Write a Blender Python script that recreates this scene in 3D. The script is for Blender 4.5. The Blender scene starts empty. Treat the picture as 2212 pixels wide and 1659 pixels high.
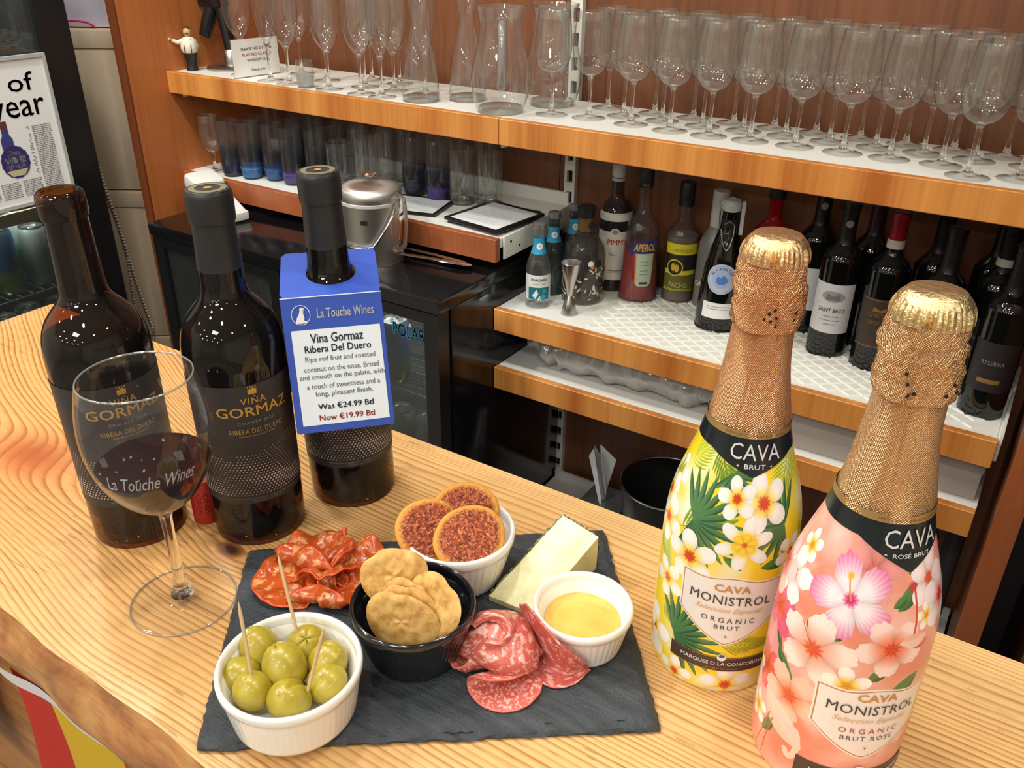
import bpy, bmesh, math, random
import numpy as np
from mathutils import Vector, Matrix
random.seed(7)
PI = math.pi
S = bpy.context.scene
COL = S.collection
T = 1.087                      # height of the counter top above the floor (m)

# ------------------------------------------------------------------ camera
Rw = np.array([[0.84290626, 0.2631248, -0.46933396],
               [0.5379337, -0.39317413, 0.74568186],
               [0.01167742, -0.88101046, -0.47295264]])   # rows: world X, Y, Z in camera axes
FPX = 1863.07
CAMZ = T + 0.478
cd = bpy.data.cameras.new('camera'); cam = bpy.data.objects.new('camera', cd); COL.objects.link(cam)
cd.sensor_width = 36; cd.lens = FPX / 2212 * 36; cd.clip_start = 0.02
M = Matrix(((Rw[0][0], -Rw[0][1], -Rw[0][2], 0), (Rw[1][0], -Rw[1][1], -Rw[1][2], 0), (Rw[2][0], -Rw[2][1], -Rw[2][2], CAMZ), (0, 0, 0, 1)))
cam.matrix_world = M
S.camera = cam

def _ray(u, v): return Rw @ np.array([u - 1106, v - 829.5, FPX])
def at(u, v, z):               # the point of the horizontal plane at height z (above counter top) seen there
    r = _ray(u, v); t = (z - 0.478) / r[2]; return Vector((t * r[0], t * r[1], T + z))
def aty(u, v, y):
    r = _ray(u, v); t = y / r[1]; return Vector((t * r[0], y, CAMZ + t * r[2]))
def atx(u, v, x):
    r = _ray(u, v); t = x / r[0]; return Vector((x, t * r[1], CAMZ + t * r[2]))

# ------------------------------------------------------------------ world, lights, exposure
W = bpy.data.worlds.new('world'); S.world = W; W.use_nodes = True
W.node_tree.nodes['Background'].inputs[0].default_value = (1.0, 0.96, 0.9, 1)
W.node_tree.nodes['Background'].inputs[1].default_value = 0.35
S.view_settings.view_transform = 'Standard'; S.view_settings.look = 'None'
S.view_settings.gamma = 1.0; S.view_settings.use_curve_mapping = False
S.view_settings.exposure = 0.0
S.cycles.use_denoising = True
S.cycles.transparent_max_bounces = 64
S.cycles.max_bounces = 12; S.cycles.diffuse_bounces = 4; S.cycles.glossy_bounces = 6; S.cycles.transmission_bounces = 12
S.cycles.caustics_reflective = False; S.cycles.caustics_refractive = False
S.cycles.sample_clamp_indirect = 6.0
CEIL = 2.78
def lamp(x, y, r, w, col=(1.0, 0.965, 0.90), shape='DISK', sy=None):
    l = bpy.data.lights.new('ceiling_spot_or_fill', 'AREA'); l.shape = shape; l.size = r * 2
    if sy: l.size_y = sy
    l.energy = w; l.color = col
    o = bpy.data.objects.new('ceiling_spot_or_fill', l); COL.objects.link(o); o.location = (x, y, CEIL - 0.03)
    return o
SPOTS = [(-1.75, 0.95), (-1.65, 0.1), (-1.25, 0.62), (-0.7, 0.62), (0.15, 0.7), (1.1, 0.6), (-1.9, -0.6), (-1.0, -0.9), (0.0, -0.7), (1.2, -0.8), (-2.5, -1.5), (-1.5, -1.9)]  # second and last two spots added, first raised, to brighten the left boxes
for i, (x, y) in enumerate(SPOTS): lamp(x, y, 0.07, (12, 19, 6.5)[i] if i < 3 else 8.6 if y > 0 else 8.0)
for y_ in (-3.3, -5.4):
    for x_ in (-2.5, -1.2, 0.1, 1.4): lamp(x_, y_, 0.10, 15)
lamp(-0.2, -1.75, 0.3, 26, (0.97, 0.985, 1.0), 'RECTANGLE', 0.6)

# ------------------------------------------------------------------ mesh helpers
def meta(o, label=None, cat=None, group=None, kind=None):
    if label: o['label'] = label
    if cat: o['category'] = cat
    if group: o['group'] = group
    if kind: o['kind'] = kind
    return o
def root(name, loc, label, cat, group=None, rz=0.0):
    o = bpy.data.objects.new(name, None); COL.objects.link(o); o.empty_display_size = 0.02
    o.location = loc; o.rotation_euler = (0, 0, rz)
    return meta(o, label, cat, group)
def add(name, me, parent=None, loc=None, rot=None):
    o = bpy.data.objects.new(name, me); COL.objects.link(o)
    if parent: o.parent = parent
    if loc is not None: o.location = loc
    if rot is not None: o.rotation_euler = rot
    return o
def mesh(name, vs, fs, m=None, smooth=False, uvs=None, mids=None):
    me = bpy.data.meshes.new(name); me.from_pydata([tuple(v) for v in vs], [], fs)
    if uvs is not None:
        l = me.uv_layers.new(name='uv'); l.data.foreach_set('uv', np.array(uvs, dtype=np.float32).ravel())
    for x in (m if isinstance(m, (list, tuple)) else [m]):
        if x: me.materials.append(x)
    if mids is not None: me.polygons.foreach_set('material_index', mids)
    if smooth: me.polygons.foreach_set('use_smooth', [True] * len(me.polygons))
    me.update(); return me
def sharp(me, ang=0.6):
    me.set_sharp_from_angle(angle=ang); return me
def from_bm(name, bm, m, smooth=False, ang=None):
    bmesh.ops.recalc_face_normals(bm, faces=bm.faces)
    me = bpy.data.meshes.new(name); bm.to_mesh(me); bm.free()
    for x in (m if isinstance(m, (list, tuple)) else [m]):
        if x: me.materials.append(x)
    if smooth:
        me.polygons.foreach_set('use_smooth', [True] * len(me.polygons))
        sharp(me, ang or 0.6)
    return me
def box_me(name, x0, x1, y0, y1, z0, z1, m, bev=0.0, seg=2):
    bm = bmesh.new(); bmesh.ops.create_cube(bm, size=1)
    for v in bm.verts: v.co = Vector((x0 + (v.co.x + .5) * (x1 - x0), y0 + (v.co.y + .5) * (y1 - y0), z0 + (v.co.z + .5) * (z1 - z0)))
    if bev: bmesh.ops.bevel(bm, geom=bm.edges[:], offset=bev, segments=seg, affect='EDGES', profile=0.6)
    return from_bm(name, bm, m, bool(bev))
def box(name, x0, x1, y0, y1, z0, z1, m, parent=None, bev=0.0, seg=2):
    return add(name, box_me(name, x0, x1, y0, y1, z0, z1, m, bev, seg), parent)
def boxes_me(name, L, m, bev=0.0):
    bm = bmesh.new()
    for (x0, x1, y0, y1, z0, z1) in L:
        r = bmesh.ops.create_cube(bm, size=1)
        for v in r['verts']: v.co = Vector((x0 + (v.co.x + .5) * (x1 - x0), y0 + (v.co.y + .5) * (y1 - y0), z0 + (v.co.z + .5) * (z1 - z0)))
    if bev: bmesh.ops.bevel(bm, geom=bm.edges[:], offset=bev, segments=1, affect='EDGES')
    return from_bm(name, bm, m)
def interp(P, n=3):
    """Catmull-Rom through profile points (r, z)."""
    out = []
    for i in range(len(P) - 1):
        p0 = P[max(i - 1, 0)]; p1 = P[i]; p2 = P[i + 1]; p3 = P[min(i + 2, len(P) - 1)]
        for k in range(n):
            t = k / n
            out.append(tuple(max(0.0, .5 * ((2 * p1[j]) + (-p0[j] + p2[j]) * t + (2 * p0[j] - 5 * p1[j] + 4 * p2[j] - p3[j]) * t * t + (-p0[j] + 3 * p1[j] - 3 * p2[j] + p3[j]) * t ** 3)) if j == 0 else
                             .5 * ((2 * p1[j]) + (-p0[j] + p2[j]) * t + (2 * p0[j] - 5 * p1[j] + 4 * p2[j] - p3[j]) * t * t + (-p0[j] + 3 * p1[j] - 3 * p2[j] + p3[j]) * t ** 3) for j in (0, 1)))
    out.append(P[-1]); return out
def lathe_me(name, prof, m, seg=48, a0=None, a1=None, vmax=None, dr=None, ang=0.7, smooth=True):
    """prof [(r, z)...]; a0..a1 degrees for a partial wrap; dr(a, z) radial change; uv: u angle, v height."""
    full = a0 is None
    A0, A1 = (-PI, PI) if full else (math.radians(a0), math.radians(a1))
    n = seg; vs = []; fs = []; uv = []
    ncol = n if full else n + 1
    zt = vmax or max(p[1] for p in prof) or 1
    for (r, z) in prof:
        for j in range(ncol):
            a = A0 + (A1 - A0) * j / n
            rr = r + (dr(a, z) if dr and r > 0 else 0)
            vs.append((rr * math.cos(a), rr * math.sin(a), z))
    for i in range(len(prof) - 1):
        ra, rb = prof[i][0], prof[i + 1][0]
        for j in range(n):
            j2 = (j + 1) % ncol
            q = [i * ncol + j, i * ncol + j2, (i + 1) * ncol + j2, (i + 1) * ncol + j]
            U = [(j / n, prof[i][1] / zt), ((j + 1) / n, prof[i][1] / zt), ((j + 1) / n, prof[i + 1][1] / zt), (j / n, prof[i + 1][1] / zt)]
            if ra < 1e-7 and rb < 1e-7: continue
            if ra < 1e-7: q = [q[0], q[2], q[3]]; U = [U[0], U[2], U[3]]
            elif rb < 1e-7: q = q[:3]; U = U[:3]
            fs.append(q); uv += U
    me = mesh(name, vs, fs, m, smooth, uv)
    bm = bmesh.new(); bm.from_mesh(me); bmesh.ops.remove_doubles(bm, verts=[v for v in bm.verts if v.co.x ** 2 + v.co.y ** 2 < 1e-10], dist=1e-7); bm.to_mesh(me); bm.free()
    if smooth: sharp(me, ang)
    return me
def lathe(name, prof, m, parent=None, loc=None, seg=48, **k):
    return add(name, lathe_me(name, prof, m, seg, **k), parent, loc)
def tube_me(name, pts, r, m, seg=8, closed=False, flat=None, caps=True):
    pts = [Vector(p) for p in pts]; n = len(pts); vs = []; fs = []
    up = Vector((0, 0, 1)); prev = None
    for i, p in enumerate(pts):
        if closed: d = pts[(i + 1) % n] - pts[i - 1]
        else: d = pts[min(i + 1, n - 1)] - pts[max(i - 1, 0)]
        d.normalize()
        if prev is None:
            a = d.cross(up if abs(d.z) < .95 else Vector((1, 0, 0))).normalized()
        else: a = (prev - d * prev.dot(d)).normalized()
        prev = a; b = d.cross(a)
        rr = r[i] if isinstance(r, (list, tuple)) else r
        for k in range(seg):
            t = 2 * PI * k / seg
            vs.append(p + a * math.cos(t) * rr + b * math.sin(t) * rr * (flat or 1))
    m_ = n if closed else n - 1
    for i in range(m_):
        for k in range(seg):
            k2 = (k + 1) % seg; i2 = (i + 1) % n
            fs.append([i * seg + k, i * seg + k2, i2 * seg + k2, i2 * seg + k])
    if not closed and caps: fs.append(list(range(seg))[::-1]); fs.append([(n - 1) * seg + k for k in range(seg)])
    me = mesh(name, vs, fs, m, True); sharp(me, 0.9); return me
def tube(name, pts, r, m, parent=None, **k): return add(name, tube_me(name, pts, r, m, **k), parent)
def prism_me(name, poly, z0, z1, m, bev=0.0):
    bm = bmesh.new(); vs = [bm.verts.new((p[0], p[1], z0)) for p in poly]; f = bm.faces.new(vs)
    r = bmesh.ops.extrude_face_region(bm, geom=[f])
    for v in r['geom']:
        if isinstance(v, bmesh.types.BMVert): v.co.z = z1
    if bev: bmesh.ops.bevel(bm, geom=bm.edges[:], offset=bev, segments=2, affect='EDGES')
    return from_bm(name, bm, m, bool(bev))
def merge_me(name, parts, m, smooth=True):
    """parts: list of (mesh, Matrix); several bits of ONE part welded into one mesh."""
    bm = bmesh.new()
    for me, mat_ in parts:
        t = bmesh.new(); t.from_mesh(me); t.transform(mat_); tmp = bpy.data.meshes.new('t'); t.to_mesh(tmp); t.free()
        bm.from_mesh(tmp); bpy.data.meshes.remove(tmp)
    me = bpy.data.meshes.new(name); bm.to_mesh(me); bm.free()
    if m: 
        me.materials.clear(); me.materials.append(m)
        me.polygons.foreach_set('material_index', [0] * len(me.polygons))
    if smooth: sharp(me, 0.7)
    return me
_tc = {}
def text_geo(s, bold=0.0, shear=0.0, space=1.0, align='CENTER', line=1.0):
    key = (s, bold, shear, space, align, line)
    if key in _tc: return _tc[key]
    c = bpy.data.curves.new('t', 'FONT'); c.body = s; c.align_x = align; c.size = 1; c.offset = bold; c.shear = shear
    c.space_character = space; c.resolution_u = 2; c.space_line = line
    c.offset = 0; o = bpy.data.objects.new('t', c); COL.objects.link(o)
    dg = bpy.context.evaluated_depsgraph_get()
    me = bpy.data.meshes.new_from_object(o.evaluated_get(dg))
    vs = [(v.co.x, v.co.y) for v in me.vertices]; fs = [list(p.vertices) for p in me.polygons]
    bpy.data.objects.remove(o); bpy.data.curves.remove(c); bpy.data.meshes.remove(me)
    if bold:                   # heavier strokes: the outline laid down again, shifted a little
        n0 = len(vs); v0, f0 = list(vs), list(fs)
        for k, (dx, dy) in enumerate(((1, 0), (-1, 0), (0, .8), (0, -.8)), 1):
            vs += [(x + dx * bold, y + dy * bold) for x, y in v0]; fs += [[i + n0 * k for i in f] for f in f0]
    _tc[key] = (vs, fs); return vs, fs
def text_me(name, s, m, w=None, h=None, fn=None, maxlen=None, **k):
    """lettering as a mesh; scaled to width w (and cap height h); fn maps (x, y) to a 3-D point."""
    vs, fs = text_geo(s, **k)
    xs = [v[0] for v in vs]; ys = [v[1] for v in vs]
    cx = (min(xs) + max(xs)) / 2; y0 = min(ys)
    if w: sx = w / (max(xs) - min(xs))
    else: sx = h / (max(ys) - y0)
    sy = h / (max(ys) - y0) if h else sx
    V = [((x - cx) * sx, (y - y0) * sy) for x, y in vs]
    bm = bmesh.new(); bv = [bm.verts.new((x, y, 0)) for x, y in V]
    for f in fs:
        try: bm.faces.new([bv[i] for i in f])
        except ValueError: pass
    if maxlen:
        bmesh.ops.triangulate(bm, faces=bm.faces[:])
        for _ in range(4):
            L = [e for e in bm.edges if e.calc_length() > maxlen]
            if not L: break
            bmesh.ops.subdivide_edges(bm, edges=L, cuts=1); bmesh.ops.triangulate(bm, faces=[f for f in bm.faces if len(f.verts) > 3])
    if fn:
        for v in bm.verts: v.co = Vector(fn(v.co.x, v.co.y))
    me = bpy.data.meshes.new(name); bm.to_mesh(me); bm.free(); me.materials.append(m); return me
def copy_tree(o, parent=None):
    c = o.copy(); COL.objects.link(c); c.parent = parent
    for ch in list(o.children): copy_tree(ch, c)
    return c
# ------------------------------------------------------------------ materials
def srgb(c):
    if isinstance(c, str): c = tuple(int(c[i:i + 2], 16) for i in (0, 2, 4))
    return tuple((x / 255 / 12.92) if x / 255 <= 0.04045 else ((x / 255 + .055) / 1.055) ** 2.4 for x in c[:3]) + (1,)
_m = {}
def mat(name, col=(200, 200, 200), rough=0.5, metal=0.0, spec=0.5, trans=0.0, ior=1.5, coat=0.0, bump=None, sss=0.0, emit=None):
    if name in _m: return _m[name]
    m = bpy.data.materials.new(name); m.use_nodes = True; b = m.node_tree.nodes['Principled BSDF']
    b.inputs['Base Color'].default_value = srgb(col); b.inputs['Roughness'].default_value = rough
    b.inputs['Metallic'].default_value = metal; b.inputs['Specular IOR Level'].default_value = spec
    b.inputs['Transmission Weight'].default_value = trans; b.inputs['IOR'].default_value = ior
    b.inputs['Coat Weight'].default_value = coat; b.inputs['Coat Roughness'].default_value = 0.05
    if sss: b.inputs['Subsurface Weight'].default_value = sss; b.inputs['Subsurface Radius'].default_value = (1, .6, .4); b.inputs['Subsurface Scale'].default_value = 0.004
    if emit: b.inputs['Emission Color'].default_value = srgb(emit[0]); b.inputs['Emission Strength'].default_value = emit[1]
    if bump:
        n = N(m); add_bump(n, n.noise(bump[0], bump[2] if len(bump) > 2 else 3, n.coord('Object', (1, 1, 1))), bump[1])
    _m[name] = m; return m
class N:
    """small node builder"""
    def __init__(s, m): s.m = m; s.t = m.node_tree; s.b = s.t.nodes.get('Principled BSDF')
    def new(s, ty, **k):
        n = s.t.nodes.new(ty)
        for a, v in k.items(): setattr(n, a, v)
        return n
    def link(s, a, b): s.t.links.new(a, b)
    def coord(s, which, scale=(1, 1, 1), rot=(0, 0, 0), loc=(0, 0, 0)):
        c = s.new('ShaderNodeTexCoord'); mp = s.new('ShaderNodeMapping')
        mp.inputs['Scale'].default_value = scale; mp.inputs['Rotation'].default_value = rot; mp.inputs['Location'].default_value = loc
        s.link(c.outputs[which], mp.inputs[0]); return mp.outputs[0]
    def noise(s, scale, detail, vec, rough=0.55, dist=0.0):
        n = s.new('ShaderNodeTexNoise'); n.inputs['Scale'].default_value = scale; n.inputs['Detail'].default_value = detail
        n.inputs['Roughness'].default_value = rough; n.inputs['Distortion'].default_value = dist
        if vec is not None: s.link(vec, n.inputs['Vector'])
        return n.outputs[0]
    def voronoi(s, scale, vec, feature='F1', out=0):
        n = s.new('ShaderNodeTexVoronoi', feature=feature); n.inputs['Scale'].default_value = scale; s.link(vec, n.inputs['Vector']); return n.outputs[out]
    def ramp(s, fac, stops, mode='LINEAR'):
        r = s.new('ShaderNodeValToRGB'); r.color_ramp.interpolation = mode
        e = r.color_ramp.elements
        while len(e) < len(stops): e.new(0.5)
        for i, (p, c) in enumerate(stops): e[i].position = p; e[i].color = srgb(c)
        s.link(fac, r.inputs[0]); return r.outputs[0]
    def mix(s, fac, a, b, mode='MIX'):
        x = s.new('ShaderNodeMix', data_type='RGBA', blend_type=mode)
        for i, v in ((0, fac), (6, a), (7, b)):
            if isinstance(v, (int, float)): x.inputs[i].default_value = v
            elif isinstance(v, tuple): x.inputs[i].default_value = srgb(v)
            else: s.link(v, x.inputs[i])
        return x.outputs[2]
    def math(s, op, a, b=0.0, clamp=False):
        x = s.new('ShaderNodeMath', operation=op, use_clamp=clamp)
        for i, v in ((0, a), (1, b)):
            if isinstance(v, (int, float)): x.inputs[i].default_value = v
            else: s.link(v, x.inputs[i])
        return x.outputs[0]
    def base(s, c): s.link(c, s.b.inputs['Base Color'])
def add_bump(n, h, strength, dist=0.002):
    b = n.new('ShaderNodeBump'); b.inputs['Strength'].default_value = strength; b.inputs['Distance'].default_value = dist
    n.link(h, b.inputs['Height']); n.link(b.outputs[0], n.b.inputs['Normal'])
def thin_glass(name, tint=(247, 248, 246), edge=(206, 210, 207), rough=0.0, haze=0.025, gloss=1.0, zramp=None):
    """thin sheet of glass: see-through with a symmetric Schlick reflection and a darker tint where it is seen edge-on."""
    if name in _m: return _m[name]
    m = bpy.data.materials.new(name); m.use_nodes = True; n = N(m); n.t.nodes.remove(n.b)
    out = n.t.nodes['Material Output']
    lw = n.new('ShaderNodeLayerWeight'); lw.inputs['Blend'].default_value = 0.5; f = lw.outputs['Facing']
    tr = n.new('ShaderNodeBsdfTransparent'); gl = n.new('ShaderNodeBsdfAnisotropic'); gl.inputs['Roughness'].default_value = rough
    df = n.new('ShaderNodeBsdfDiffuse'); df.inputs[0].default_value = (.85, .86, .85, 1)
    c = n.mix(n.math('POWER', f, 4.0), tuple(tint), tuple(edge))
    if zramp:
        co = n.new('ShaderNodeTexCoord'); sp = n.new('ShaderNodeSeparateXYZ'); n.link(co.outputs['Object'], sp.inputs[0])
        z = n.math('DIVIDE', sp.outputs['Z'], zramp[0])
        c = n.mix(1.0, c, n.ramp(z, zramp[1]), 'MULTIPLY')
    n.link(c, tr.inputs[0])
    fac = n.math('MULTIPLY', n.math('ADD', n.math('MULTIPLY', n.math('POWER', f, 5.0), 0.9), 0.045), gloss, True)
    a = n.new('ShaderNodeMixShader'); a.inputs[0].default_value = haze; n.link(tr.outputs[0], a.inputs[1]); n.link(df.outputs[0], a.inputs[2])
    b = n.new('ShaderNodeMixShader'); n.link(fac, b.inputs[0]); n.link(a.outputs[0], b.inputs[1]); n.link(gl.outputs[0], b.inputs[2])
    n.link(b.outputs[0], out.inputs[0]); _m[name] = m; return m
def img_mat(name, arr, rough=0.4, spec=0.5, coat=0.0, metal=None, bump_from=None):
    """arr HxWx3 sRGB floats 0..1, row 0 = bottom; generated in this script."""
    h, w = arr.shape[:2]
    im = bpy.data.images.new(name, w, h); px = np.ones((h, w, 4), np.float32); px[..., :3] = np.clip(arr, 0, 1)
    im.pixels.foreach_set(px.ravel()); im.update(); im.pack()
    m = mat(name, (255, 255, 255), rough, spec=spec, coat=coat); n = N(m)
    t = n.new('ShaderNodeTexImage'); t.image = im; t.extension = 'EXTEND'; n.link(t.outputs[0], n.b.inputs['Base Color'])
    if bump_from: 
        g = n.new('ShaderNodeRGBToBW'); n.link(t.outputs[0], g.inputs[0]); add_bump(n, g.outputs[0], bump_from, 0.001)
    return m

def wood_panel(name, c0, c1, vert=True, rough=0.35, sc=1.0, detail=0.35):
    if name in _m: return _m[name]
    m = mat(name, c0, rough); n = N(m)
    s = (60 * sc, 60 * sc, 2.2 * sc) if vert else (2.2 * sc, 60 * sc, 60 * sc)
    fine = n.noise(1.0, 6, n.coord('Object', s), 0.65, 0.3)
    s2 = (7 * sc, 7 * sc, 0.5 * sc) if vert else (0.5 * sc, 7 * sc, 7 * sc)
    big = n.noise(1.0, 2, n.coord('Object', s2))
    f = n.math('ADD', n.math('MULTIPLY', fine, detail), n.math('MULTIPLY', big, 1 - detail))
    n.base(n.ramp(f, [(0.38, c0), (0.60, c1)])); add_bump(n, fine, 0.05); return m
M_FASCIA = wood_panel('cherry_fascia_wood', (172, 96, 36), (214, 146, 72), rough=0.38, sc=1.6, detail=0.25)
M_BACK = wood_panel('brown_back_panel_wood', (104, 62, 38), (130, 80, 50), rough=0.4, detail=0.6)
M_SIDE = wood_panel('cherry_side_panel_wood', (156, 88, 44), (184, 110, 58), rough=0.4, detail=0.5)
M_SIDE_EDGE = wood_panel('dark_cherry_edge_wood', (92, 48, 26), (118, 62, 32), rough=0.35)
M_FASCIA_D = wood_panel('red_cherry_fascia_wood', (146, 78, 44), (172, 98, 56), rough=0.35, sc=1.4)
M_WHITE = mat('white_melamine', (232, 232, 224), 0.4)
M_WHITE_METAL = mat('white_painted_metal', (226, 226, 216), 0.35)
M_SLOT = mat('dark_slot', (14, 14, 14), 0.8)
M_BLACK = mat('black_gloss_fridge', (16, 16, 18), 0.12, spec=0.6)
M_BLACKM = mat('matt_black', (22, 22, 24), 0.45)
M_BLACKP = mat('black_plastic', (18, 19, 21), 0.3)
M_STEEL = mat('brushed_steel', (190, 190, 186), 0.28, 1.0)
M_CHROME = mat('chrome', (220, 220, 220), 0.08, 1.0)
M_CERAMIC = mat('white_ceramic', (240, 240, 234), 0.16, spec=0.6, coat=0.3)
M_CERBLK = mat('black_ceramic', (20, 22, 26), 0.14, spec=0.6, coat=0.4)
M_GLASS = thin_glass('clear_glass', (250, 251, 249), (206, 210, 207), haze=0.032, gloss=1.7)
M_GLASS_T = thin_glass('clear_tumbler_glass', (250, 251, 250), (198, 205, 202), haze=0.04, gloss=1.7)
M_SOLIDG = mat('solid_clear_glass', (255, 255, 255), 0.0, trans=1.0, ior=1.45)
M_GOLD_INK = mat('gold_lettering', (206, 158, 60), 0.35, 0.6)
M_WHITE_INK = mat('white_lettering', (228, 230, 228), 0.5)
M_GREY_INK = mat('grey_lettering', (130, 126, 118), 0.5)
M_DARK_INK = mat('dark_lettering', (52, 52, 58), 0.6)
M_RED_INK = mat('red_lettering', (176, 62, 58), 0.6)
M_BLACK_INK = mat('black_lettering', (24, 24, 28), 0.6)
M_NAVY_INK = mat('navy_lettering', (58, 70, 88), 0.6)

def vnoise(X, Y, seed=0, oct=4):
    """smooth value noise for texture painting"""
    rng = np.random.RandomState(seed); out = np.zeros_like(X); amp = 1.0; tot = 0
    G = rng.rand(256, 256)
    for o in range(oct):
        f = 2 ** o; x = X * f + o * 17.3; y = Y * f + o * 9.1
        xi = np.floor(x).astype(int); yi = np.floor(y).astype(int); tx = x - xi; ty = y - yi
        tx = tx * tx * (3 - 2 * tx); ty = ty * ty * (3 - 2 * ty)
        g = lambda a, b: G[a & 255, b & 255]
        out += amp * ((g(xi, yi) * (1 - tx) + g(xi + 1, yi) * tx) * (1 - ty) + (g(xi, yi + 1) * (1 - tx) + g(xi + 1, yi + 1) * tx) * ty)
        tot += amp; amp *= 0.5
    return out / tot
C_ = lambda *c: np.array(c, float) / 255
def lerp(a, b, t): return a + (b - a) * t[..., None]

# ------------------------------------------------------------------ the room shell
def setting(name, me_or_obj): 
    me_or_obj['kind'] = 'structure'; return me_or_obj
M_WALL = mat('painted_wall', (205, 198, 184), 0.8); M_FLOOR = mat('grey_floor', (92, 86, 80), 0.5, bump=(30, 0.1))
n_ = N(M_FLOOR); n_.base(n_.ramp(n_.noise(6, 4, n_.coord('Object')), [(0.3, (118, 110, 102)), (0.7, (144, 136, 126))]))
M_CEIL = mat('ceiling_paint', (226, 222, 212), 0.9)
setting('floor', box('floor', -3.2, 2.7, -6.7, 1.9, -0.05, 0.0, M_FLOOR))
setting('ceiling', box('ceiling', -3.2, 2.7, -6.7, 1.9, CEIL, CEIL + 0.05, M_CEIL))
setting('w', box('wall_back', -3.2, 2.7, 1.84, 1.9, 0, CEIL, mat('dark_back_wall', (50, 44, 42), 0.8)))
setting('w', box('wall_front', -3.2, 2.7, -6.7, -6.64, 0, CEIL, mat('shop_wall_cream', (176, 166, 150), 0.8)))
setting('w', box('wall_left', -3.2, -3.14, -6.64, 1.84, 0, CEIL, M_WALL))
setting('w', box('wall_right', 2.64, 2.7, -6.64, 1.84, 0, CEIL, M_WALL))

# ------------------------------------------------------------------ back-bar carcass
PX = -1.955                                                        # inner face of the left end panel
o = root('back_panel', (0, 1.79, 0), 'brown wood veneer back panel behind the glass shelves', 'panel'); o['kind'] = 'structure'; del o['category']
for (a, b) in ((-1.955, -1.0), (-1.0, 0.07)): box('veneer_sheet', a + .001, b - .001, 0, 0.03, T - 0.90, CEIL - 0.05, M_BACK, o)
o = root('side_panel', (PX, 0, 0), 'tall cherry wood end panel at the left of the shelves', 'panel')
box('board', -0.028, 0, 1.349, 1.82, 0.0, CEIL - 0.02, M_SIDE, o)
box('edge_band', -0.0285, -0.001, 1.342, 1.349, 0.0, CEIL - 0.02, M_SIDE_EDGE, o, 0.001)
o = root('side_panel', (0.058, 0, 0), 'cherry wood end panel at the far right edge of the shelves', 'panel')
box('board', 0.002, 0.036, 1.352, 1.82, 0.0, CEIL - 0.02, M_SIDE_EDGE, o)
box('edge_band', 0, 0.038, 1.343, 1.352, 0.0, CEIL - 0.02, M_FASCIA_D, o, 0.001)
# slotted uprights
def upright(x, label):
    o = root('slotted_upright', (x, 1.775, 0), label, 'shelf upright')
    L = [(-0.014, -0.0075, 0, 0.015, T - 0.89, CEIL - 0.1), (0.0075, 0.014, 0, 0.015, T - 0.89, CEIL - 0.1)]
    z = T - 0.885
    while z < CEIL - 0.15:
        L.append((-0.0075, 0.0075, 0, 0.015, z, z + 0.022)); z += 0.05
    add('channel', boxes_me('channel', L, M_WHITE_METAL), o)
    add('slot_back', box_me('slot_back', -0.0075, 0.0075, 0.012, 0.0149, T - 0.88, CEIL - 0.12, M_SLOT), o)
upright(-0.965, 'white slotted metal upright on the brown back panel beside the wine glasses')
# ---- shelves
YS = 1.47
def shelf(name, x0, x1, z, depth, label, fas, joints=(), edge_mat=M_WHITE, zt=0.0505, board=0.02, cat='shelf'):
    o = root(name, (x0, YS, T + z), label, cat)
    box('board', 0, x1 - x0, 0.004, depth, -board, 0, edge_mat, o)
    X = [x0] + list(joints) + [x1]
    for a, b in zip(X[:-1], X[1:]):
        box('fascia', a - x0 + (0.0007 if a != x0 else 0), b - x0 - (0.0007 if b != x1 else 0), -0.014, 0.0035, -zt + 0.0015, 0.0025, fas, o, 0.0012, 1)
    return o
s_top = shelf('glass_shelf', PX, 0.056, 0.133, 0.262, 'long top shelf with wood fascia carrying the wine glasses', M_FASCIA, (-0.956,))
for x in (-1.945, -0.962, 0.03):
    box('bracket', x - PX - 0.004 + (0.012 if x < -1.9 else 0), x - PX + 0.004 + (0.012 if x < -1.9 else 0), 0.01, 0.30, -0.060, -0.021, M_WHITE_METAL, s_top, 0.001)
s_l = shelf('tumbler_shelf', PX, -0.962, -0.118, 0.30, 'left middle shelf with red brown fascia under the coloured tumblers', M_FASCIA_D)
box('end_bracket', -0.959 - PX, -0.955 - PX, 0.01, 0.31, -0.046, 0.004, M_WHITE_METAL, s_l, 0.001)
box('back_rail', 0, 0.99, 0.301, 0.311, -0.02, 0.03, M_WHITE, s_l)
for q in ((0.035, -0.012), (0.07, -0.03)): lathe('screw', [(0.0, 0.0012), (0.003, 0.0012), (0.003, 0)], M_SLOT, s_l, None, seg=8).matrix_local = Matrix.Translation((-0.955 - PX, q[0], q[1])) @ Matrix.Rotation(PI / 2, 4, 'Y')
s_b = shelf('bottle_shelf', -0.9665, 0.034, -0.275, 0.312, 'white shelf with orange wood fascia under the spirit and wine bottles', M_FASCIA)
box('end_bracket', 1.0005, 1.006, 0.0, 0.30, -0.04, 0.012, M_WHITE_METAL, s_b, 0.001)
s_w = shelf('lower_shelf', -0.9665, 0.034, -0.419, 0.312, 'lower white shelf with orange wood fascia below the bottle shelf', M_FASCIA, zt=0.052)
s_z = root('base_shelf', (-0.9655, 1.44, T - 0.89), 'white base shelf of the back bar down near the floor', 'shelf')
box('board', 0, 1.02, 0, 0.33, -0.03, 0, M_WHITE, s_z); box('plinth', 0, 1.02, 0.03, 0.31, -(T - 0.89) + 0.001, -0.0305, M_SIDE_EDGE, s_z)
box('back_lip', 0, 1.02, 0.326, 0.334, 0.0, 0.02, M_WHITE, s_z)
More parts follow.
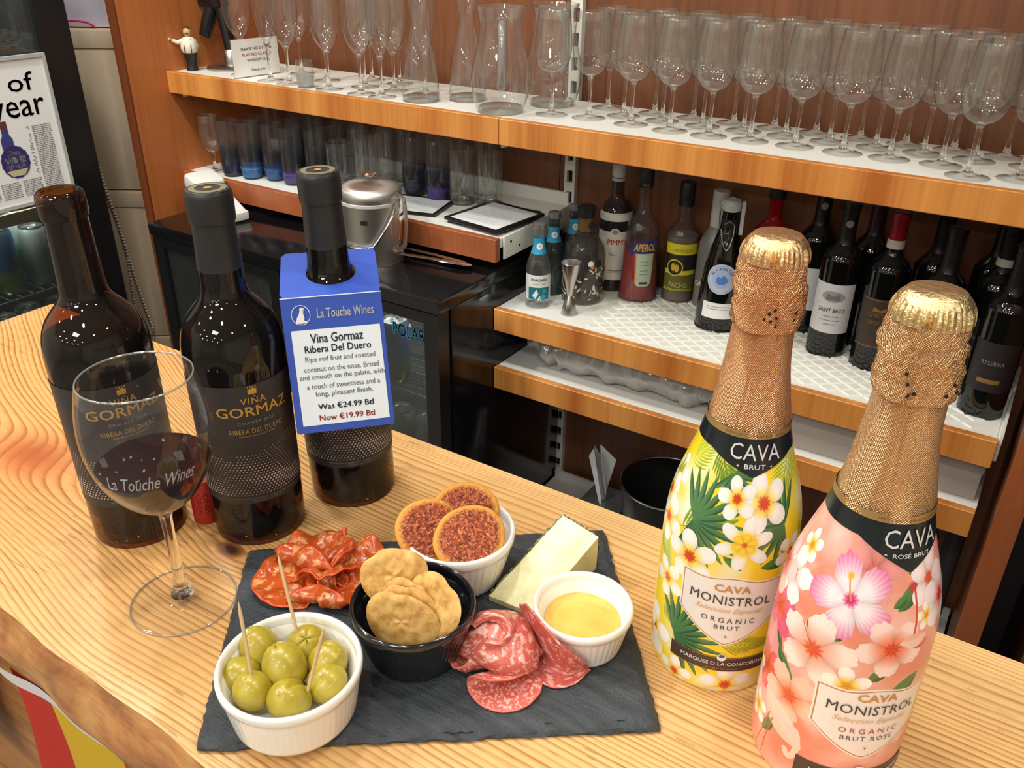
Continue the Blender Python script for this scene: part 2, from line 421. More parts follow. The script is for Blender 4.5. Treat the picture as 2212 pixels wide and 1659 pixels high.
# pale box on the lower shelf
o = root('flat_box', (-0.345, 1.50, T - 0.4188), 'long pale grey carton lying on the lower shelf at the right', 'box')
mg = mat('pale_grey_card', (176, 168, 160), 0.7)
box('body', 0, 0.372, 0, 0.24, 0.0005, 0.083, mg, o, 0.002); box('lid', -0.002, 0.374, -0.003, 0.243, 0.058, 0.086, mg, o, 0.001)
# diamond textured mat on the bottle shelf
o = root('bar_mat', (0, 0, T - 0.275), 'white rubber bar mat with raised diamond tiles under the bottles', 'mat')
mm = mat('white_rubber', (224, 224, 214), 0.45)
box('mat_base', -0.772, 0.03, 1.478, 1.778, 0.0, 0.003, mm, o, 0.001)
bm = bmesh.new(); cs = 0.030
for i in range(-5, 40):
    for j in range(-5, 40):
        cx = -0.80 + (i + (j % 2) * .5) * cs * 1.35; cy = 1.478 + j * cs * 0.5
        if not (-0.770 + .018 < cx < 0.028 - .018 and 1.478 + .014 < cy < 1.778 - .014): continue
        a, b = cs * .60, cs * .43
        lo = [bm.verts.new((cx + dx * a, cy + dy * b, 0.003)) for dx, dy in ((-1, 0), (0, -1), (1, 0), (0, 1))]
        hi = [bm.verts.new((cx + dx * a * .8, cy + dy * b * .8, 0.0056)) for dx, dy in ((-1, 0), (0, -1), (1, 0), (0, 1))]
        for k in range(4): bm.faces.new([lo[k], lo[(k + 1) % 4], hi[(k + 1) % 4], hi[k]])
        bm.faces.new(hi)
t_ = add('diamond_relief', from_bm('diamond_relief', bm, mm), o); t_['kind'] = 'stuff'
MATZ = -0.275 + 0.0056
# ------------------------------------------------------------------ counter
XL, XR, YB = -1.135, 1.25, 0.596
def counter_image():
    ppm = 2000; x0, x1, y0, y1 = XL - 0.01, 0.75, 0.19, 0.61
    w, h = int((x1 - x0) * ppm), int((y1 - y0) * ppm)
    X, Y = np.meshgrid(np.linspace(x0, x1, w), np.linspace(y0, y1, h))
    V = Y + 0.020 * (vnoise(X * 2.2, Y * 3, 3, 3) - .5) + 0.004 * (vnoise(X * 9, Y * 30, 5, 2) - .5)
    knot = np.zeros_like(X)
    ks = [(at(70, 985, 0), 0.075, 0.045, .9), (at(497, 1187, 0), 0.022, 0.012, .8), (Vector((0.42, 0.36, 0)), 0.03, 0.02, .6)]
    for p, lx, ly, s in ks:
        dx, dy = (X - p.x) / lx, (Y - p.y) / ly; e = np.exp(-(dx * dx * .35 + dy * dy * .5))
        V = V - (Y - p.y) * s * e; knot = np.maximum(knot, np.exp(-(dx * dx + dy * dy) * 2.2) * s)
    # the growth rings sweep away from the bar's axis towards its left end
    V = V - 0.42 * np.clip(-(X + 0.50), 0, 1) ** 1.35 * (1 - .25 * np.clip((.5 - Y) / .3, 0, 1))
    den = 1 / (0.0040 + 0.0030 * vnoise(X * .6 + 5, V * 9, 11, 2))
    ph = V * 190 + 9 * vnoise(X * .35, V * 14, 21, 2)
    fr = ph - np.floor(ph); ring_id = np.floor(ph)
    rnd = np.modf(np.sin(ring_id * 12.9898) * 43758.5)[0]; rnd = np.abs(rnd)
    line = np.where(fr < .86, (fr / .86) ** 3.2, (1 - fr) / .14) * (0.45 + 0.55 * rnd)
    fib = vnoise(X * 60, Y * 900, 31, 3); pore = (vnoise(X * 45, Y * 1300, 41, 1) > 0.86) * (vnoise(X * 8, Y * 20, 43, 2) > .5)
    big = vnoise(X * 3, Y * 6, 51, 3); left = np.clip((-X - 0.35) / 0.5, 0, 1)
    lite = lerp(C_(226, 184, 122), C_(220, 160, 92), np.clip(left * .75 + (big - .5) * .9, 0, 1))
    dark = lerp(C_(160, 104, 50), C_(140, 78, 30), left)
    a = np.clip(line * .95 + (fib - .5) * .28, 0, 1)
    im = lite + (dark - lite) * a[..., None]
    im = im * (.95 - .16 * pore[..., None])
    back = np.clip((Y - 0.50) / 0.09, 0, 1) * np.clip(1 - left * 1.5, 0, 1)       # paler fine-grained sapwood along the back
    im = im + (C_(232, 196, 140) - im) * (back * .35)[..., None]
    kk = knot[..., None]; im = im * (1 - kk) + (C_(172, 84, 40) * (.75 + .4 * big[..., None])) * kk
    p = ks[1][0]; d = np.hypot((X - p.x) / .012, (Y - p.y) / .007); kd = np.clip(1.4 - d, 0, 1)[..., None]
    im = im * (1 - kd) + C_(62, 36, 24) * kd
    return im, (x0, x1, y0, y1)
im, (ix0, ix1, iy0, iy1) = counter_image()
M_TOP = img_mat('varnished_pine_top', im, 0.36, 0.45, coat=0.0, bump_from=0.15); del im
M_BARK = mat('live_edge_bark', (180, 120, 66), 0.5); n = N(M_BARK)
big = n.noise(6, 4, n.coord('Object', (2.0, 1, 2.4)), 0.6, 0.4); fine = n.noise(40, 4, n.coord('Object', (0.25, 1, 1.5)), 0.7)
c1 = n.ramp(big, [(0.34, (84, 52, 42)), (0.44, (140, 78, 36)), (0.54, (186, 122, 66)), (0.68, (214, 164, 100))])
n.base(n.mix(0.35, c1, n.ramp(fine, [(0.3, (130, 78, 40)), (0.7, (220, 170, 110))]))); add_bump(n, n.math('ADD', big, n.math('MULTIPLY', fine, .3)), 0.6, 0.01)
def yfront(x): 
    return 0.2145 - 0.035 * (x + .5) * (1 if x < -.2 else 0) - (.0105 if x >= -.2 else 0) + 0.0012 * math.sin(x * 31 + 2) + 0.0007 * math.sin(x * 73)
def zlow(x): return -0.090 - 0.10 * max(0, x + .54) * (1 if x < -.3 else 0) - (.024 if x >= -.3 else 0) + 0.0025 * math.sin(x * 31)
ctr = root('bar_counter', (0, 0, T), 'thick live-edge pine bar top with bold growth rings', 'bar counter')
xs = np.linspace(XL, XR, 240); vs = []; fs = []; uv = []
for x in xs:
    yf = yfront(x); vs += [(x, yf, 0), (x, YB, 0), (x, YB + 0.0, -0.085), (x, yf + 0.006, zlow(x))]
def uvp(v): return ((v[0] - ix0) / (ix1 - ix0), (v[1] - iy0) / (iy1 - iy0))
for i in range(len(xs) - 1):
    b = i * 4
    for q in ([b, b + 4, b + 5, b + 1], [b + 1, b + 5, b + 6, b + 2], [b + 2, b + 6, b + 7, b + 3]):
        fs.append(q); uv += [uvp(vs[k]) for k in q]
fs += [[0, 1, 2, 3]]; uv += [uvp(vs[k]) for k in (0, 1, 2, 3)]
b = (len(xs) - 1) * 4; fs += [[b + 3, b + 2, b + 1, b]]; uv += [uvp(vs[k]) for k in (b + 3, b + 2, b + 1, b)]
add('slab', mesh('slab', vs, fs, M_TOP, False, uv), ctr)
vs = []; fs = []; K = 9
for x in xs:
    for k in range(K):
        t = k / (K - 1); yy = yfront(x) + 0.006 * t * t - 0.007 * math.sin(PI * t) + 0.003 * math.sin(x * 40 + t * 9) * math.sin(PI * t)
        vs.append((x, yy, zlow(x) * t))
for i in range(len(xs) - 1):
    for k in range(K - 1): a = i * K + k; fs.append([a, a + 1, a + K + 1, a + K])
e_ = add('live_edge', mesh('live_edge', vs, fs, M_BARK, True), ctr); e_['label'] = 'brown waney edge with dark bark remains'
# bar front of old planks under the slab
M_PLANK = wood_panel('dark_bar_plank', (110, 66, 34), (176, 122, 62), vert=False, rough=0.5, detail=0.6)
o = root('planked_panelling', (0, 0.25, 0), 'rough brown planked front of the bar below the live edge', 'panelling')
for i, z in enumerate(np.arange(0.0, T - 0.115, 0.14)):
    z1 = min(z + 0.137, T - 0.116)
    if z1 - z > 0.02: box('plank', XL + 0.03, XR - 0.03, 0.004 * (i % 2), 0.03, z + (0.001 if i == 0 else 0), z1, M_PLANK, o, 0.002, 1)
box('back_board', XL + 0.03, XR - 0.03, 0.031, 0.31, 0.001, T - 0.116, mat('bar_inside_dark', (40, 34, 32), 0.7), o)
# bunting: white tape under the edge, yellow and red flags
tp = root('bunting', (0, 0, T), 'string of red and yellow cloth flags on white tape under the bar edge', 'bunting')
M_TAPE = mat('white_cotton_tape', (214, 212, 214), 0.8, bump=(300, .2)); M_RED = mat('red_cloth', (178, 34, 14), 0.75); M_YEL = mat('yellow_cloth', (196, 160, 22), 0.75)
X = np.linspace(-0.9, -0.44, 70); vs = []; fs = []
for i, x in enumerate(X):
    y = 0.2255 + 0.002 * math.sin(x * 60); zt_ = zlow(x) + .002
    vs += [(x, y - 0.004, zt_), (x, y, zt_ - 0.021)]
for i in range(len(X) - 1): fs.append([2 * i, 2 * i + 1, 2 * i + 3, 2 * i + 2])
tpm = mesh('tape', vs, fs, M_TAPE, True); add('tape', tpm, tp)
def flag(xa, xb, name, m):
    vs = []; fs = []; nx, nz = 10, 14
    for i in range(nx + 1):
        for j in range(nz + 1):
            x = xa + (xb - xa) * i / nx; z = zlow(x) - .008 - 0.20 * j / nz
            vs.append((x + 0.004 * math.sin(z * 30), 0.2285 + 0.004 * math.sin(x * 55 + z * 14) * j / nz, z))
    for i in range(nx):
        for j in range(nz): a = i * (nz + 1) + j; fs.append([a, a + 1, a + nz + 2, a + nz + 1])
    return add(name, mesh(name, vs, fs, m, True), tp)
for (a, b_, m_) in ((-0.625, -0.588, M_RED), (-0.588, -0.538, M_YEL), (-0.538, -0.50, M_RED), (-0.72, -0.69, M_RED)):
    pass
xr = [aty(40, 1493, .2285).x, aty(118, 1545, .2285).x, aty(262, 1659, .2285).x]; xq = aty(6, 1640, .2285).x
flag(xr[0], xr[1], 'red_stripe', M_RED); flag(xr[1], xr[2] + 0.004, 'yellow_stripe', M_YEL); flag(xr[2] + 0.004, xr[2] + 0.04, 'red_stripe', M_RED)
flag(xq - .12, xq - .09, 'red_stripe', M_RED); flag(xq - .09, xq - .03, 'yellow_stripe', M_YEL); flag(xq - .03, xq, 'red_stripe', M_RED)

# ------------------------------------------------------------------ under-counter bottle fridge (two doors)
FX0, FX1, FY0, FY1, FZ = -1.857, -0.968, 1.26, 1.775, T - 0.187
fr = root('bottle_fridge', (FX0, FY0, 0), 'black two-door glass bottle fridge standing under the tumbler shelf', 'fridge')
FW, FD = FX1 - FX0, FY1 - FY0
box('top', -0.002, FW + 0.002, -0.004, FD, FZ - 0.03, FZ, M_BLACK, fr, 0.004)
sd = box('side_wall', FW - 0.03, FW, 0.042, FD, 0.03, FZ - 0.031, M_BLACK, fr, 0.002); box('side_wall', 0, 0.03, 0.042, FD, 0.03, FZ - 0.031, M_BLACK, fr, 0.002)
box('back_wall', 0.031, FW - 0.031, FD - 0.03, FD, 0.03, FZ - 0.031, mat('fridge_inside_grey', (120, 124, 122), 0.5), fr)
box('base', 0.0, FW, 0.02, FD, 0.001, 0.0295, M_BLACKM, fr); box('header', 0.002, FW - 0.002, 0.002, 0.04, FZ - 0.0335, FZ - 0.0305, M_BLACKM, fr)
box('floor_pan', 0.031, FW - 0.031, 0.045, FD - 0.031, 0.0302, 0.06, M_BLACKM, fr)
M_DARKGLASS = thin_glass('tinted_door_glass', (200, 206, 204), (110, 116, 115), haze=0.02, gloss=1.3)
for k in range(2):
    a, b_ = (0.004, FW / 2 - 0.003) if k == 0 else (FW / 2 + 0.003, FW - 0.004)
    d = add('door', boxes_me('door', [(a, a + .035, 0, .038, .07, FZ - .034), (b_ - .035, b_, 0, .038, .07, FZ - .034), (a + .0351, b_ - .0351, 0, .038, .07, .115), (a + .0351, b_ - .0351, 0, .038, FZ - .058, FZ - .034)], M_BLACKP), fr)
    box('pane', a + .0355, b_ - .0355, 0.010, 0.014, .1155, FZ - .0585, M_DARKGLASS, d)
    box('gasket', b_ - .048, b_ - .0355, 0.0145, 0.024, .1155, FZ - .0585, mat('grey_gasket', (90, 98, 96), 0.5), d)
M_WIRE = mat('fridge_wire', (150, 152, 150), 0.35, 0.9)
shz = [0.09, FZ - 0.40, FZ - 0.215]
z_up = aty(858, 818, FY0 + .11).z; z_dn = aty(890, 890, FY0 + .10).z - .115
for z in (z_up,):
    L = [(0.04, FW - 0.04, .07 + j * .028, .073 + j * .028, z, z + 0.003) for j in range(14)] + [(x, x + .003, .07, .45, z - .003, z) for x in (0.05, .3, .6, FW - .055)]
    add('wire_shelf', boxes_me('wire_shelf', L, M_WIRE), fr)
z = z_dn
L = [(0.04, FW - 0.04, .07 + j * .028, .073 + j * .028, z, z + 0.003) for j in range(14)]
add('wire_shelf', boxes_me('wire_shelf', L, M_WIRE), fr)
# the maker's sticker on the right-hand pane
M_CYAN = mat('cyan_sticker', (84, 204, 255), 0.4, emit=None)
pa, pb = aty(843, 716, FY0), aty(912, 722, FY0)
tm = text_me('sticker', 'POLAR', M_CYAN, w=(pb.x - pa.x), h=0.030, bold=0.02, fn=lambda x, y: (x, 0, y)); st = add('sticker', tm, fr, ((pa.x + pb.x) / 2 - FX0, 0.0092, aty(880, 736, FY0).z))
st['label'] = 'cyan POLAR lettering on the door glass'
add('sticker_peak', mesh('sticker_peak', [(-.004, 0, 0), (.004, 0, 0), (0, 0, .009)], [[0, 1, 2]], M_WHITE_INK), fr, ((pa.x + pb.x) / 2 - FX0 + 0.004, 0.0092, aty(880, 736, FY0).z + .028))

def can_me(kind, r=0.033, h=0.115):
    cols = {'green': [(0, (34, 92, 54)), (0.45, (52, 122, 74)), (0.8, (150, 168, 158)), (1, (160, 170, 165))],
            'blue_green': [(0, (92, 128, 44)), (0.34, (96, 132, 48)), (0.42, (36, 84, 130)), (0.85, (44, 76, 120)), (1, (90, 100, 110))],
            'silver': [(0, (90, 120, 88)), (0.5, (140, 150, 142)), (1, (170, 174, 170))]}[kind]
    m = 'can_' + kind
    if m not in _m:
        q = mat(m, (128, 128, 128), 0.3, 0.55); n = N(q); co = n.new('ShaderNodeTexCoord'); sp = n.new('ShaderNodeSeparateXYZ'); n.link(co.outputs['Generated'], sp.inputs[0])
        w = n.math('ADD', sp.outputs['Z'], n.math('MULTIPLY', n.math('SUBTRACT', n.noise(40, 3, n.coord('Object')), .5), .25)); n.base(n.ramp(w, cols))
    return lathe_me('can_body', [(0, 0), (r * .75, 0), (r * .8, .003), (r, .012), (r, h - .014), (r * .84, h - .003)], _m[m], 28)
def can(loc, kind, label, group, r=0.033, h=0.115):
    o = root('drink_can', loc, label, 'drink can', group); add('can_body', can_me(kind, r, h), o)
    lathe('lid', [(r * .84, h - .003), (r * .86, h), (r * .80, h), (r * .76, h - .005), (0, h - .005)], M_STEEL, o, seg=28)
    add('ring_pull', tube_me('ring_pull', [(r * .25 * math.cos(t) , r * .38 * math.sin(t) + r * .1, h - .0035) for t in np.linspace(0, 2 * PI, 13)[:-1]], .0012, M_STEEL, 6, True), o)
    return o
# cans inside the bottle fridge (the tall one on the upper wire shelf, green ones below)
p = aty(858, 800, FY0 + .11); can((p.x, p.y, z_up + .0032), 'blue_green', 'tall blue and green can behind the POLAR door glass', 'cans in the bottle fridge', .033, .150)
for i, (u, w_) in enumerate(((868, 'left'), (925, 'right'))):
    p = aty(u, 900, FY0 + .10); can((p.x, p.y, z_dn + .0032), 'green', f'green can on the lower rack of the bottle fridge, {w_} of two', 'cans in the bottle fridge')
for i, (u, v, w_) in enumerate(((535, 600, 'upper left'), (560, 640, 'lower right'))):
    p = aty(u, v, FY0 + .12 + .05 * (1 - i))
    b_ = root('bottle', (p.x, p.y, z_up + .0032), f'dark bottle with round grey cap behind the left fridge glass, {w_}', 'bottle')
    lathe('bottle_body', [(0, 0), (.028, 0), (.03, .004), (.03, .11), (.012, .15), (.012, .185), (0, .185)], mat('dark_bottle_glass', (28, 26, 22), .1), b_, seg=24)
    lathe('cap', [(.0135, .178), (.0142, .18), (.0135, .189), (0, .19)], mat('grey_cap', (130, 130, 126), .4), b_, seg=20)

# ------------------------------------------------------------------ tall glass-door fridge at the left
LX = -2.05
e1 = atx(145, 60, LX).y
lf = root('display_fridge', (LX, 0, 0), 'tall black glass-door drinks fridge at the left edge, with the framed article', 'fridge')
Y1 = (e1 + atx(270, 600, LX).y) / 2; Y0 = Y1 - 0.86
box('side_wall', -0.60, -0.045, Y1 - 0.035, Y1, 0.02, 1.60, M_BLACKM, lf, 0.003); box('side_wall', -0.60, -0.045, Y0, Y0 + 0.035, 0.02, 1.60, M_BLACKM, lf, 0.003)
box('back_wall', -0.60, -0.57, Y0 + .036, Y1 - .036, 0.02, 1.60, M_BLACKM, lf); box('top', -0.60, -0.0, Y0, Y1, 1.601, 1.66, M_BLACKM, lf, 0.003); box('base', -0.60, -0.045, Y0 + .036, Y1 - .036, 0.001, 0.12, M_BLACKM, lf)
fw = 0.075
d = add('door', boxes_me('door', [(-.042, 0, Y1 - fw, Y1, .06, 1.598), (-.042, 0, Y0, Y0 + fw, .06, 1.598), (-.042, 0, Y0 + fw + .0002, Y1 - fw - .0002, .06, .2), (-.042, 0, Y0 + fw + .0002, Y1 - fw - .0002, 1.5, 1.598)], mat('black_door_frame', (20, 21, 23), .35)), lf)
box('pane', -.020, -.015, Y0 + fw + .0004, Y1 - fw - .0004, .2005, 1.4995, thin_glass('display_door_glass', (205, 212, 208), (110, 116, 115), haze=.02, gloss=1.2), d)
zs = atx(20, 492, LX).z
zA = atx(35, 627, LX - .10).z; zB = zA - 0.17; 
for zz in (zA + 0.001, zB - 0.0, zB - .2):
    L = [(-.54, -.05, Y0 + .04 + j * .03, Y0 + .043 + j * .03, zz - .005, zz - .001) for j in range(26)] + [(x, x + .004, Y0 + .037, Y1 - .037, zz - .009, zz - .005) for x in (-.055, -.3, -.53)]
    add('wire_shelf', boxes_me('wire_shelf', L, M_WIRE), lf)
box('shelf_strip', -.055, -.048, Y0 + .037, Y1 - .037, zs - .014, zs + .016, mat('tan_shelf_strip', (150, 112, 78), .6), lf)
cl = [(30, 'blue_green', 'blue and green', .165), (104, 'silver', 'silver and green', .15), (66, 'green', 'dark green', .15)]
for i, (u, k, nm, hh) in enumerate(cl):
    dx = -.10 if i < 2 else -.175
    p = atx(u, 640, LX + dx); 
    o = can((LX + dx, p.y, zA), k, f'{nm} drink can on the middle wire rack of the display fridge', 'cans in the display fridge', .033, hh)
names = ['nearest the bar top corner', 'second along from the bar top corner', 'third along from the bar top corner']
for i in range(5):
    p = atx(10 + i * 0, 660, LX - .10); yy = Y1 - .135 - i * .072
    can((LX - .10 - (i % 2) * .02, yy, zB), 'silver', f'silver topped can on the lower rack of the display fridge, {["first","second","third","fourth","fifth"][i]} from its right end', 'cans in the display fridge')
for i in range(3):
    can((LX - .28, Y1 - .1 - i * .072, zA), 'green', f'green can in the back row of the display fridge, {["first","second","third"][i]} from its right end', 'cans in the display fridge', .033, .15)
# framed newspaper article on the door glass
pz1 = atx(0, 122, LX).z; pz0 = atx(0, 457, LX).z; py1 = (atx(88, 116, LX).y + atx(155, 395, LX).y) / 2; PW = 0.30
po = root('framed_poster', (LX + 0.004, py1 - PW, pz0), 'white framed newspaper page fixed to the display fridge door', 'poster')
PH = pz1 - pz0
add('frame', boxes_me('frame', [(0, .010, 0, PW, 0, .008), (0, .010, 0, PW, PH - .008, PH), (0, .010, 0, .008, .0081, PH - .0081), (0, .010, PW - .008, PW, .0081, PH - .0081)], mat('clear_grey_frame', (176, 180, 176), .3)), po)
box('page', 0.001, 0.006, .0082, PW - .0082, .0082, PH - .0082, mat('newsprint_white', (232, 234, 232), .95, spec=.15), po)
def pmap(yc, z0): return lambda x, y: (0.0066, yc + x, z0 + y)
def ppos(u, v): q = atx(u, v, LX + .01); return q.y - (py1 - PW), q.z - pz0
a, b_ = ppos(0, 196)[0], ppos(75, 190); 
zc = ppos(60, 195)[1]
add('headline', text_me('headline', 'e of', mat('newsprint_black', (58, 58, 62), .6), w=.118, h=.040, bold=.004, fn=pmap(ppos(75, 190)[0] - .059, zc)), po)
add('headline', text_me('headline', 'year', mat('newsprint_black', (58, 58, 62), .6), w=.128, h=.054, bold=.004, fn=pmap(ppos(102, 250)[0] - .064, ppos(60, 262)[1] - .006)), po)
random.seed(3)
bm = bmesh.new()
def dash(y0, y1, z0, z1):
    v = [bm.verts.new((0.0066, y, z)) for y, z in ((y0, z0), (y1, z0), (y1, z1), (y0, z1))]; bm.faces.new(v)
for col in range(5):
    yc1 = PW - .024 - col * .052; yc0 = yc1 - .046
    for r in range(38):
        z = ppos(60, 275)[1] - r * .0042
        if z < .02: break
        y = yc0
        while y < yc1 - .003:
            w_ = min(random.uniform(.003, .009), yc1 - y)
            q = (y > ppos(0, 340)[0] - .05 and y < ppos(70, 340)[0] and ppos(34, 392)[1] < z < ppos(20, 275)[1] + .02)
            if not q: dash(y, y + w_, z, z + .0019)
            y += w_ + .0016
t_ = add('body_text', from_bm('body_text', bm, mat('newsprint_grey', (120, 120, 124), .6)), po); t_['kind'] = 'stuff'
by, bz = ppos(34, 350); 
pol = [(.033 * math.cos(t) * (1 + .05 * (k % 2)), .036 * math.sin(t) * (1 + .05 * (k % 2))) for k, t in enumerate(np.linspace(0, 2 * PI, 33)[:-1])]
bd = add('badge', mesh('badge', [(.0068, by + x, bz + y) for x, y in pol], [list(range(32))], mat('badge_navy', (52, 44, 104), .5)), po); bd['label'] = 'round navy award badge printed on the page'
add('badge_lettering', text_me('badge_lettering', 'Sun', M_WHITE_INK, w=.030, h=.012, bold=.02, shear=.2, fn=lambda x, y: (.0071, by + x, bz + .015 + y)), po)
add('badge_lettering', text_me('badge_lettering', 'WINE', M_WHITE_INK, w=.048, h=.0145, bold=.03, fn=lambda x, y: (.0071, by + x, bz - .003 + y)), po)
add('badge_lettering', text_me('badge_lettering', 'RETAILER', M_WHITE_INK, w=.046, h=.0085, bold=.02, fn=lambda x, y: (.0071, by + x, bz - .0145 + y)), po)
add('badge_print', mesh('badge_print', [(.0069, by + x, bz + y) for x, y in ((-.026, -.018), (.026, -.018), (.014, -.032), (-.014, -.032))], [[0, 1, 2, 3]], mat('badge_cream', (196, 186, 150), .5)), po)
add('printed_bottle', mesh('printed_bottle', [(.0067, by + x - .006, bz + y) for x, y in ((-.016, .030), (.012, .030), (.012, .052), (.006, .062), (.006, .074), (-.010, .074), (-.010, .062), (-.016, .052))], [list(range(8))], mat('print_blue', (60, 64, 132), .5)), po)
add('printed_bottle_neck', mesh('printed_bottle_neck', [(.00672, by + x - .006, bz + y) for x, y in ((-.010, .074), (.006, .074), (.006, .092), (-.010, .092))], [[0, 1, 2, 3]], mat('print_brown', (96, 52, 44), .5)), po)

# cardboard boxes, paper bag, bead chain between the two fridges
q1 = Vector((-2.29, 1.455, 0)); dirv = Vector((math.cos(math.radians(33)), math.sin(math.radians(33)), 0)); ang = math.radians(33)
M_CARD = mat('cream_cardboard', (232, 212, 180), .75); n = N(M_CARD)
n.base(n.ramp(n.noise(1, 5, n.coord('Object', (30, 30, 2.5)), .6), [(.3, (220, 198, 164)), (.7, (242, 224, 196))]))
zt_ = 1.087 + 0.262; hj = 1.087 - 0.141; 
def plane_pt(u, v):            # point on the front face of the box stack
    r = _ray(u, v); nrm = np.array([math.sin(ang), -math.cos(ang), 0]); o_ = np.array([q1.x, q1.y, 0]) - np.array([0, 0, CAMZ])
    t = (o_ @ nrm) / (r @ nrm); return Vector((r[0] * t, r[1] * t, CAMZ + r[2] * t))
hj = plane_pt(262, 410).z; hk = plane_pt(350, 725).z; ht = plane_pt(175, 60).z
lv = [0.0, hk - (hj - hk), hk, hj, ht]
nm = ['at the floor', 'second from the floor', 'second from the top', 'topmost']
for i in range(4):
    if lv[i + 1] - lv[i] < .05: continue
    o = root('cardboard_box', (q1.x, q1.y, lv[i]), f'tall cream cardboard box in the stack between the fridges, {nm[i]}', 'box', 'cardboard boxes between the fridges', ang)
    h_ = lv[i + 1] - lv[i]
    box('box_body', -.25, .355, 0.0, .13, .001, h_ - .003, M_CARD, o, .002)
    box('flap', -.249, .359, -.003, -.0005, h_ - .05, h_ - .006, M_CARD, o, .0008)
pb_ = plane_pt(175, 30)
bg = root('paper_bag', (q1.x + dirv.x * .03, q1.y + dirv.y * .03 , ht), 'pale lilac paper bag with a pink cord handle on the boxes', 'bag', rz=ang)
box('bag_body', -.2, .25, .02, .10, .0, .30, mat('lilac_paper', (222, 222, 240), .6), bg, .003)
def lp(u, v, off=.0):
    p = plane_pt(u, v) - bg.location; return (p.dot(dirv), off, p.z)
add('cord_handle', tube_me('cord_handle', [lp(138, 46, .012), lp(160, 46, .010), lp(183, 49, .010), lp(193, 54, .012), lp(199, 59, .015)], .0028, mat('pink_cord', (196, 44, 100), .6)), bg)
ch = root('bead_chain', (0, 0, 0), 'silver bead chain hanging over the cream boxes', 'chain')
M_BEAD = mat('bead_metal', (252, 244, 222), .25, .15)
bmb = bmesh.new(); bmesh.ops.create_icosphere(bmb, subdivisions=1, radius=.0026); bead = from_bm('bead', bmb, M_BEAD, True, 1.0)
off = Vector((math.sin(ang), -math.cos(ang), 0)) * .020
def beads(pts):
    P = [plane_pt(u, v) + off for u, v in pts]; L = [0]
    for a, b in zip(P[:-1], P[1:]): L.append(L[-1] + (b - a).length)
    bmx = bmesh.new(); s = 0
    while s < L[-1]:
        k = max(i for i in range(len(L)) if L[i] <= s); k = min(k, len(P) - 2)
        p = P[k].lerp(P[k + 1], (s - L[k]) / (L[k + 1] - L[k])); r_ = bmesh.ops.create_icosphere(bmx, subdivisions=1, radius=.0042, matrix=Matrix.Translation(p)); s += .0096
    o_ = add('strand', from_bm('strand', bmx, M_BEAD, True, 1.0), ch); o_['kind'] = 'stuff'
    add('cord', tube_me('cord', P, .0009, mat('chain_cord', (120, 104, 78), .5), 5), ch)
beads([(196, 285), (212, 340), (232, 400), (258, 470), (281, 545), (286, 590), (292, 625), (299, 665)])
beads([(199, 300), (218, 352), (240, 415), (266, 490), (284, 552), (301, 605), (318, 655), (333, 695), (334, 707), (328, 714), (322, 718)])

# dark units seen past the right end panel
o = root('tall_cabinet', (0.20, 1.42, 0), 'dark navy cabinet with a wood edge beyond the right end panel', 'cabinet')
box('cabinet_body', 0.0, .9, .02, .38, 0.001, 1.9, mat('navy_laminate', (16, 26, 44), .4), o, .002); box('wood_edge', -.03, -.001, 0, .38, 0.001, 1.9, M_FASCIA_D, o, .001)

# unseen fill lights added inside the fridges to brighten the cans
def fridge_fill(loc, w, sx_=.03, sy_=.4, name='fridge_fill'):
    l = bpy.data.lights.new(name, 'AREA'); l.shape = 'RECTANGLE'; l.size = sx_; l.size_y = sy_; l.energy = w; l.color = (.92, .97, 1.0); o = bpy.data.objects.new(name, l); COL.objects.link(o); o.location = loc; return o
a_ = fridge_fill((LX - .25, (Y0 + Y1) / 2 + .1, 1.59), 6); b_ = fridge_fill((LX - .08, Y1 - .25, zA + .30), 4.0)
c_ = fridge_fill(((FX0 + FX1) / 2 + .2, FY0 + .16, FZ - .045), 4.0, .5, .03)
# ------------------------------------------------------------------ shelf glassware
ORD = ['first', 'second', 'third', 'fourth', 'fifth', 'sixth', 'seventh', 'eighth', 'ninth', 'tenth', 'eleventh', 'twelfth', 'thirteenth', 'fourteenth']
def foot_me(r): return lathe_me('foot', [(r * .985, 0.0004), (r, .0012), (r * .8, .0024), (r * .4, .0042), (.0072, .008)], M_GLASS, 36)
def stem_me(z0, z1, r=.0034): return lathe_me('stem', interp([(0, z0 - .002), (.0072, z0), (.005, z0 + .006), (r, z0 + .02), (r, (z0 + z1) / 2), (r * 1.1, z1 - .01), (r * 1.7, z1 - .002), (r * 2.5, z1 + .0028), (0, z1 + .0042)], 2), M_SOLIDG, 14)
def bowl_me(P, m=None): 
    rr, zz = P[-1]; P2 = interp(P, 3) + [(rr - .0004, zz + .0006), (rr - .0011, zz), (P[-2][0] - .0013, P[-2][1])]
    return lathe_me('bowl', P2, m or M_GLASS, 40)
def stemglass(name, foot_r, z1, bowl, label, cat, group, loc):
    o = root(name, loc, label, cat, group)
    add('foot', foot_me(foot_r), o); add('stem', stem_me(.008, z1), o); add('bowl', bowl_me(bowl), o); return o
WG_BOWL = [(.0, .080), (.0070, .0812), (.0205, .0875), (.0305, .099), (.0355, .116), (.0364, .134), (.0350, .158), (.0325, .182), (.0312, .197)]
wg0 = None
front = [(-.896, 1.560), (-.818, 1.573), (-.722, 1.566), (-.637, 1.556), (-.560, 1.556), (-.484, 1.562), (-.404, 1.565), (-.322, 1.566), (-.246, 1.568), (-.166, 1.572), (-.119, 1.517), (-.048, 1.545)]
mid = [(-.770, 1.632), (-.686, 1.632), (-.602, 1.632), (-.522, 1.636), (-.443, 1.638), (-.363, 1.638), (-.283, 1.638), (-.205, 1.642), (-.125, 1.640), (-.040, 1.640)]
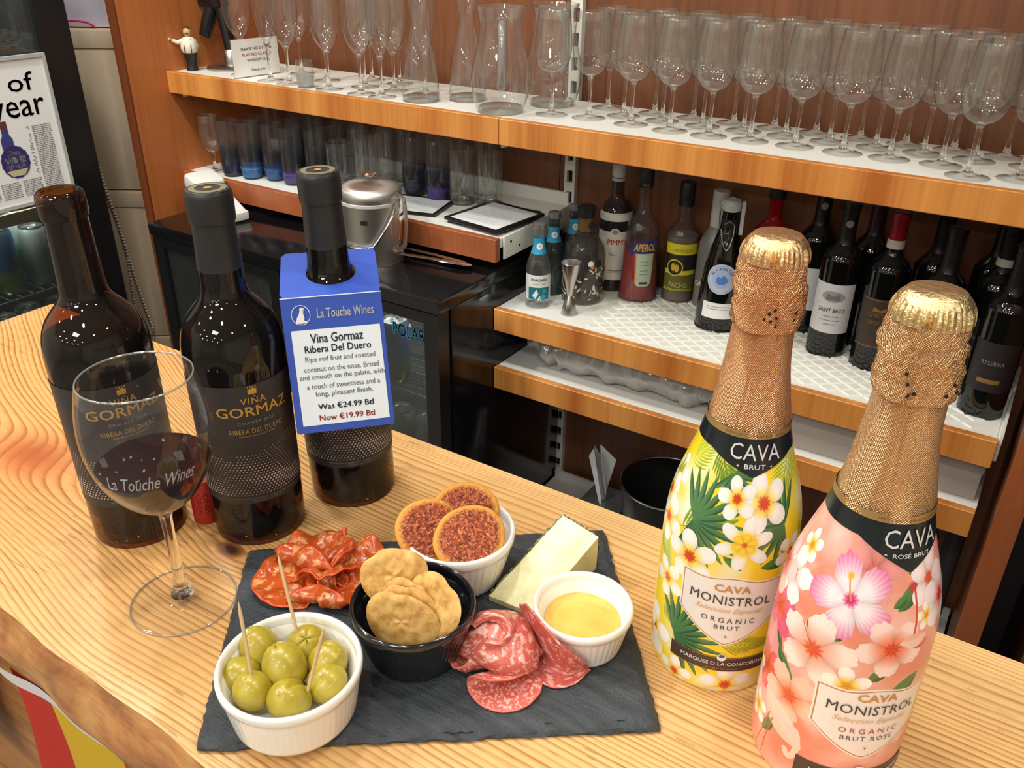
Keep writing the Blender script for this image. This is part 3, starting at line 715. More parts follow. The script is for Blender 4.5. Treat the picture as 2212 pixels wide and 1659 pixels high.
back = [(-.835, 1.690), (-.730, 1.695), (-.646, 1.695), (-.562, 1.695), (-.482, 1.697), (-.403, 1.697), (-.323, 1.697), (-.244, 1.697), (-.165, 1.697), (-.083, 1.697)]
for rname, L in (('front', front), ('middle', mid), ('back', back)):
    for i, (x, y) in enumerate(L):
        lab = f'clear wine glass on the top shelf, {ORD[i]} from the left in the {rname} row'
        if rname == 'front' and i == 10: lab = 'clear wine glass standing forward at the shelf edge, near the right end of the row'
        g = 'wine glasses on the top shelf'; loc = (x, y, T + .133)
        if wg0 is None: wg0 = stemglass('wine_glass', .0335, .080, WG_BOWL, lab, 'wine glass', g, loc)
        else:
            o = copy_tree(wg0); o.location = loc; o['label'] = lab
TUL = [(.0, .082), (.006, .0835), (.0155, .094), (.0245, .108), (.031, .128), (.034, .155), (.0335, .19), (.0305, .235)]
FLU = [(.0, .084), (.0055, .086), (.0125, .098), (.0195, .118), (.0245, .145), (.0265, .175), (.0262, .205), (.0245, .232)]
protos = {}
for i, (k, x, y, where) in enumerate([('t', -1.775, 1.548, 'behind the paper sign'), ('f', -1.652, 1.520, 'at the right edge of the paper sign'), ('t', -1.583, 1.513, 'just left of the frosted tumbler'),
        ('t', -1.668, 1.640, 'in the back row behind the sign'), ('t', -1.456, 1.512, 'just right of the frosted tumbler'), ('f', -1.545, 1.600, 'in the back row behind the frosted tumbler'), ('t', -1.412, 1.585, 'in the back row, between two front flutes'),
        ('t', -1.360, 1.512, 'third front glass left of the carafes'), ('f', -1.462, 1.668, 'at the back wall behind the middle flutes'), ('f', -1.296, 1.508, 'front glass nearest the first carafe'), ('t', -1.325, 1.585, 'in the back row near the first carafe'), ('f', -1.376, 1.668, 'at the back wall left of the carafes'), ('f', -1.245, 1.598, 'tucked behind the first carafe')]):
    kind = 'champagne flute' if k == 'f' else 'tall tulip glass'
    lab = f'clear {kind} on the top shelf, {where}'
    if k not in protos: protos[k] = stemglass(kind.replace(' ', '_').replace('tall_', ''), .032, .083 if k == 'f' else .081, FLU if k == 'f' else TUL, lab, kind.split()[-1] if k == 'f' else 'glass', 'flutes and tulip glasses on the top shelf', (x, y, T + .133))
    else: o = copy_tree(protos[k]); o.location = (x, y, T + .133); o['label'] = lab
c = root('frosted_tumbler', (-1.520, 1.503, T + .133), 'small frosted tumbler standing among the flute stems', 'tumbler')
lathe('cup', interp([(0, .002), (.0165, .0015), (.019, .004), (.021, .03), (.018, .060)], 3) + [(.0172, .0605), (.0165, .06)], M_GLASS_T, c, seg=28)
lathe('frosted_wax', [(0, .004), (.017, .004), (.0185, .010), (.0195, .028), (0, .029)], thin_glass('frosted', (200, 206, 202), (190, 196, 192), rough=.5, haze=.25), c, seg=28)
CAR = [(0, .003), (.037, .0), (.0395, .006), (.039, .03), (.033, .08), (.022, .13), (.0165, .155), (.0165, .17), (.022, .20), (.030, .23), (.034, .25)]
def carafe(x, y, lab):
    o = root('glass_carafe', (x, y, T + .133), lab, 'carafe', 'carafes on the top shelf')
    p = interp(CAR, 3); lathe('vessel', p + [(.0325, .2505), (.0318, .25)] , M_GLASS_T, o, seg=40)
    lathe('thick_base', [(.0365, .003), (.038, .006), (.0375, .010), (.030, .0115), (0, .0115)], thin_glass('base_glass', (236, 240, 238), (170, 178, 175), haze=.10, gloss=1.8), o, seg=32)
    lathe('seal', [(0.0, .0004), (.008, .0004), (.0095, 0)], M_GLASS_T, o, seg=20).matrix_local = Matrix.Rotation(math.radians(-20), 4, 'Z') @ Matrix.Rotation(-1.2, 4, 'Z') @ Matrix.Translation((.0365, 0, .045)) @ Matrix.Rotation(PI / 2 + .12, 4, 'Y') @ Matrix.Translation((0, 0, .001))
    return o
carafe(-1.205, 1.530, 'clear hourglass carafe on the top shelf, the one nearer the flutes'); carafe(-1.128, 1.595, 'clear hourglass carafe on the top shelf, the one behind the jug handle')
JUG = [(0, .004), (.043, .0), (.048, .006), (.056, .03), (.060, .06), (.057, .09), (.048, .125), (.043, .155), (.044, .175), (.050, .198)]
def jug(x, y, lab, rz):
    o = root('glass_jug', (x, y, T + .133), lab, 'jug', 'glass jugs on the top shelf', rz)
    sp = lambda a, z: .014 * math.exp(-(a / .35) ** 2) * max(0, (z - .16) / .038) ** 1.5
    lathe('vessel', interp(JUG, 3) + [(.0485, .1995), (.047, .197), (.041, .173)], M_GLASS_T, o, seg=56, dr=sp)
    lathe('thick_base', [(.042, .004), (.0455, .008), (.044, .012), (.034, .0135), (0, .013)], thin_glass('base_glass'), o, seg=32)
    hp = [(-.044 - .001, 0, .168), (-.055, 0, .172), (-.068, 0, .165), (-.076, 0, .14), (-.079, 0, .11), (-.078, 0, .08), (-.072, 0, .062), (-.063, 0, .058), (-.0595, 0, .066)]
    add('handle', tube_me('handle', [Vector(a).lerp(Vector(b), t) for a, b in zip(hp[:-1], hp[1:]) for t in (0, .5)] + [hp[-1]], .0085, thin_glass('jug_handle_glass', (226, 230, 230), (160, 168, 168), haze=.16, gloss=2.6), 12), o); return o
jug(-.999, 1.528, 'rounded glass jug with handle towards the front, at the shelf joint', math.radians(95 + 30)); jug(-.950, 1.655, 'second rounded glass jug behind the first, left of the wine glasses', math.radians(280))
# corkscrew, figurine, sign
ck = root('lever_corkscrew', (-1.872, 1.60, T + .133), 'black lever corkscrew machine with chrome base at the left end of the top shelf', 'corkscrew')
lathe('base_plate', [(0, 0), (.058, 0), (.058, .004), (.050, .009), (0, .010)], M_STEEL, ck, seg=40); lathe('post_collar', [(.019, .009), (.019, .034), (.016, .038), (0, .038)], M_STEEL, ck, seg=28)
tube('post', [(0, 0, .036), (-.006, 0, .07), (-.014, 0, .115)], .0135, M_BLACKP, ck, seg=16)
tube('clamp_arm', [(-.014, 0, .115), (-.03, -.004, .135), (-.058, -.008, .14)], [.014, .02, .016], M_BLACKP, ck, seg=14)
tube('lever_handle', [(-.035, 0, .125), (-.05, -.01, .09), (-.058, -.02, .06)], [.014, .015, .012], M_BLACKP, ck, seg=14)
box('pivot_block', -.07, -.005, -.018, .018, .115, .165, M_BLACKM, ck, .006); tube('pivot_bolt', [(-.035, -.022, .158), (-.035, .022, .158)], .009, M_CHROME, ck, seg=14)
tube('crank_arm', [(-.04, 0, .16), (-.055, 0, .185), (-.06, 0, .22)], [.02, .018, .016], M_BLACKP, ck, seg=14); tube('chrome_link', [(-.06, -.02, .172), (-.01, -.02, .178)], .007, M_CHROME, ck, seg=12)
fg = root('waiter_figurine', at(402, 150, .133) + Vector((.026, 0, 0)), 'tiny figurine of a moustached waiter in white shirt and black braces', 'figurine', rz=math.radians(-50))
Mskin = mat('figurine_skin', (206, 160, 110), .5); Mshirt = mat('figurine_shirt', (226, 220, 200), .5)
def ell(name, c, s, m, par, sub=3, rot=None):
    bm = bmesh.new(); bmesh.ops.create_icosphere(bm, subdivisions=sub, radius=1)
    for v in bm.verts: v.co = Vector((v.co.x * s[0], v.co.y * s[1], v.co.z * s[2]))
    if rot: bm.transform(rot)
    bmesh.ops.translate(bm, verts=bm.verts, vec=c); return add(name, from_bm(name, bm, m, True, 1.2), par)
lathe('trousers', interp([(0, 0), (.010, 0), (.0105, .004), (.0095, .015), (.013, .030), (.0125, .034), (0, .036)], 2), M_BLACKM, fg, seg=20)
lathe('shirt', interp([(.0118, .031), (.0155, .038), (.016, .046), (.013, .056), (.007, .062), (0, .063)], 2), Mshirt, fg, seg=24)
ell('head', (0, 0, .070), (.0076, .0076, .0095), Mskin, fg); ell('hair', (-.001, 0, .0745), (.0066, .0068, .006), mat('figurine_hair', (60, 40, 28), .6), fg); tube('moustache', [(.0062, -.0035, .0675), (.0073, 0, .068), (.0062, .0035, .0675)], .0009, M_BLACKM, fg)
ell('nose', (.0068, 0, .0698), (.0015, .0012, .0015), Mskin, fg, 2)
tube('sleeve', [(0, -.010, .055), (.002, -.020, .051), (.006, -.029, .056)], [.0045, .0042, .0034], Mshirt, fg); ell('hand', (.008, -.033, .058), (.003, .0035, .003), Mskin, fg, 2)
tube('sleeve', [(0, .010, .055), (-.002, .014, .046), (-.007, .012, .040)], [.0045, .004, .0034], Mshirt, fg)
for s_ in (-1, 1): tube('brace', [(.0145, s_ * .006, .034), (.0152, s_ * .0062, .044), (.0095, s_ * .0058, .0575), (.003, s_ * .0055, .0622), (-.008, s_ * .005, .058), (-.015, s_ * .004, .040)], .0009, M_BLACKM, fg)
fg.scale = (1.3, 1.3, 1.3); ck.scale = (1.15, 1.15, 1.25)
pA, pB = at(508, 172, .133), at(608, 158, .133)
sg = root('paper_sign', pA, 'small printed notice in a clear stand among the flutes', 'sign', rz=math.atan2((pB - pA).y, (pB - pA).x))
SW = (pB - pA).length; SH = .088
tl = Matrix.Rotation(.12, 4, 'X')
pp = add('paper', box_me('paper', .002, SW - .002, .0012, .0018, .003, SH, mat('notice_paper', (240, 238, 234), .6)), sg); pp.matrix_local = Matrix.Rotation(-.12, 4, 'X')
st_ = add('stand', boxes_me('stand', [(0, SW, .0024, .0034, .001, SH + .002), (0, SW, .0036, .016, .0005, .002)], M_GLASS_T), sg); 
for (s_, w_, h_, z, m_) in (('PLACES ARE LIMITED', .062, .0032, .081, M_GREY_INK), ('ON THIS FLOOR', .050, .003, .075, M_GREY_INK)): pass
for (s_, w_, h_, z, m_, sh_) in (('PLEASE NO SITTING', .088, .0068, .062, M_BLACK_INK, 0), ('PLACING GLASSES', .084, .0066, .049, M_RED_INK, 0), ('WINDOW SILL', .060, .0066, .036, M_BLACK_INK, 0), ('Thank you', .044, .008, .012, M_BLACK_INK, .15)):
    t_ = add('notice_lettering', text_me('notice_lettering', s_, m_, w=w_, h=h_, bold=.012, shear=sh_, fn=lambda x, y: (SW * .52 + x, .0009, z + y)), sg); t_.matrix_local = Matrix.Rotation(-.0, 4, 'X')
pp.matrix_local = Matrix.Identity(4)

# ------------------------------------------------------------------ tumblers on the left middle shelf
def tum_mat(name, body, base):
    return thin_glass(name, (238, 240, 240), (150, 156, 160), haze=.03, zramp=(.14, [(0.0, base), (0.22, base), (0.28, body), (0.42, body), (0.60, (250, 250, 250)), (1.0, (255, 255, 255))]))
TM = {'navy': tum_mat('navy_tumbler_glass', (70, 84, 132), (90, 120, 170)), 'blue': tum_mat('blue_tumbler_glass', (84, 104, 160), (150, 190, 220)), 'purple': tum_mat('purple_tumbler_glass', (100, 86, 136), (180, 160, 214)), 'clear': M_GLASS_T}
PB = {'navy': mat('tumbler_base_navy', (34, 84, 130), .15), 'light blue': mat('tumbler_base_light_blue', (120, 196, 232), .2), 'teal': mat('tumbler_base_teal', (96, 168, 190), .2), 'blue': mat('tumbler_base_blue', (62, 140, 204), .2), 'purple': mat('tumbler_base_purple', (130, 112, 186), .2)}
def tumbler(x, y, z, kind, col, label, group, r=.029, h=.142):
    o = root('tumbler', (x, y, z), label, 'tumbler', group)
    pr = [(0, .003), (r * .72, .0015), (r * .88, .006), (r * .97, .02), (r, .05), (r * .98, h * .7), (r * .97, h)] if kind != 'clear' else [(0, .003), (r * .9, .001), (r * .95, .005), (r * .97, .03), (r, h)]
    lathe('glass_wall', interp(pr, 2) + [(pr[-1][0] - .0006, h + .0006), (pr[-1][0] - .0014, h)], TM[kind], o, seg=32)
    if col: lathe('coloured_base', interp([(0, .005), (r * .66, .0035), (r * .82, .008), (r * .91, .02), (r * .935, .034), (0, .026)], 2), PB[col], o, seg=32)
    else: lathe('thick_base', [(0, .004), (r * .88, .0025), (r * .9, .010), (0, .012)], M_SOLIDG, o, seg=24)
    return o
gT = 'tall tumblers on the middle shelf'
for (x, y, k, c_, lb) in [(-1.822, 1.512, 'navy', 'navy', 'tall tumbler with dark navy base, first after the small wine glass'), (-1.762, 1.522, 'blue', 'light blue', 'tall tumbler with light blue base at the shelf edge'), (-1.792, 1.574, 'blue', 'teal', 'tall tumbler with teal base in the second row'),
                          (-1.700, 1.545, 'blue', 'blue', 'tall tumbler with mid blue base, left of the purple one'), (-1.632, 1.542, 'purple', 'purple', 'tall tumbler with purple base beside the bottle neck'), (-1.565, 1.560, 'navy', 'navy', 'tall dark navy tumbler right of the purple one'),
                          (-1.322, 1.640, 'navy', 'navy', 'dark navy tumbler behind the menus, left of two'), (-1.246, 1.636, 'purple', 'purple', 'dark purple tumbler behind the menus, right of two')]:
    tumbler(x, y, T - .118, k, c_, lb, gT)
for i, (x, y, r, h) in enumerate([(-1.185, 1.648, .031, .130), (-1.115, 1.662, .031, .125), (-1.494, 1.566, .033, .118), (-1.42, 1.580, .030, .135)]):
    tumbler(x, y, T - .118, 'clear', None, ['clear straight tumbler behind the stacked menus, left one', 'clear straight tumbler behind the stacked menus, right one', 'wide clear tumbler above the ice bucket lid', 'clear tumbler right above the ice bucket lid'][i], 'clear tumblers on the middle shelf', r, h)
for i in range(10):
    x = -1.865 + i * .078
    tumbler(x, 1.715 if i % 2 else 1.700, T - .118, ['clear', 'blue', 'clear', 'purple', 'clear', 'clear', 'clear', 'clear', 'clear', 'clear'][i], None, f'tall tumbler in the shaded back row, {ORD[i]} from the left', 'back row tumblers on the middle shelf')
for i in range(5):
    tumbler(-1.715 + i * .075, 1.634, T - .118, ['blue', 'purple', 'blue', 'clear', 'clear'][i], ['teal', 'purple', 'blue', None, None][i], f'tall tumbler in the middle row, {ORD[i]} from the left', 'middle row tumblers on the middle shelf')
SG = [(0, .050), (.006, .0515), (.016, .058), (.0245, .070), (.0285, .088), (.0280, .108), (.0262, .130), (.0250, .146)]
stemglass('wine_glass', .028, .050, SG, 'small wine glass alone at the left end of the tumbler shelf', 'wine glass', None, (-1.888, 1.508, T - .118))
# menus
M_PAPER = mat('white_paper', (226, 230, 232), .5)
def menu(cx, cy, z, w, h, rz, tilt, label):
    o = root('menu_holder', (cx, cy, z), label, 'menu', 'menu holders on the middle shelf', rz); o.rotation_euler = (tilt[0], tilt[1], rz)
    box('cover', -w / 2, w / 2, -h / 2, h / 2, 0, .004, M_BLACKP, o, .001); 
    add('border', boxes_me('border', [(-w / 2, w / 2, -h / 2, -h / 2 + .008, .0042, .0065), (-w / 2, w / 2, h / 2 - .008, h / 2, .0042, .0065), (-w / 2, -w / 2 + .008, -h / 2 + .0082, h / 2 - .0082, .0042, .0065), (w / 2 - .008, w / 2, -h / 2 + .0082, h / 2 - .0082, .0042, .0065)], M_BLACKP), o)
    box('sheet', -w / 2 + .0085, w / 2 - .0085, -h / 2 + .0085, h / 2 - .0085, .0043, .0050, M_PAPER, o)
    L = [(-w * .3 + random.uniform(0, .01), w * random.uniform(.05, .3), -h * .3 + k * .012, -h * .3 + k * .012 + .002, .00505, .0052) for k in range(int(h * .6 / .012))]
    add('faint_print', boxes_me('faint_print', L, mat('pale_print', (186, 190, 196), .6)), o)['kind'] = 'stuff'
menu(-1.052, 1.590, T - .1175, .150, .165, math.radians(4), (0, 0), 'black-edged menu holder, lower one of the stacked pair')
menu(-1.040, 1.570, T - .1095, .155, .165, math.radians(-8), (.012, .0), 'black-edged menu holder on top of the pair, overhanging the shelf edge')
menu(-1.275, 1.555, T - .1175, .19, .13, math.radians(14), (0, 0), 'black-edged menu holder lying behind the ice bucket')

# ------------------------------------------------------------------ on the bottle fridge: card reader, ice bucket, tongs
rd = root('card_terminal', (-1.755, 1.398, FZ), 'white handheld card terminal propped on the fridge top at the left', 'card terminal', rz=math.radians(-12))
cr_ = box('terminal_body', -.085, .075, -.036, .036, .0, .022, mat('white_plastic', (228, 230, 224), .3), rd, .008, 3); cr_.matrix_local = Matrix.Translation((0, 0, .030)) @ Matrix.Rotation(.42, 4, 'Y')
hd = box('terminal_head', -.055, .012, -.040, .040, .0, .036, mat('white_plastic', (228, 230, 224), .3), rd, .010, 3); hd.matrix_local = Matrix.Translation((-.045, 0, .050)) @ Matrix.Rotation(.25, 4, 'Y')
sc_ = box('screen', .022, .058, -.026, .026, .0221, .0228, M_SLOT, rd); sc_.matrix_local = cr_.matrix_local.copy()
sl_ = box('card_slot', -.0565, -.0548, -.026, .026, .012, .015, M_SLOT, rd); sl_.matrix_local = hd.matrix_local.copy()
ft = box('grip_end', .045, .085, -.034, .034, .001, .027, mat('white_plastic', (228, 230, 224), .3), rd, .009, 3)
ib = root('ice_bucket', (-1.232, 1.378, FZ), 'brushed steel ice bucket with domed lid and clear lever handle', 'ice bucket', rz=math.atan2(-1.378, 1.232))
M_BRUSH = mat('brushed_steel_body', (206, 206, 202), .40, 1.0); n = N(M_BRUSH); n.b.inputs['Anisotropic'].default_value = .6
lathe('body', interp([(0, .001), (.058, .001), (.0635, .006), (.0655, .05), (.067, .12), (.0675, .132)], 2), M_BRUSH, ib, seg=64)
lathe('rim_band', [(.0675, .131), (.0690, .132), (.0690, .138), (.0675, .139)], mat('white_rim', (216, 216, 212), .3, .3), ib, seg=64)
lathe('lid', interp([(.0672, .139), (.067, .150), (.062, .162), (.048, .170), (.025, .174), (0, .175)], 3), M_BRUSH, ib, seg=64)
lathe('lid_knob', interp([(.004, .173), (.004, .180), (.012, .182), (.015, .187), (.011, .192), (0, .193)], 2), M_SOLIDG, ib, seg=24)
# clear lever handle on the right-hand side, flat bar swing in front
ang_h = math.radians(44)
def cp(a, r, z): return (r * math.cos(a), r * math.sin(a), z)
hb = [cp(ang_h, .069, .140), cp(ang_h, .078, .155), cp(ang_h, .090, .150), cp(ang_h, .093, .13), cp(ang_h, .093, .09), cp(ang_h, .088, .05), cp(ang_h, .078, .038), cp(ang_h, .068, .036)]
tube('lever_handle', hb, .009, M_SOLIDG, ib, seg=12)
pts = [cp(ang_h - .02, .072, .128)] + [cp(math.radians(44 - k * 9), .0735 + .001, .128 - k * .0155) for k in range(1, 6)] + [cp(math.radians(40 - k * 14), .0725, .046) for k in range(4, 9)]
tube('carrying_bail', pts, .0032, M_CHROME, ib, seg=8)
lb_ = lathe('maker_plate', [(.0676, .096), (.0680, .105)], M_SLOT, ib, seg=6, a0=-22, a1=-10, smooth=False)
tg = root('ice_tongs', (-1.105, 1.432, FZ), 'steel ice tongs lying on the fridge top beside the bucket', 'tongs', rz=math.radians(2))
for s_ in (-1, 1):
    P_ = [(.082, 0, .008 + .004), (.07, s_ * .006, .013), (.0, s_ * .013, .013), (-.06, s_ * .017, .012), (-.078, s_ * .019, .012), (-.090, s_ * .014, .011)]
    tube('arm', P_, [.008, .0085, .0075, .0095, .0085, .004], M_CHROME, tg, seg=10, flat=.28)
tube('spring_bend', [(.078, -.006, .012), (.088, -.004, .012), (.090, 0, .012), (.088, .004, .012), (.078, .006, .012)], .006, M_CHROME, tg, seg=10, flat=.3)

# ------------------------------------------------------------------ bottles on the bottle shelf
def facing(x, y): return math.atan2(-y, -x)
def rad_of(prof):
    zs = [p[1] for p in prof]; rs = [p[0] for p in prof]; return lambda z: float(np.interp(z, zs, rs))
def bottle(name, x, y, zb, prof, m, label, cat='bottle', group='bottles on the bottle shelf', seg=36, turn=0.0, liquid=None):
    if zb == -.275 and x > -.76: zb = MATZ
    o = root(name, (x, y, T + zb), label, cat, group, facing(x, y) + math.radians(turn))
    P = interp(prof, 3); lathe('glass_body', P, m, o, seg=seg); o['_'] = 1; del o['_']
    if liquid:
        f = rad_of(P); zs = [z for z in np.linspace(.004, liquid[0], 12)]
        lathe('liquid', [(0, .004)] + [(max(f(z) - .002, .001), z) for z in zs] + [(0, liquid[0])], liquid[1], o, seg=seg)
    return o, rad_of(P)
def band(o, rf, z0, z1, a0, a1, m, name='label', off=.0004, n=6, seg=20):
    zs = np.linspace(z0, z1, n); return lathe(name, [(rf(z) + off, z) for z in zs], m, o, seg=seg, a0=a0, a1=a1)
def wrap(rf, ac, z0, off=.0009): return lambda x, y: ((rf(z0 + y) + off) * math.cos(math.radians(ac) + x / (rf(z0) + off)), (rf(z0 + y) + off) * math.sin(math.radians(ac) + x / (rf(z0) + off)), z0 + y)
def btext(o, rf, s, ac, z0, w, h, m, name='lettering', off=.0009, maxlen=.004, **k): return add(name, text_me(name, s, m, w=w, h=h, fn=wrap(rf, ac, z0, off), maxlen=maxlen, **k), o)
def patch(o, rf, pts, ac, m, name='print', off=.0007):
    """flat printed shape wrapped on the body: pts in metres (arc, z)"""
    bm = bmesh.new(); f = bm.faces.new([bm.verts.new((p[0], p[1], 0)) for p in pts]); bmesh.ops.triangulate(bm, faces=bm.faces[:])
    for _ in range(3):
        L = [e for e in bm.edges if e.calc_length() > .006]
        if not L: break
        bmesh.ops.subdivide_edges(bm, edges=L, cuts=1); bmesh.ops.triangulate(bm, faces=[f for f in bm.faces if len(f.verts) > 3])
    for v in bm.verts:
        x, z = v.co.x, v.co.y; r = rf(z) + off; a = math.radians(ac) + x / r; v.co = (r * math.cos(a), r * math.sin(a), z)
    me = bpy.data.meshes.new(name); bm.to_mesh(me); bm.free(); me.materials.append(m); return add(name, me, o)
def disc(cx, cz, rx, rz=None, n=28, a=0): return [(cx + rx * math.cos(t + a), cz + (rz or rx) * math.sin(t + a)) for t in np.linspace(0, 2 * PI, n + 1)[:-1]]
M_BGLASS = mat('dark_wine_glass', (12, 14, 13), .06, spec=.7)
TON = [(0, .001), (.026, 0), (.0275, .004), (.0278, .05), (.0275, .085), (.024, .105), (.016, .125), (.0125, .140), (.0125, .175), (.0135, .180), (.0135, .186)]
M_TBLUE = mat('tonic_blue_label', (44, 150, 186), .45)
for i, (x, y, lab) in enumerate([(-.903, 1.537, 'small tonic bottle with white and teal label at the shelf end'), (-.915, 1.622, 'small tonic bottle with blue neck label, second one back'), (-.905, 1.700, 'small tonic bottle with blue neck label at the very back')]):
    o, rf = bottle('tonic_bottle', x, y, -.275, TON, M_GLASS_T if i == 0 else thin_glass('darker_tonic_glass', (170, 186, 184), (90, 104, 104)), lab, group='tonic bottles on the bottle shelf')  # the two bottles behind are of darker glass
    lathe('cap', [(.0142, .176), (.0146, .180), (.0142, .187), (.010, .189), (0, .189)], mat('tonic_cap', (150, 154, 150), .35, .7), o, seg=24)
    band(o, rf, .122, .156, -179, 179, M_TBLUE, 'neck_label', seg=32)
    patch(o, rf, disc(0, .139, .0075), 8, M_WHITE_INK, 'roundel', .0009); btext(o, rf, 'R', 8, .1365, None, .005, M_TBLUE, 'roundel_letter', .0011)
    if i == 0:
        band(o, rf, .020, .078, -70, 75, mat('tonic_white_label', (224, 230, 226), .5), seg=24)
        btext(o, rf, 'POACHERS', 6, .064, .038, .0065, M_DARK_INK, 'brand_lettering', bold=.03); btext(o, rf, 'CLASSIC TONIC', 6, .056, .030, .0036, M_GREY_INK, 'small_lettering')
        band(o, rf, .021, .050, -45, 55, mat('teal_art', (22, 106, 118), .5), 'teal_print', .0006)
        for pts, m_ in (([(-.016, .030), (-.006, .046), (-.002, .036), (-.008, .024)], M_WHITE_INK), ([(.0, .024), (.010, .036), (.018, .028), (.012, .022)], M_TBLUE), (disc(.012, .042, .0045), M_TBLUE), ([(-.004, .022), (.002, .032), (.004, .022)], M_WHITE_INK), ([(-.014, .022), (-.010, .030), (-.005, .022)], M_TBLUE)): patch(o, rf, pts, 6, m_, 'leaf_print', .0009)
GIN = [(0, .002), (.042, 0), (.047, .006), (.0475, .06), (.047, .10), (.042, .128), (.028, .146), (.0175, .153), (.0165, .16), (.0165, .178)]
o, rf = bottle('gin_bottle', -.838, 1.625, -.275, GIN, thin_glass('smoked_gin_glass', (206, 200, 190), (110, 104, 96), haze=.03), 'squat round gin bottle with white leaf etching and black stopper', group=None)
lathe('stopper', [(.0165, .190), (.0205, .191), (.0205, .212), (.018, .214), (0, .214)], M_BLACKM, o, seg=28); band(o, lambda z: .0168, .160, .190, -179, 179, mat('aged_gold_band', (120, 92, 52), .4, .4), 'neck_wrap', seg=32)
random.seed(5); bmL = bmesh.new(); Mleaf = mat('etched_white', (206, 202, 186), .5); Mlf2 = mat('etched_brown', (84, 66, 48), .5)
def leafpts(cx, cz, L, w, a): 
    P = []
    for t in np.linspace(0, 1, 6): P.append((L * (t - .5), w * math.sin(PI * t)))
    for t in np.linspace(1, 0, 6)[1:-1]: P.append((L * (t - .5), -w * math.sin(PI * t)))
    return [(cx + p[0] * math.cos(a) - p[1] * math.sin(a), cz + p[0] * math.sin(a) + p[1] * math.cos(a)) for p in P]
for i in range(52):
    cx, cz = random.uniform(-.045, .062), random.uniform(.014, .085); patch(o, rf, leafpts(cx, cz, random.uniform(.009, .016), random.uniform(.0014, .0026), random.uniform(0, PI)), 0, Mleaf if i % 3 else Mlf2, 'etched_leaf', .0008 + .0001 * (i % 3))
for k in range(3): patch(o, rf, [(-.062 + .006 * k + .022 * math.sin(t) * (1 - k * .2) - .004 * 0, .055 + (.034 - .007 * k) * math.cos(t)) for t in np.linspace(2.4, 6.2, 14)] + [(-.062 + .006 * k + (.022 * (1 - k * .2) - .0024) * math.sin(t), .055 + (.034 - .007 * k - .0024) * math.cos(t)) for t in np.linspace(6.2, 2.4, 14)], 18, Mleaf, 'etched_scroll', .0009)
patch(o, rf, disc(.016, .098, .0065), 0, M_WHITE_INK, 'seal_print', .001); patch(o, rf, disc(.020, .090, .004), 0, mat('orange_dot', (214, 128, 54), .5), 'seal_print', .0012); patch(o, rf, disc(.036, .097, .008), 0, M_BLACK_INK, 'seal_print', .001)
tg_ = box('hang_tag', -.004, .004, -.044, -.016, .146, .158, M_BLACKM, o, .001); tg_.matrix_local = Matrix.Translation((.012, -.012, .02)) @ Matrix.Rotation(-.35, 4, 'X')
jg = root('jigger', (-.819, 1.530, T - .275), 'double-ended steel jigger standing in front of the gin bottle', 'jigger')
lathe('cone', interp([(.0175, .0), (.0172, .002), (.013, .022), (.0065, .040), (.0062, .044), (.011, .070), (.018, .098), (.0215, .118)], 3) + [(.0209, .1185), (.0205, .117), (.0165, .096), (.009, .066), (0, .05)], M_STEEL, jg, seg=40)
# spirit bottles
PIM = [(0, .002), (.034, 0), (.0365, .005), (.0365, .165), (.035, .182), (.028, .198), (.019, .208), (.0145, .218), (.0135, .25), (.0135, .26)]
o, rf = bottle('liqueur_bottle', -.816, 1.730, -.275, PIM, thin_glass('brownish_glass', (180, 150, 128), (110, 80, 60)), 'brown liqueur bottle with white label and red PIMM\'S lettering', group=None, liquid=(.19, mat('dark_liqueur', (24, 14, 12), .1)))
lathe('cap', [(.0148, .250), (.0155, .252), (.0155, .284), (.0145, .286), (0, .286)], mat('grey_white_cap', (190, 194, 194), .4), o, seg=28); lathe('cap_ring', [(.0157, .257), (.0159, .258), (.0157, .259)], M_DARK_INK, o, seg=28)
ML = mat('cream_label', (222, 218, 206), .5)
band(o, rf, .028, .142, -80, 85, ML, seg=26); band(o, rf, .166, .184, -80, 85, ML, 'shoulder_label'); patch(o, rf, disc(.0, .141, .011, .009), 0, ML, 'crest', .0007); patch(o, rf, disc(.0, .142, .007, .006), 0, mat('crest_olive', (150, 144, 110), .5), 'crest', .001)
btext(o, rf, "PIMM'S", 10, .112, .046, .013, mat('pimms_red', (190, 44, 36), .5), 'brand_lettering', bold=.02); btext(o, rf, 'No.1', -4, .086, .020, .008, mat('brown_ink', (110, 84, 60), .5), 'small_lettering', shear=.4); band(o, rf, .050, .0515, -78, 83, M_DARK_INK, 'rule', .0007); band(o, rf, .046, .0465, -78, 83, M_DARK_INK, 'rule', .0007)
APE = [(0, .003), (.041, 0), (.043, .006), (.0415, .05), (.037, .13), (.036, .155), (.031, .172), (.020, .190), (.0145, .205), (.013, .25), (.013, .262)]
o, rf = bottle('aperitif_bottle', -.735, 1.697, -.275, APE, thin_glass('clear_bottle_glass', (232, 224, 216), (150, 130, 118), haze=.03), 'red orange aperitif bottle with blue and yellow APEROL label', group=None, liquid=(.118, mat('red_aperitif', (150, 34, 32), .08)))
lathe('cap', [(.0150, .250), (.0158, .252), (.0158, .290), (.0148, .292), (0, .292)], M_BLACKM, o, seg=28); btext(o, lambda z: .0162, 'APEROL', 0, .254, .014, .005, M_GOLD_INK, 'cap_lettering', .0002)
patch(o, rf, [(-.026, .108), (.040, .118), (.042, .148), (.020, .142), (-.026, .134)], 2, mat('aperol_blue', (38, 48, 116), .45), 'label', .0006); btext(o, rf, 'APEROL', 14, .117, .050, .017, mat('aperol_yellow', (226, 172, 44), .45), 'brand_lettering', shear=.25, bold=.03)
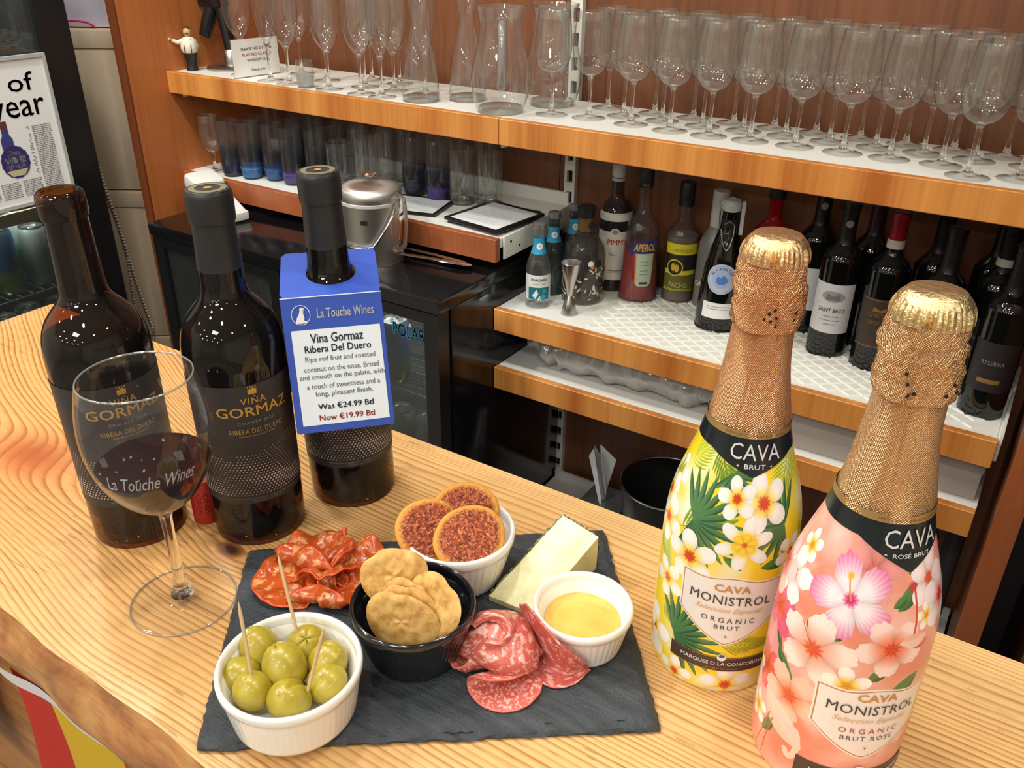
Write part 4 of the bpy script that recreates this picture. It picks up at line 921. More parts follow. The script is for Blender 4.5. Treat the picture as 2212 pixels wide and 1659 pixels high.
patch(o, rf, [(-.012, .112), (.030, .112), (.027, .045), (.020, .038), (-.004, .038), (-.010, .045)], 2, mat('pale_green_label', (176, 188, 164), .5), 'lower_label', .0005); patch(o, rf, [(-.014, .112), (-.010, .112), (-.007, .045), (-.0105, .047)], 2, mat('orange_stripe', (222, 110, 40), .5), 'stripe', .0006); patch(o, rf, [(0, .048), (.018, .048), (.018, .043), (0, .043)], 2, M_DARK_INK, 'print', .0008)
for z in (.092, .084, .072, .064): patch(o, rf, [(.0, z), (.019, z + .0015), (.019, z + .0035), (.0, z + .002)], 2, mat('green_print', (120, 152, 120), .5), 'print', .0008)
LIM = [(0, .003), (.034, 0), (.0355, .005), (.0355, .135), (.034, .150), (.025, .168), (.0145, .182), (.0135, .20), (.0132, .24)]
o, rf = bottle('liqueur_bottle', -.656, 1.738, -.275, LIM, thin_glass('clear_bottle_glass'), 'clear liqueur bottle with yellow and black label', group=None, liquid=(.148, thin_glass('yellow_liqueur', (206, 180, 110), (150, 120, 60), haze=.2)))
lathe('capsule', [(.0155, .212), (.0165, .214), (.0165, .262), (.0155, .264), (0, .264)], M_BLACKM, o, seg=28)
YL = mat('limoncello_yellow', (214, 200, 36), .5); BLK = mat('label_black', (28, 28, 26), .5)
band(o, rf, .112, .136, -62, 68, YL, 'upper_label'); band(o, rf, .076, .1118, -60, 66, BLK, 'black_label'); band(o, rf, .066, .0758, -58, 64, YL, 'yellow_band', .0005); band(o, rf, .026, .0658, -60, 66, mat('olive_label', (96, 92, 30), .5), 'lower_label')
patch(o, rf, disc(0, .082, .019, .019), -18, YL, 'medallion', .0008); patch(o, rf, disc(0, .082, .0165, .0165), -18, BLK, 'medallion', .001); patch(o, rf, disc(-.003, .083, .005, .009), -18, mat('pineapple_gold', (208, 168, 44), .5), 'fruit_print', .0013); patch(o, rf, disc(.005, .081, .005, .009), -18, mat('pineapple_gold', (208, 168, 44), .5), 'fruit_print', .0013)
btext(o, rf, 'LIMONCELLO', 6, .118, .044, .007, mat('olive_print', (120, 112, 40), .5), 'small_lettering'); btext(o, rf, 'PACHILO', 8, .036, .052, .012, mat('olive_gold_print', (178, 172, 100), .5), 'brand_lettering')
for z in (.0285, .0315): band(o, rf, z, z + .0012, -58, 64, YL, 'rule', .0008)
WSW = [(0, .003), (.034, 0), (.036, .005), (.036, .12), (.032, .15), (.02, .175), (.0145, .19), (.0145, .24)]
o, rf = bottle('milky_bottle', -.582, 1.742, -.275, WSW, thin_glass('frosted_bottle', (196, 182, 166), (160, 148, 134), rough=.3, haze=.18), 'clear frosted bottle with tall white cap behind the swing-top', group=None)
lathe('capsule', [(.0165, .150), (.0175, .165), (.0175, .252), (.0165, .256), (0, .256)], mat('white_grey_capsule', (186, 190, 188), .5), o, seg=24); btext(o, rf, 'ORIGINAL', -10, .05, .07, .011, M_WHITE_INK, 'etched_lettering')
SWB = [(0, .003), (.044, 0), (.0455, .006), (.0455, .035), (.043, .09), (.037, .14), (.026, .185), (.0185, .21), (.0165, .232), (.0165, .245)]
o, rf = bottle('swing_top_bottle', -.527, 1.648, -.275, SWB, M_BGLASS, 'black swing-top bottle with round white and blue label', group=None)
patch(o, rf, disc(0, .114, .031, .031, 40), -2, mat('label_pale_blue', (196, 206, 222), .5), 'round_label', .0006); patch(o, rf, disc(0, .114, .0275, .0275, 40), -2, mat('label_ring_blue', (138, 164, 206), .5), 'ring_print', .0009); patch(o, rf, disc(0, .114, .0265, .0265, 40), -2, mat('label_pale_blue', (196, 206, 222), .5), 'ring_print', .0011); patch(o, rf, disc(0, .114, .019, .019, 40), -2, mat('label_ring_blue2', (170, 190, 222), .5), 'ring_print', .0013)
def arc_text(o, rf, s, ac, cz, R_, h, m, a_start, a_end, name='ring_lettering', off=.0016):
    for k, ch_ in enumerate(s):
        if ch_ == ' ': continue
        a = a_start + (a_end - a_start) * k / (len(s) - 1)
        def f(x, y, a=a):
            px = (R_ + y) * math.sin(a) + x * math.cos(a); pz = cz + (R_ + y) * math.cos(a) - x * math.sin(a); r = rf(pz) + off; b = math.radians(ac) + px / r; return (r * math.cos(b), r * math.sin(b), pz)
        yield text_me(name, ch_, m, h=h, fn=f, bold=.02)
mm_ = list(arc_text(o, rf, 'BLACKWATER', -2, .114, .0195, .0055, mat('label_blue_ink', (70, 104, 170), .5), -1.1, 1.1)); add('ring_lettering', merge_me('ring_lettering', [(q, Matrix.Identity(4)) for q in mm_], mat('label_blue_ink', (70, 104, 170), .5), False), o)
patch(o, rf, [(-.012, .110), (-.008, .121), (-.002, .117), (.003, .123), (.009, .120), (.013, .111), (.006, .104), (-.006, .104)], -2, mat('label_blue_fill', (84, 132, 206), .5), 'emblem', .0016)
band(o, rf, .030, .064, -45, 42, M_WHITE_INK, 'lower_label', .0006); 
for z in (.055, .050): patch(o, rf, [(-.026, z), (.022, z), (.022, z + .0012), (-.026, z + .0012)], 0, M_GREY_INK, 'print', .0009)
band(o, lambda z: .0168, .212, .232, -179, 179, M_BLACKM, 'neck_label', .001, seg=28)
lathe('ceramic_stopper', interp([(.0135, .245), (.0185, .248), (.0195, .258), (.016, .268), (0, .270)], 2), mat('stopper_white', (190, 192, 190), .35), o, seg=28)
wr = [(.0, -.0185, .208), (.004, -.021, .23), (.004, -.0215, .25), (.0, -.019, .262), (0, 0, .2725), (.0, .019, .262), (.004, .0215, .25), (.004, .021, .23), (.0, .0185, .208)]
tube('wire_bail', wr, .0013, M_STEEL, o, seg=6); tube('wire_lever', [(.019, -.015, .212), (.024, -.012, .196), (.030, -.006, .18), (.033, 0, .172), (.031, .006, .182), (.026, .010, .20), (.020, .010, .222), (.018, 0, .228), (.019, -.010, .222)], .0013, M_STEEL, o, seg=6)
box('plastic_seal', .0, .012, .019, .027, .200, .268, mat('stopper_white', (190, 192, 190), .35), o, .003)
RED = [(0, .003), (.038, 0), (.040, .006), (.040, .17), (.036, .195), (.022, .215), (.0145, .225), (.0145, .27), (.0155, .272), (.0155, .29)]
o, rf = bottle('red_bottle', -.462, 1.728, -.275, RED, mat('red_bottle_glass', (140, 14, 14), .1), 'glossy red bottle between the swing-top and the cava bottle', group=None)
lathe('capsule', [(.0165, .262), (.0168, .30), (.0155, .304), (0, .304)], M_BLACKM, o, seg=24); band(o, rf, .198, .206, -60, 60, M_BLACKM, 'emblem', .0006)
# wine bottles at the right of the shelf
WB = [(0, .004), (.035, 0), (.037, .005), (.037, .178), (.0365, .190), (.031, .205), (.021, .216), (.0155, .226), (.0142, .25), (.0142, .285), (.0155, .288), (.0155, .298), (.013, .300), (0, .300)]
LBW = mat('label_grey_white', (208, 208, 208), .55); LBD = mat('label_dark_brown', (58, 46, 36), .5)
M_CAPB = mat('capsule_black', (20, 20, 22), .35); M_CAPR = mat('capsule_red', (128, 14, 34), .3)
def wine(x, y, lab, capm, capz=.222, turn=0):
    o, rf = bottle('wine_bottle', x, y, MATZ, WB, M_BGLASS, lab, group='wine bottles on the bottle shelf', turn=turn)
    lathe('capsule', [(rf(z) + .0005, z) for z in np.linspace(capz, .298, 14)] + [(.0125, .3008), (0, .3008)], capm, o, seg=32); return o, rf
o, rf = wine(-.302, 1.652, 'wine bottle with white château label reading SAINT BRICE', M_CAPB)
band(o, rf, .050, .150, -74, 62, LBW, seg=26); patch(o, rf, disc(-.001, .125, .022, .011), -2, mat('engraving_grey', (150, 152, 154), .6), 'engraving', .0008); patch(o, rf, [(-.014, .118), (-.014, .127), (-.010, .131), (-.006, .127), (.004, .127), (.008, .132), (.012, .127), (.012, .118)], -2, mat('engraving_dark', (112, 114, 116), .6), 'engraving', .0011)
btext(o, rf, 'SAINT BRICE', -2, .093, .052, .0085, M_DARK_INK, 'brand_lettering', bold=.01)
for z, w_ in ((.084, .03), (.076, .036), (.068, .024)): patch(o, rf, [(-w_ / 2, z), (w_ / 2, z), (w_ / 2, z + .0013), (-w_ / 2, z + .0013)], -2, M_GREY_INK, 'print', .0009)
patch(o, rf, disc(0, .262, .007), 5, M_GREY_INK, 'capsule_emblem', .0011)
o, rf = wine(-.372, 1.742, 'dark wine bottle behind the SAINT BRICE bottle', M_CAPB); band(o, rf, .05, .14, -74, 62, LBW, seg=20); patch(o, rf, disc(0, .262, .007), 5, M_GREY_INK, 'capsule_emblem', .0011)
o, rf = wine(-.214, 1.640, 'wine bottle with brown and gold label and red capsule', M_CAPR, .236)
band(o, rf, .234, .250, -179, 179, mat('capsule_band_white', (196, 190, 176), .4), 'capsule_band', .0012, seg=32)
band(o, rf, .046, .144, -60, 66, LBD, seg=26); Mg = mat('dull_gold_print', (148, 112, 58), .45, .3)
for z in (.048, .140): band(o, rf, z, z + .0015, -58, 64, Mg, 'gold_rule', .0008)
btext(o, rf, 'CHATEAU', 0, .108, .04, .009, Mg, 'brand_lettering'); btext(o, rf, 'GRAND VIN', 0, .094, .036, .007, Mg, 'brand_lettering'); patch(o, rf, disc(.008, .062, .0035), 0, Mg, 'gold_crest', .0009); patch(o, rf, [(-.016, .119), (-.010, .128), (0, .122), (.010, .128), (.016, .119)], 0, Mg, 'gold_crest', .0009)
for i, (x, y, lab, c_) in enumerate([(-.268, 1.738, 'dark wine bottle with purple capsule in the back row of the shelf', mat('capsule_plum', (50, 18, 36), .4)), (-.145, 1.700, 'dark wine bottle right of the red capsule bottle', M_CAPB), (-.115, 1.600, 'dark wine bottle hidden behind the rosé cava foil', M_CAPB), (-.035, 1.655, 'dark wine bottle with white neck band at the right of the shelf', M_CAPB), (-.010, 1.570, 'black wine bottle nearest the right end of the shelf', M_CAPB), (-.050, 1.742, 'dark wine bottle in the far right back corner', M_CAPB)]):
    if i == 4: x = -.008; y = 1.560
    o, rf = wine(x, y, lab, c_)
    if i == 3: band(o, rf, .232, .246, -179, 179, mat('capsule_band_white', (196, 190, 176), .4), 'capsule_band', .0012, seg=32)
    if i in (2, 3, 4):
        band(o, rf, .05, .14, -60, 66, mat('label_near_black', (34, 30, 30), .5), seg=20); btext(o, rf, 'RESERVA', 0, .100, .036, .007, M_GREY_INK, 'brand_lettering'); patch(o, rf, [(-.018, .066), (.018, .066), (.018, .074), (-.018, .074)], 0, Mg, 'gold_print', .0008)
# plastic bag roll on the lower shelf
M_PLAS = thin_glass('crumpled_plastic', (214, 214, 210), (180, 180, 178), rough=.10, haze=.5, gloss=2.6)
pb = root('plastic_bag_roll', (-.675, 1.585, T - .419), 'crumpled clear plastic bag wrapped round a grey roll on the lower shelf', 'plastic bag')
lathe_m = lathe_me('roll', [(0, -.19), (.034, -.19), (.036, -.185), (.036, .185), (.034, .19), (0, .19)], mat('grey_roll', (168, 166, 160), .35), 36)
r_ = add('roll', lathe_m, pb); r_.matrix_local = Matrix.Translation((0, .02, .037)) @ Matrix.Rotation(PI / 2, 4, 'Y')
rng = np.random.RandomState(4); vs = []; fs = []; nu, nv = 90, 34
UU, VV = np.meshgrid(np.arange(nv), np.arange(nu)); nz1 = vnoise(VV / 5., UU / 4., 9, 3); nz2 = vnoise(VV / 9. + 30, UU / 5. + 9, 19, 3)
for i in range(nu):
    for j in range(nv):
        t = i / (nu - 1); a = 2 * PI * j / (nv - 1); x = -.265 + .57 * t
        R_ = .058 * (0.62 + .38 * math.sin(PI * min(1, t * 1.05)) ** .5) + .03 * (nz1[i, j] - .5) * (1.4 if t < .2 or t > .7 else .6)
        y = R_ * math.cos(a) * 1.6 + .012 * (nz2[i, 3] - .5); z = max(.001, .043 + R_ * math.sin(a) * 1.05); vs.append((x + .01 * (nz2[i, j] - .5), min(y + .02, .18), min(z, .086)))
for i in range(nu - 1):
    for j in range(nv - 1): a = i * nv + j; fs.append([a, a + 1, a + nv + 1, a + nv])
add('bag_film', mesh('bag_film', vs, fs, M_PLAS, True), pb)
# papers and buckets on the base shelf
bs = root('folded_papers', (0, 0, 0), 'sheaf of folded white papers standing under the lower shelf', 'papers')
def p3(u, v, y): q = aty(u, v, y); return (q.x, q.y, max(q.z, T - .888))
for k, (pts, m_) in enumerate([([(1272, 985), (1283, 968), (1300, 1090), (1301, 1120)], M_PAPER), ([(1284, 962), (1297, 985), (1307, 1080), (1302, 1120), (1296, 1060)], mat('paper_grey', (170, 172, 178), .6)), ([(1297, 960), (1331, 994), (1310, 1060), (1304, 1120), (1298, 1040)], M_PAPER)]):
    f = [p3(u, v, 1.60 + k * .02) for u, v in pts]; b = [(x, y + .0015 , z) for x, y, z in f]; nn = len(f)
    add('sheet', mesh('sheet', f + b, [list(range(nn))[::-1], list(range(nn, 2 * nn))] + [[i, (i + 1) % nn, nn + (i + 1) % nn, nn + i] for i in range(nn)], m_), bs)
q = aty(1300, 1120, 1.62); box('sleeve', q.x - .05, q.x + .06, 1.59, 1.68, T - .8895, q.z + .06, thin_glass('clear_sleeve', (190, 190, 192), (120, 120, 124), haze=.08), bs, .004)
bk = root('black_bin', (-.575, 1.60, T - .8898), 'tall black steel wine bucket under the lower shelf', 'bucket')
lathe('bucket_body', [(0, .002), (.085, .0), (.088, .004), (.108, .215), (.108, .22)], mat('dark_steel', (60, 60, 62), .3, .8), bk, seg=48); lathe('inner', [(.1065, .22), (.104, .21), (.084, .01), (0, .01)], M_SLOT, bk, seg=48); tube('rim', [(.1085 * math.cos(t), .1085 * math.sin(t), .221) for t in np.linspace(0, 2 * PI, 49)[:-1]], .0022, M_STEEL, bk, seg=6, closed=True)
bk = root('red_bucket', (-.360, 1.56, T - .8898), 'dark red plastic bucket beside the black one under the shelf', 'bucket')
lathe('bucket_body', [(0, .002), (.07, .0), (.072, .004), (.090, .17), (.094, .172), (.094, .178)], mat('dark_red_plastic', (70, 16, 20), .35), bk, seg=40); lathe('inner', [(.090, .178), (.088, .16), (.07, .01), (0, .01)], mat('dark_red_plastic', (70, 16, 20), .35), bk, seg=40)
for i, (x, r) in enumerate(((-.03, .022), (.018, .018))):
    tb = root('cardboard_tube', (x, 1.56 + i * .05, T - .8898), ['grey tube standing in the dark corner, nearer the shelf edge', 'second grey tube standing in the dark corner, further back'][i], 'tube', 'tubes in the dark corner'); lathe('tube_wall', [(r, 0), (r, .34), (r - .002, .34), (r - .002, 0)], mat('dark_grey_tube', (74, 76, 78), .4), tb, seg=20)
# ------------------------------------------------------------------ texture painter (millimetres on the unrolled sleeve)
class Canvas:
    def __init__(s, w, h, ppm, col):
        s.w, s.h, s.p = w, h, ppm; s.a = np.zeros((int(h * ppm), int(w * ppm), 3)) + C_(*col)
    def reg(s, cx, cy, r):
        H, Wd = s.a.shape[:2]; x0 = max(0, int((cx - r + s.w / 2) * s.p)); x1 = min(Wd, int((cx + r + s.w / 2) * s.p)); y0 = max(0, int((cy - r) * s.p)); y1 = min(H, int((cy + r) * s.p))
        if x1 <= x0 or y1 <= y0: return None
        X, Y = np.meshgrid((np.arange(x0, x1) + .5) / s.p - s.w / 2, (np.arange(y0, y1) + .5) / s.p); return (slice(y0, y1), slice(x0, x1)), X - cx, Y - cy
    def blend(s, sl, al, col):
        s.a[sl] = s.a[sl] + (col - s.a[sl]) * np.clip(al, 0, 1)[..., None]
    def blob(s, cx, cy, r, col, soft=1.0, al=1.0):
        g = s.reg(cx, cy, r * 1.6)
        if g is None: return
        sl, X, Y = g; s.blend(sl, al * np.clip((1.3 - np.hypot(X, Y) / r) * 1.2 / soft, 0, 1), C_(*col))
    def flower(s, cx, cy, r, rot, edge, mid, core, n=5, pw=.5, base=.38, coresz=.16, midsz=.45, ruff=.0, streak=.02):
        g = s.reg(cx, cy, r * 1.1)
        if g is None: return
        sl, X, Y = g; rho = np.hypot(X, Y); th = np.arctan2(Y, X); k = np.abs(np.cos(n * (th - rot) / 2))
        R_ = r * (base + (1 - base) * k ** pw) * (1 + ruff * np.sin(17 * th) + ruff * np.sin(29 * th + 1))
        t = rho / R_; al = (1 - t) * R_ * s.p / 1.5
        u = rho / r; c = lerp(C_(*mid) + 0 * X[..., None], C_(*edge), np.clip((u - midsz * .5) / (midsz * .6 + .05), 0, 1))
        c = lerp(C_(*core) + 0 * c, c, np.clip((u - coresz * (.6 + .5 * np.abs(np.sin(5 * th)))) / .12, 0, 1))
        sh = .86 + .16 * k ** .6 + streak * np.sin(46 * th) * u; s.blend(sl, al, np.clip(c * sh[..., None], 0, 1))
    def leaf(s, x, y, ang, L, w, bend=0.0, c1=(34, 84, 40), c2=(80, 140, 60)):
        g = s.reg(x + L * .5 * math.cos(ang), y + L * .5 * math.sin(ang), L * .75 + w)
        if g is None: return
        sl, X, Y = g; X = X + L * .5 * math.cos(ang); Y = Y + L * .5 * math.sin(ang)
        u = X * math.cos(ang) + Y * math.sin(ang); v = -X * math.sin(ang) + Y * math.cos(ang); v = v - bend * u * u / L; q = np.clip(u / L, 0, 1)
        hw = w * np.sin(PI * np.clip(q, .001, .999)) ** .75 * (u > 0) * (u < L); al = (hw - np.abs(v)) * s.p / 1.2
        c = lerp(C_(*c1) + 0 * X[..., None], C_(*c2), np.clip(.5 + .5 * v / (w + 1e-6), 0, 1)); c = lerp(c, C_(*c2), np.exp(-(v / (w * .18)) ** 2) * .6); s.blend(sl, al, c)
    def frond(s, x, y, ang, L, n=14, w=.9, spread=.9, c1=(90, 130, 30), c2=(176, 196, 50), ll=.45):
        for i in range(n):
            t = .12 + .88 * i / (n - 1); px, py = x + L * t * math.cos(ang), y + L * t * math.sin(ang)
            for sg_ in (-1, 1): s.leaf(px, py, ang + sg_ * spread * (1.15 - .7 * t), L * ll * (1.1 - .6 * t), w, sg_ * -.15, c1, c2)
        s.leaf(x, y, ang, L * 1.15, w * .8, 0, c1, c2)
    def tuft(s, x, y, ang, L, n=13, w=2.4, fan=2.6):
        for i in sorted(range(n), key=lambda k: -abs(k - n / 2)):
            a = ang + fan * (i / (n - 1) - .5); s.leaf(x, y, a, L * (1 - .25 * abs(i / (n - 1) - .5)), w, .5 * (i / (n - 1) - .5), (30, 74, 52), (96, 140, 84))
    def stroke(s, P, w, col):
        for (x0, y0), (x1, y1) in zip(P[:-1], P[1:]):
            cx, cy, R_ = (x0 + x1) / 2, (y0 + y1) / 2, math.hypot(x1 - x0, y1 - y0) / 2 + w * 1.5; g = s.reg(cx, cy, R_)
            if g is None: continue
            sl, X, Y = g; dx, dy = (x1 - x0), (y1 - y0); l2 = dx * dx + dy * dy + 1e-9; t = np.clip(((X + cx - x0) * dx + (Y + cy - y0) * dy) / l2, 0, 1)
            d = np.hypot(X + cx - x0 - t * dx, Y + cy - y0 - t * dy); s.blend(sl, (w / 2 - d) * s.p, C_(*col))
    def shield(s, cx, yb, w, h, col, line):
        g = s.reg(cx, yb + h / 2, max(w, h) * .7)
        if g is None: return
        sl, X, Y = g; Y = Y + h / 2
        top = h - 3.0 * (np.abs(X) / (w / 2)) ** 2 + 1.0 * np.cos(X / w * 12); bot = (np.abs(X) / (w / 2)) ** 1.3 * h * .42; side = w / 2 - .8 * np.sin(Y / h * PI)
        d = np.minimum(np.minimum(top - Y, Y - bot), side - np.abs(X)); s.blend(sl, (d + 1.5) * s.p, C_(*col)); s.blend(sl, (.5 - np.abs(d - .2)) * s.p * .8, C_(*line))
RC = 45.5; DEG = RC * PI / 180
WHITE = (240, 238, 232)
def yellow_sleeve():
    c = Canvas(2 * PI * RC, 205, 7, (240, 210, 44)); nz = None
    rb = np.random.RandomState(6)
    for _ in range(46): c.blob((rb.rand() - .5) * 286, rb.rand() * 190, 6 + 9 * rb.rand(), (234, 236, 224), 1.3, .75)
    yf = dict(edge=WHITE, mid=(244, 208, 60), core=(206, 70, 34)); 
    for off in (0, 180, -180):
        D = lambda a: (a + off) * DEG
        for a, z in ((-40, 172), (35, 150), (-80, 110), (70, 95), (-10, 95)): c.blob(D(a), z, 15, (236, 234, 222), 1.6, .8)
        c.frond(D(-62), 166, .9, 40, c1=(120, 150, 24), c2=(206, 214, 60)); c.frond(D(-30), 192, -.9, 36, 12, 1.1, c1=(60, 100, 30), c2=(140, 170, 60)); c.frond(D(75), 196, -2.2, 52, 16, c1=(110, 146, 20), c2=(206, 214, 50)); c.frond(D(-48), 126, .5, 40, 12, 1.2, c1=(80, 120, 30), c2=(170, 190, 60))
        c.frond(D(-75), 118, -1.0, 34, c1=(120, 150, 40), c2=(190, 200, 80)); c.frond(D(80), 110, 1.2, 50, c1=(110, 140, 30), c2=(200, 206, 60)); c.frond(D(0), 48, -.1, 40, 12, 1.0, .7, (120, 140, 30), (190, 190, 50)); c.frond(D(-55), 62, -.6, 34, c1=(120, 150, 40), c2=(190, 200, 80))
        c.tuft(D(-5), 176, -.9, 26, 9, 2.0); c.tuft(D(-34), 138, .1, 38, 15, 2.6, 3.6); c.tuft(D(50), 141, PI * .95, 34, 12, 2.4, 3.2); c.tuft(D(-36), 40, .45, 40, 13, 2.6, 2.8); c.leaf(D(30), 112, .1, 26, 5, .1); c.leaf(D(14), 110, 2.4, 16, 3, .1)
        for a, z, r, rot in ((28, 158, 21, .6), (2, 160, 15, 1.8), (-74, 156, 15, .2), (-66, 124, 18, 1.1), (-30, 110, 20, .5), (-52, 80, 16, .9), (-66, 26, 22, .3), (17, 8, 18, .4), (60, 118, 14, 1.0), (85, 60, 18, .5), (100, 140, 18, 1), (105, 20, 16, 0), (-100, 90, 16, .5), (-30, 6, 14, .3)):
            c.flower(D(a), z, r, rot, pw=.55, base=.3, **yf)
        c.flower(D(13.6), 130, 20, .35, edge=(236, 238, 236), mid=(244, 210, 60), core=(214, 120, 40), n=6, pw=.8, base=.22, midsz=.5)
        c.flower(D(13.6), 130, 9, .35, edge=(240, 206, 60), mid=(244, 200, 60), core=(206, 100, 34), n=6, pw=.5, base=.6)
    c.shield(10 * DEG, 46, 68, 56, (232, 228, 224), (176, 140, 80))
    return c.a
def pink_sleeve():
    c = Canvas(2 * PI * RC, 205, 7, (236, 168, 146)); X, Y = np.meshgrid(np.linspace(0, 12, c.a.shape[1]), np.linspace(0, 9, c.a.shape[0])); v = vnoise(X, Y, 8, 4)
    c.a = lerp(C_(228, 138, 112) + 0 * c.a, C_(244, 200, 190), np.clip((v - .3) * 2, 0, 1))
    G1, G2 = (40, 84, 40), (92, 138, 72)
    for off in (0, 180, -180):
        D = lambda a: (a + off) * DEG
        for a, z, r, col in ((-55, 100, 22, (222, 100, 120)), (-60, 70, 20, (226, 110, 90)), (10, 176, 18, (240, 196, 190)), (60, 170, 18, (240, 180, 180)), (65, 120, 16, (230, 140, 150)), (-20, 30, 20, (230, 120, 90))): c.blob(D(a), z, r, col, 2, .7)
        c.flower(D(8), 172, 22, .2, edge=(226, 150, 140), mid=(214, 126, 120), core=(200, 110, 100), ruff=.02)
        for x, y, a, L, w in ((32, 150, .75, 20, 5), (28, 152, .5, 12, 3), (-30, 128, -.7, 17, 3.5), (-60, 118, -1.3, 30, 3), (-50, 95, -.9, 22, 4), (-8, 124, 1.2, 12, 4), (20, 102, .7, 16, 4), (38, 88, .6, 24, 6), (-40, 74, 2.6, 12, 3), (-50, 24, .9, 18, 4), (40, 170, 1.0, 14, 4), (0, 62, -.9, 10, 3), (60, 60, .4, 20, 5), (90, 100, 1.2, 24, 5), (-90, 60, 1.2, 24, 5)): c.leaf(D(x), y, a, L, w, .15, G1, G2)
        c.flower(D(-62), 118, 20, .4, edge=(226, 92, 130), mid=(230, 80, 50), core=(214, 60, 30), ruff=.03); c.flower(D(-60), 70, 18, .9, edge=(226, 96, 110), mid=(226, 84, 40), core=(206, 60, 24), ruff=.03)
        c.flower(D(-60), 144, 19, .3, edge=(244, 238, 234), mid=(240, 190, 186), core=(206, 60, 60), ruff=.02, midsz=.4)
        c.flower(D(-4), 152, 27, .75, edge=(222, 92, 140), mid=(244, 226, 230), core=(206, 60, 110), ruff=.03, midsz=.95, coresz=.08, streak=.07); c.stroke([(D(-4), 152), (D(-7), 158), (D(-9), 163)], 1.2, (230, 140, 90)); c.blob(D(-9), 165, 2.4, (226, 176, 60))
        c.flower(D(-20), 112, 25, .2, edge=(246, 226, 214), mid=(240, 170, 150), core=(222, 84, 50), ruff=.025, midsz=.6); c.stroke([(D(-20), 112), (D(-27), 119), (D(-33), 126)], .7, (190, 90, 50))
        c.flower(D(32), 126, 20, .9, edge=(244, 214, 206), mid=(236, 130, 100), core=(214, 66, 40), ruff=.02, midsz=.6); c.flower(D(-30), 68, 22, 1.0, edge=(244, 196, 172), mid=(234, 140, 100), core=(220, 90, 50), ruff=.025); c.flower(D(62), 165, 18, .1, edge=(244, 226, 226), mid=(236, 190, 190), core=(214, 90, 60))
        c.flower(D(56), 58, 15, .2, edge=(244, 190, 180), mid=(220, 90, 90), core=(204, 60, 50), ruff=.03); c.flower(D(100), 140, 20, .2, edge=(240, 200, 200), mid=(226, 110, 120), core=(206, 60, 50)); c.flower(D(-100), 150, 20, .2, edge=(244, 226, 226), mid=(236, 150, 150), core=(206, 60, 50))
        for a, z, r in ((-56, 166, 11), (59, 144, 9), (8, 96, 14), (-62, 34, 12), (100, 60, 12)): c.flower(D(a), z, r, .5, edge=(246, 240, 230), mid=(240, 200, 70), core=(226, 150, 40), pw=.5, base=.25, midsz=.5)
        # a flamingo's red neck and bill at the right, a pale flamingo at the lower left
        c.stroke([(D(46) + 2 * math.sin(t * 3), 162 - 36 * t) for t in np.linspace(0, 1, 12)], 1.6, (206, 66, 50)); c.blob(D(45) - 1, 163, 3, (206, 50, 50)); c.leaf(D(46), 127, -.15, 14, 3, .2, (206, 80, 80), (230, 130, 130)); c.leaf(D(60), 132, -2.8, 18, 5, -.2, (236, 170, 150), (246, 210, 196))
        c.leaf(D(-54), 58, -.75, 42, 10, .1, (240, 190, 170), (246, 214, 200)); c.stroke([(D(-20) + 4 * math.cos(t), 34 + 12 * math.sin(t)) for t in np.linspace(-2.4, 2.6, 12)], 4.2, (244, 204, 190)); c.stroke([(D(-40), 40), (D(-44), 20), (D(-46), 4)], 1, (200, 70, 40)); c.stroke([(D(-44), 42), (D(-50), 20), (D(-56), 4)], 1, (200, 70, 40))
    c.shield(32 * DEG, 40, 68, 54, (240, 230, 224), (176, 130, 80))
    return c.a
CAVA = [(.030, .003), (.042, .0), (.0452, .004), (.0458, .03), (.0458, .10), (.0445, .128), (.0410, .148), (.0350, .168), (.0295, .185), (.0258, .200)]
NECK = [(.0262, .199), (.0225, .220), (.0197, .240), (.0180, .262), (.0176, .272)]
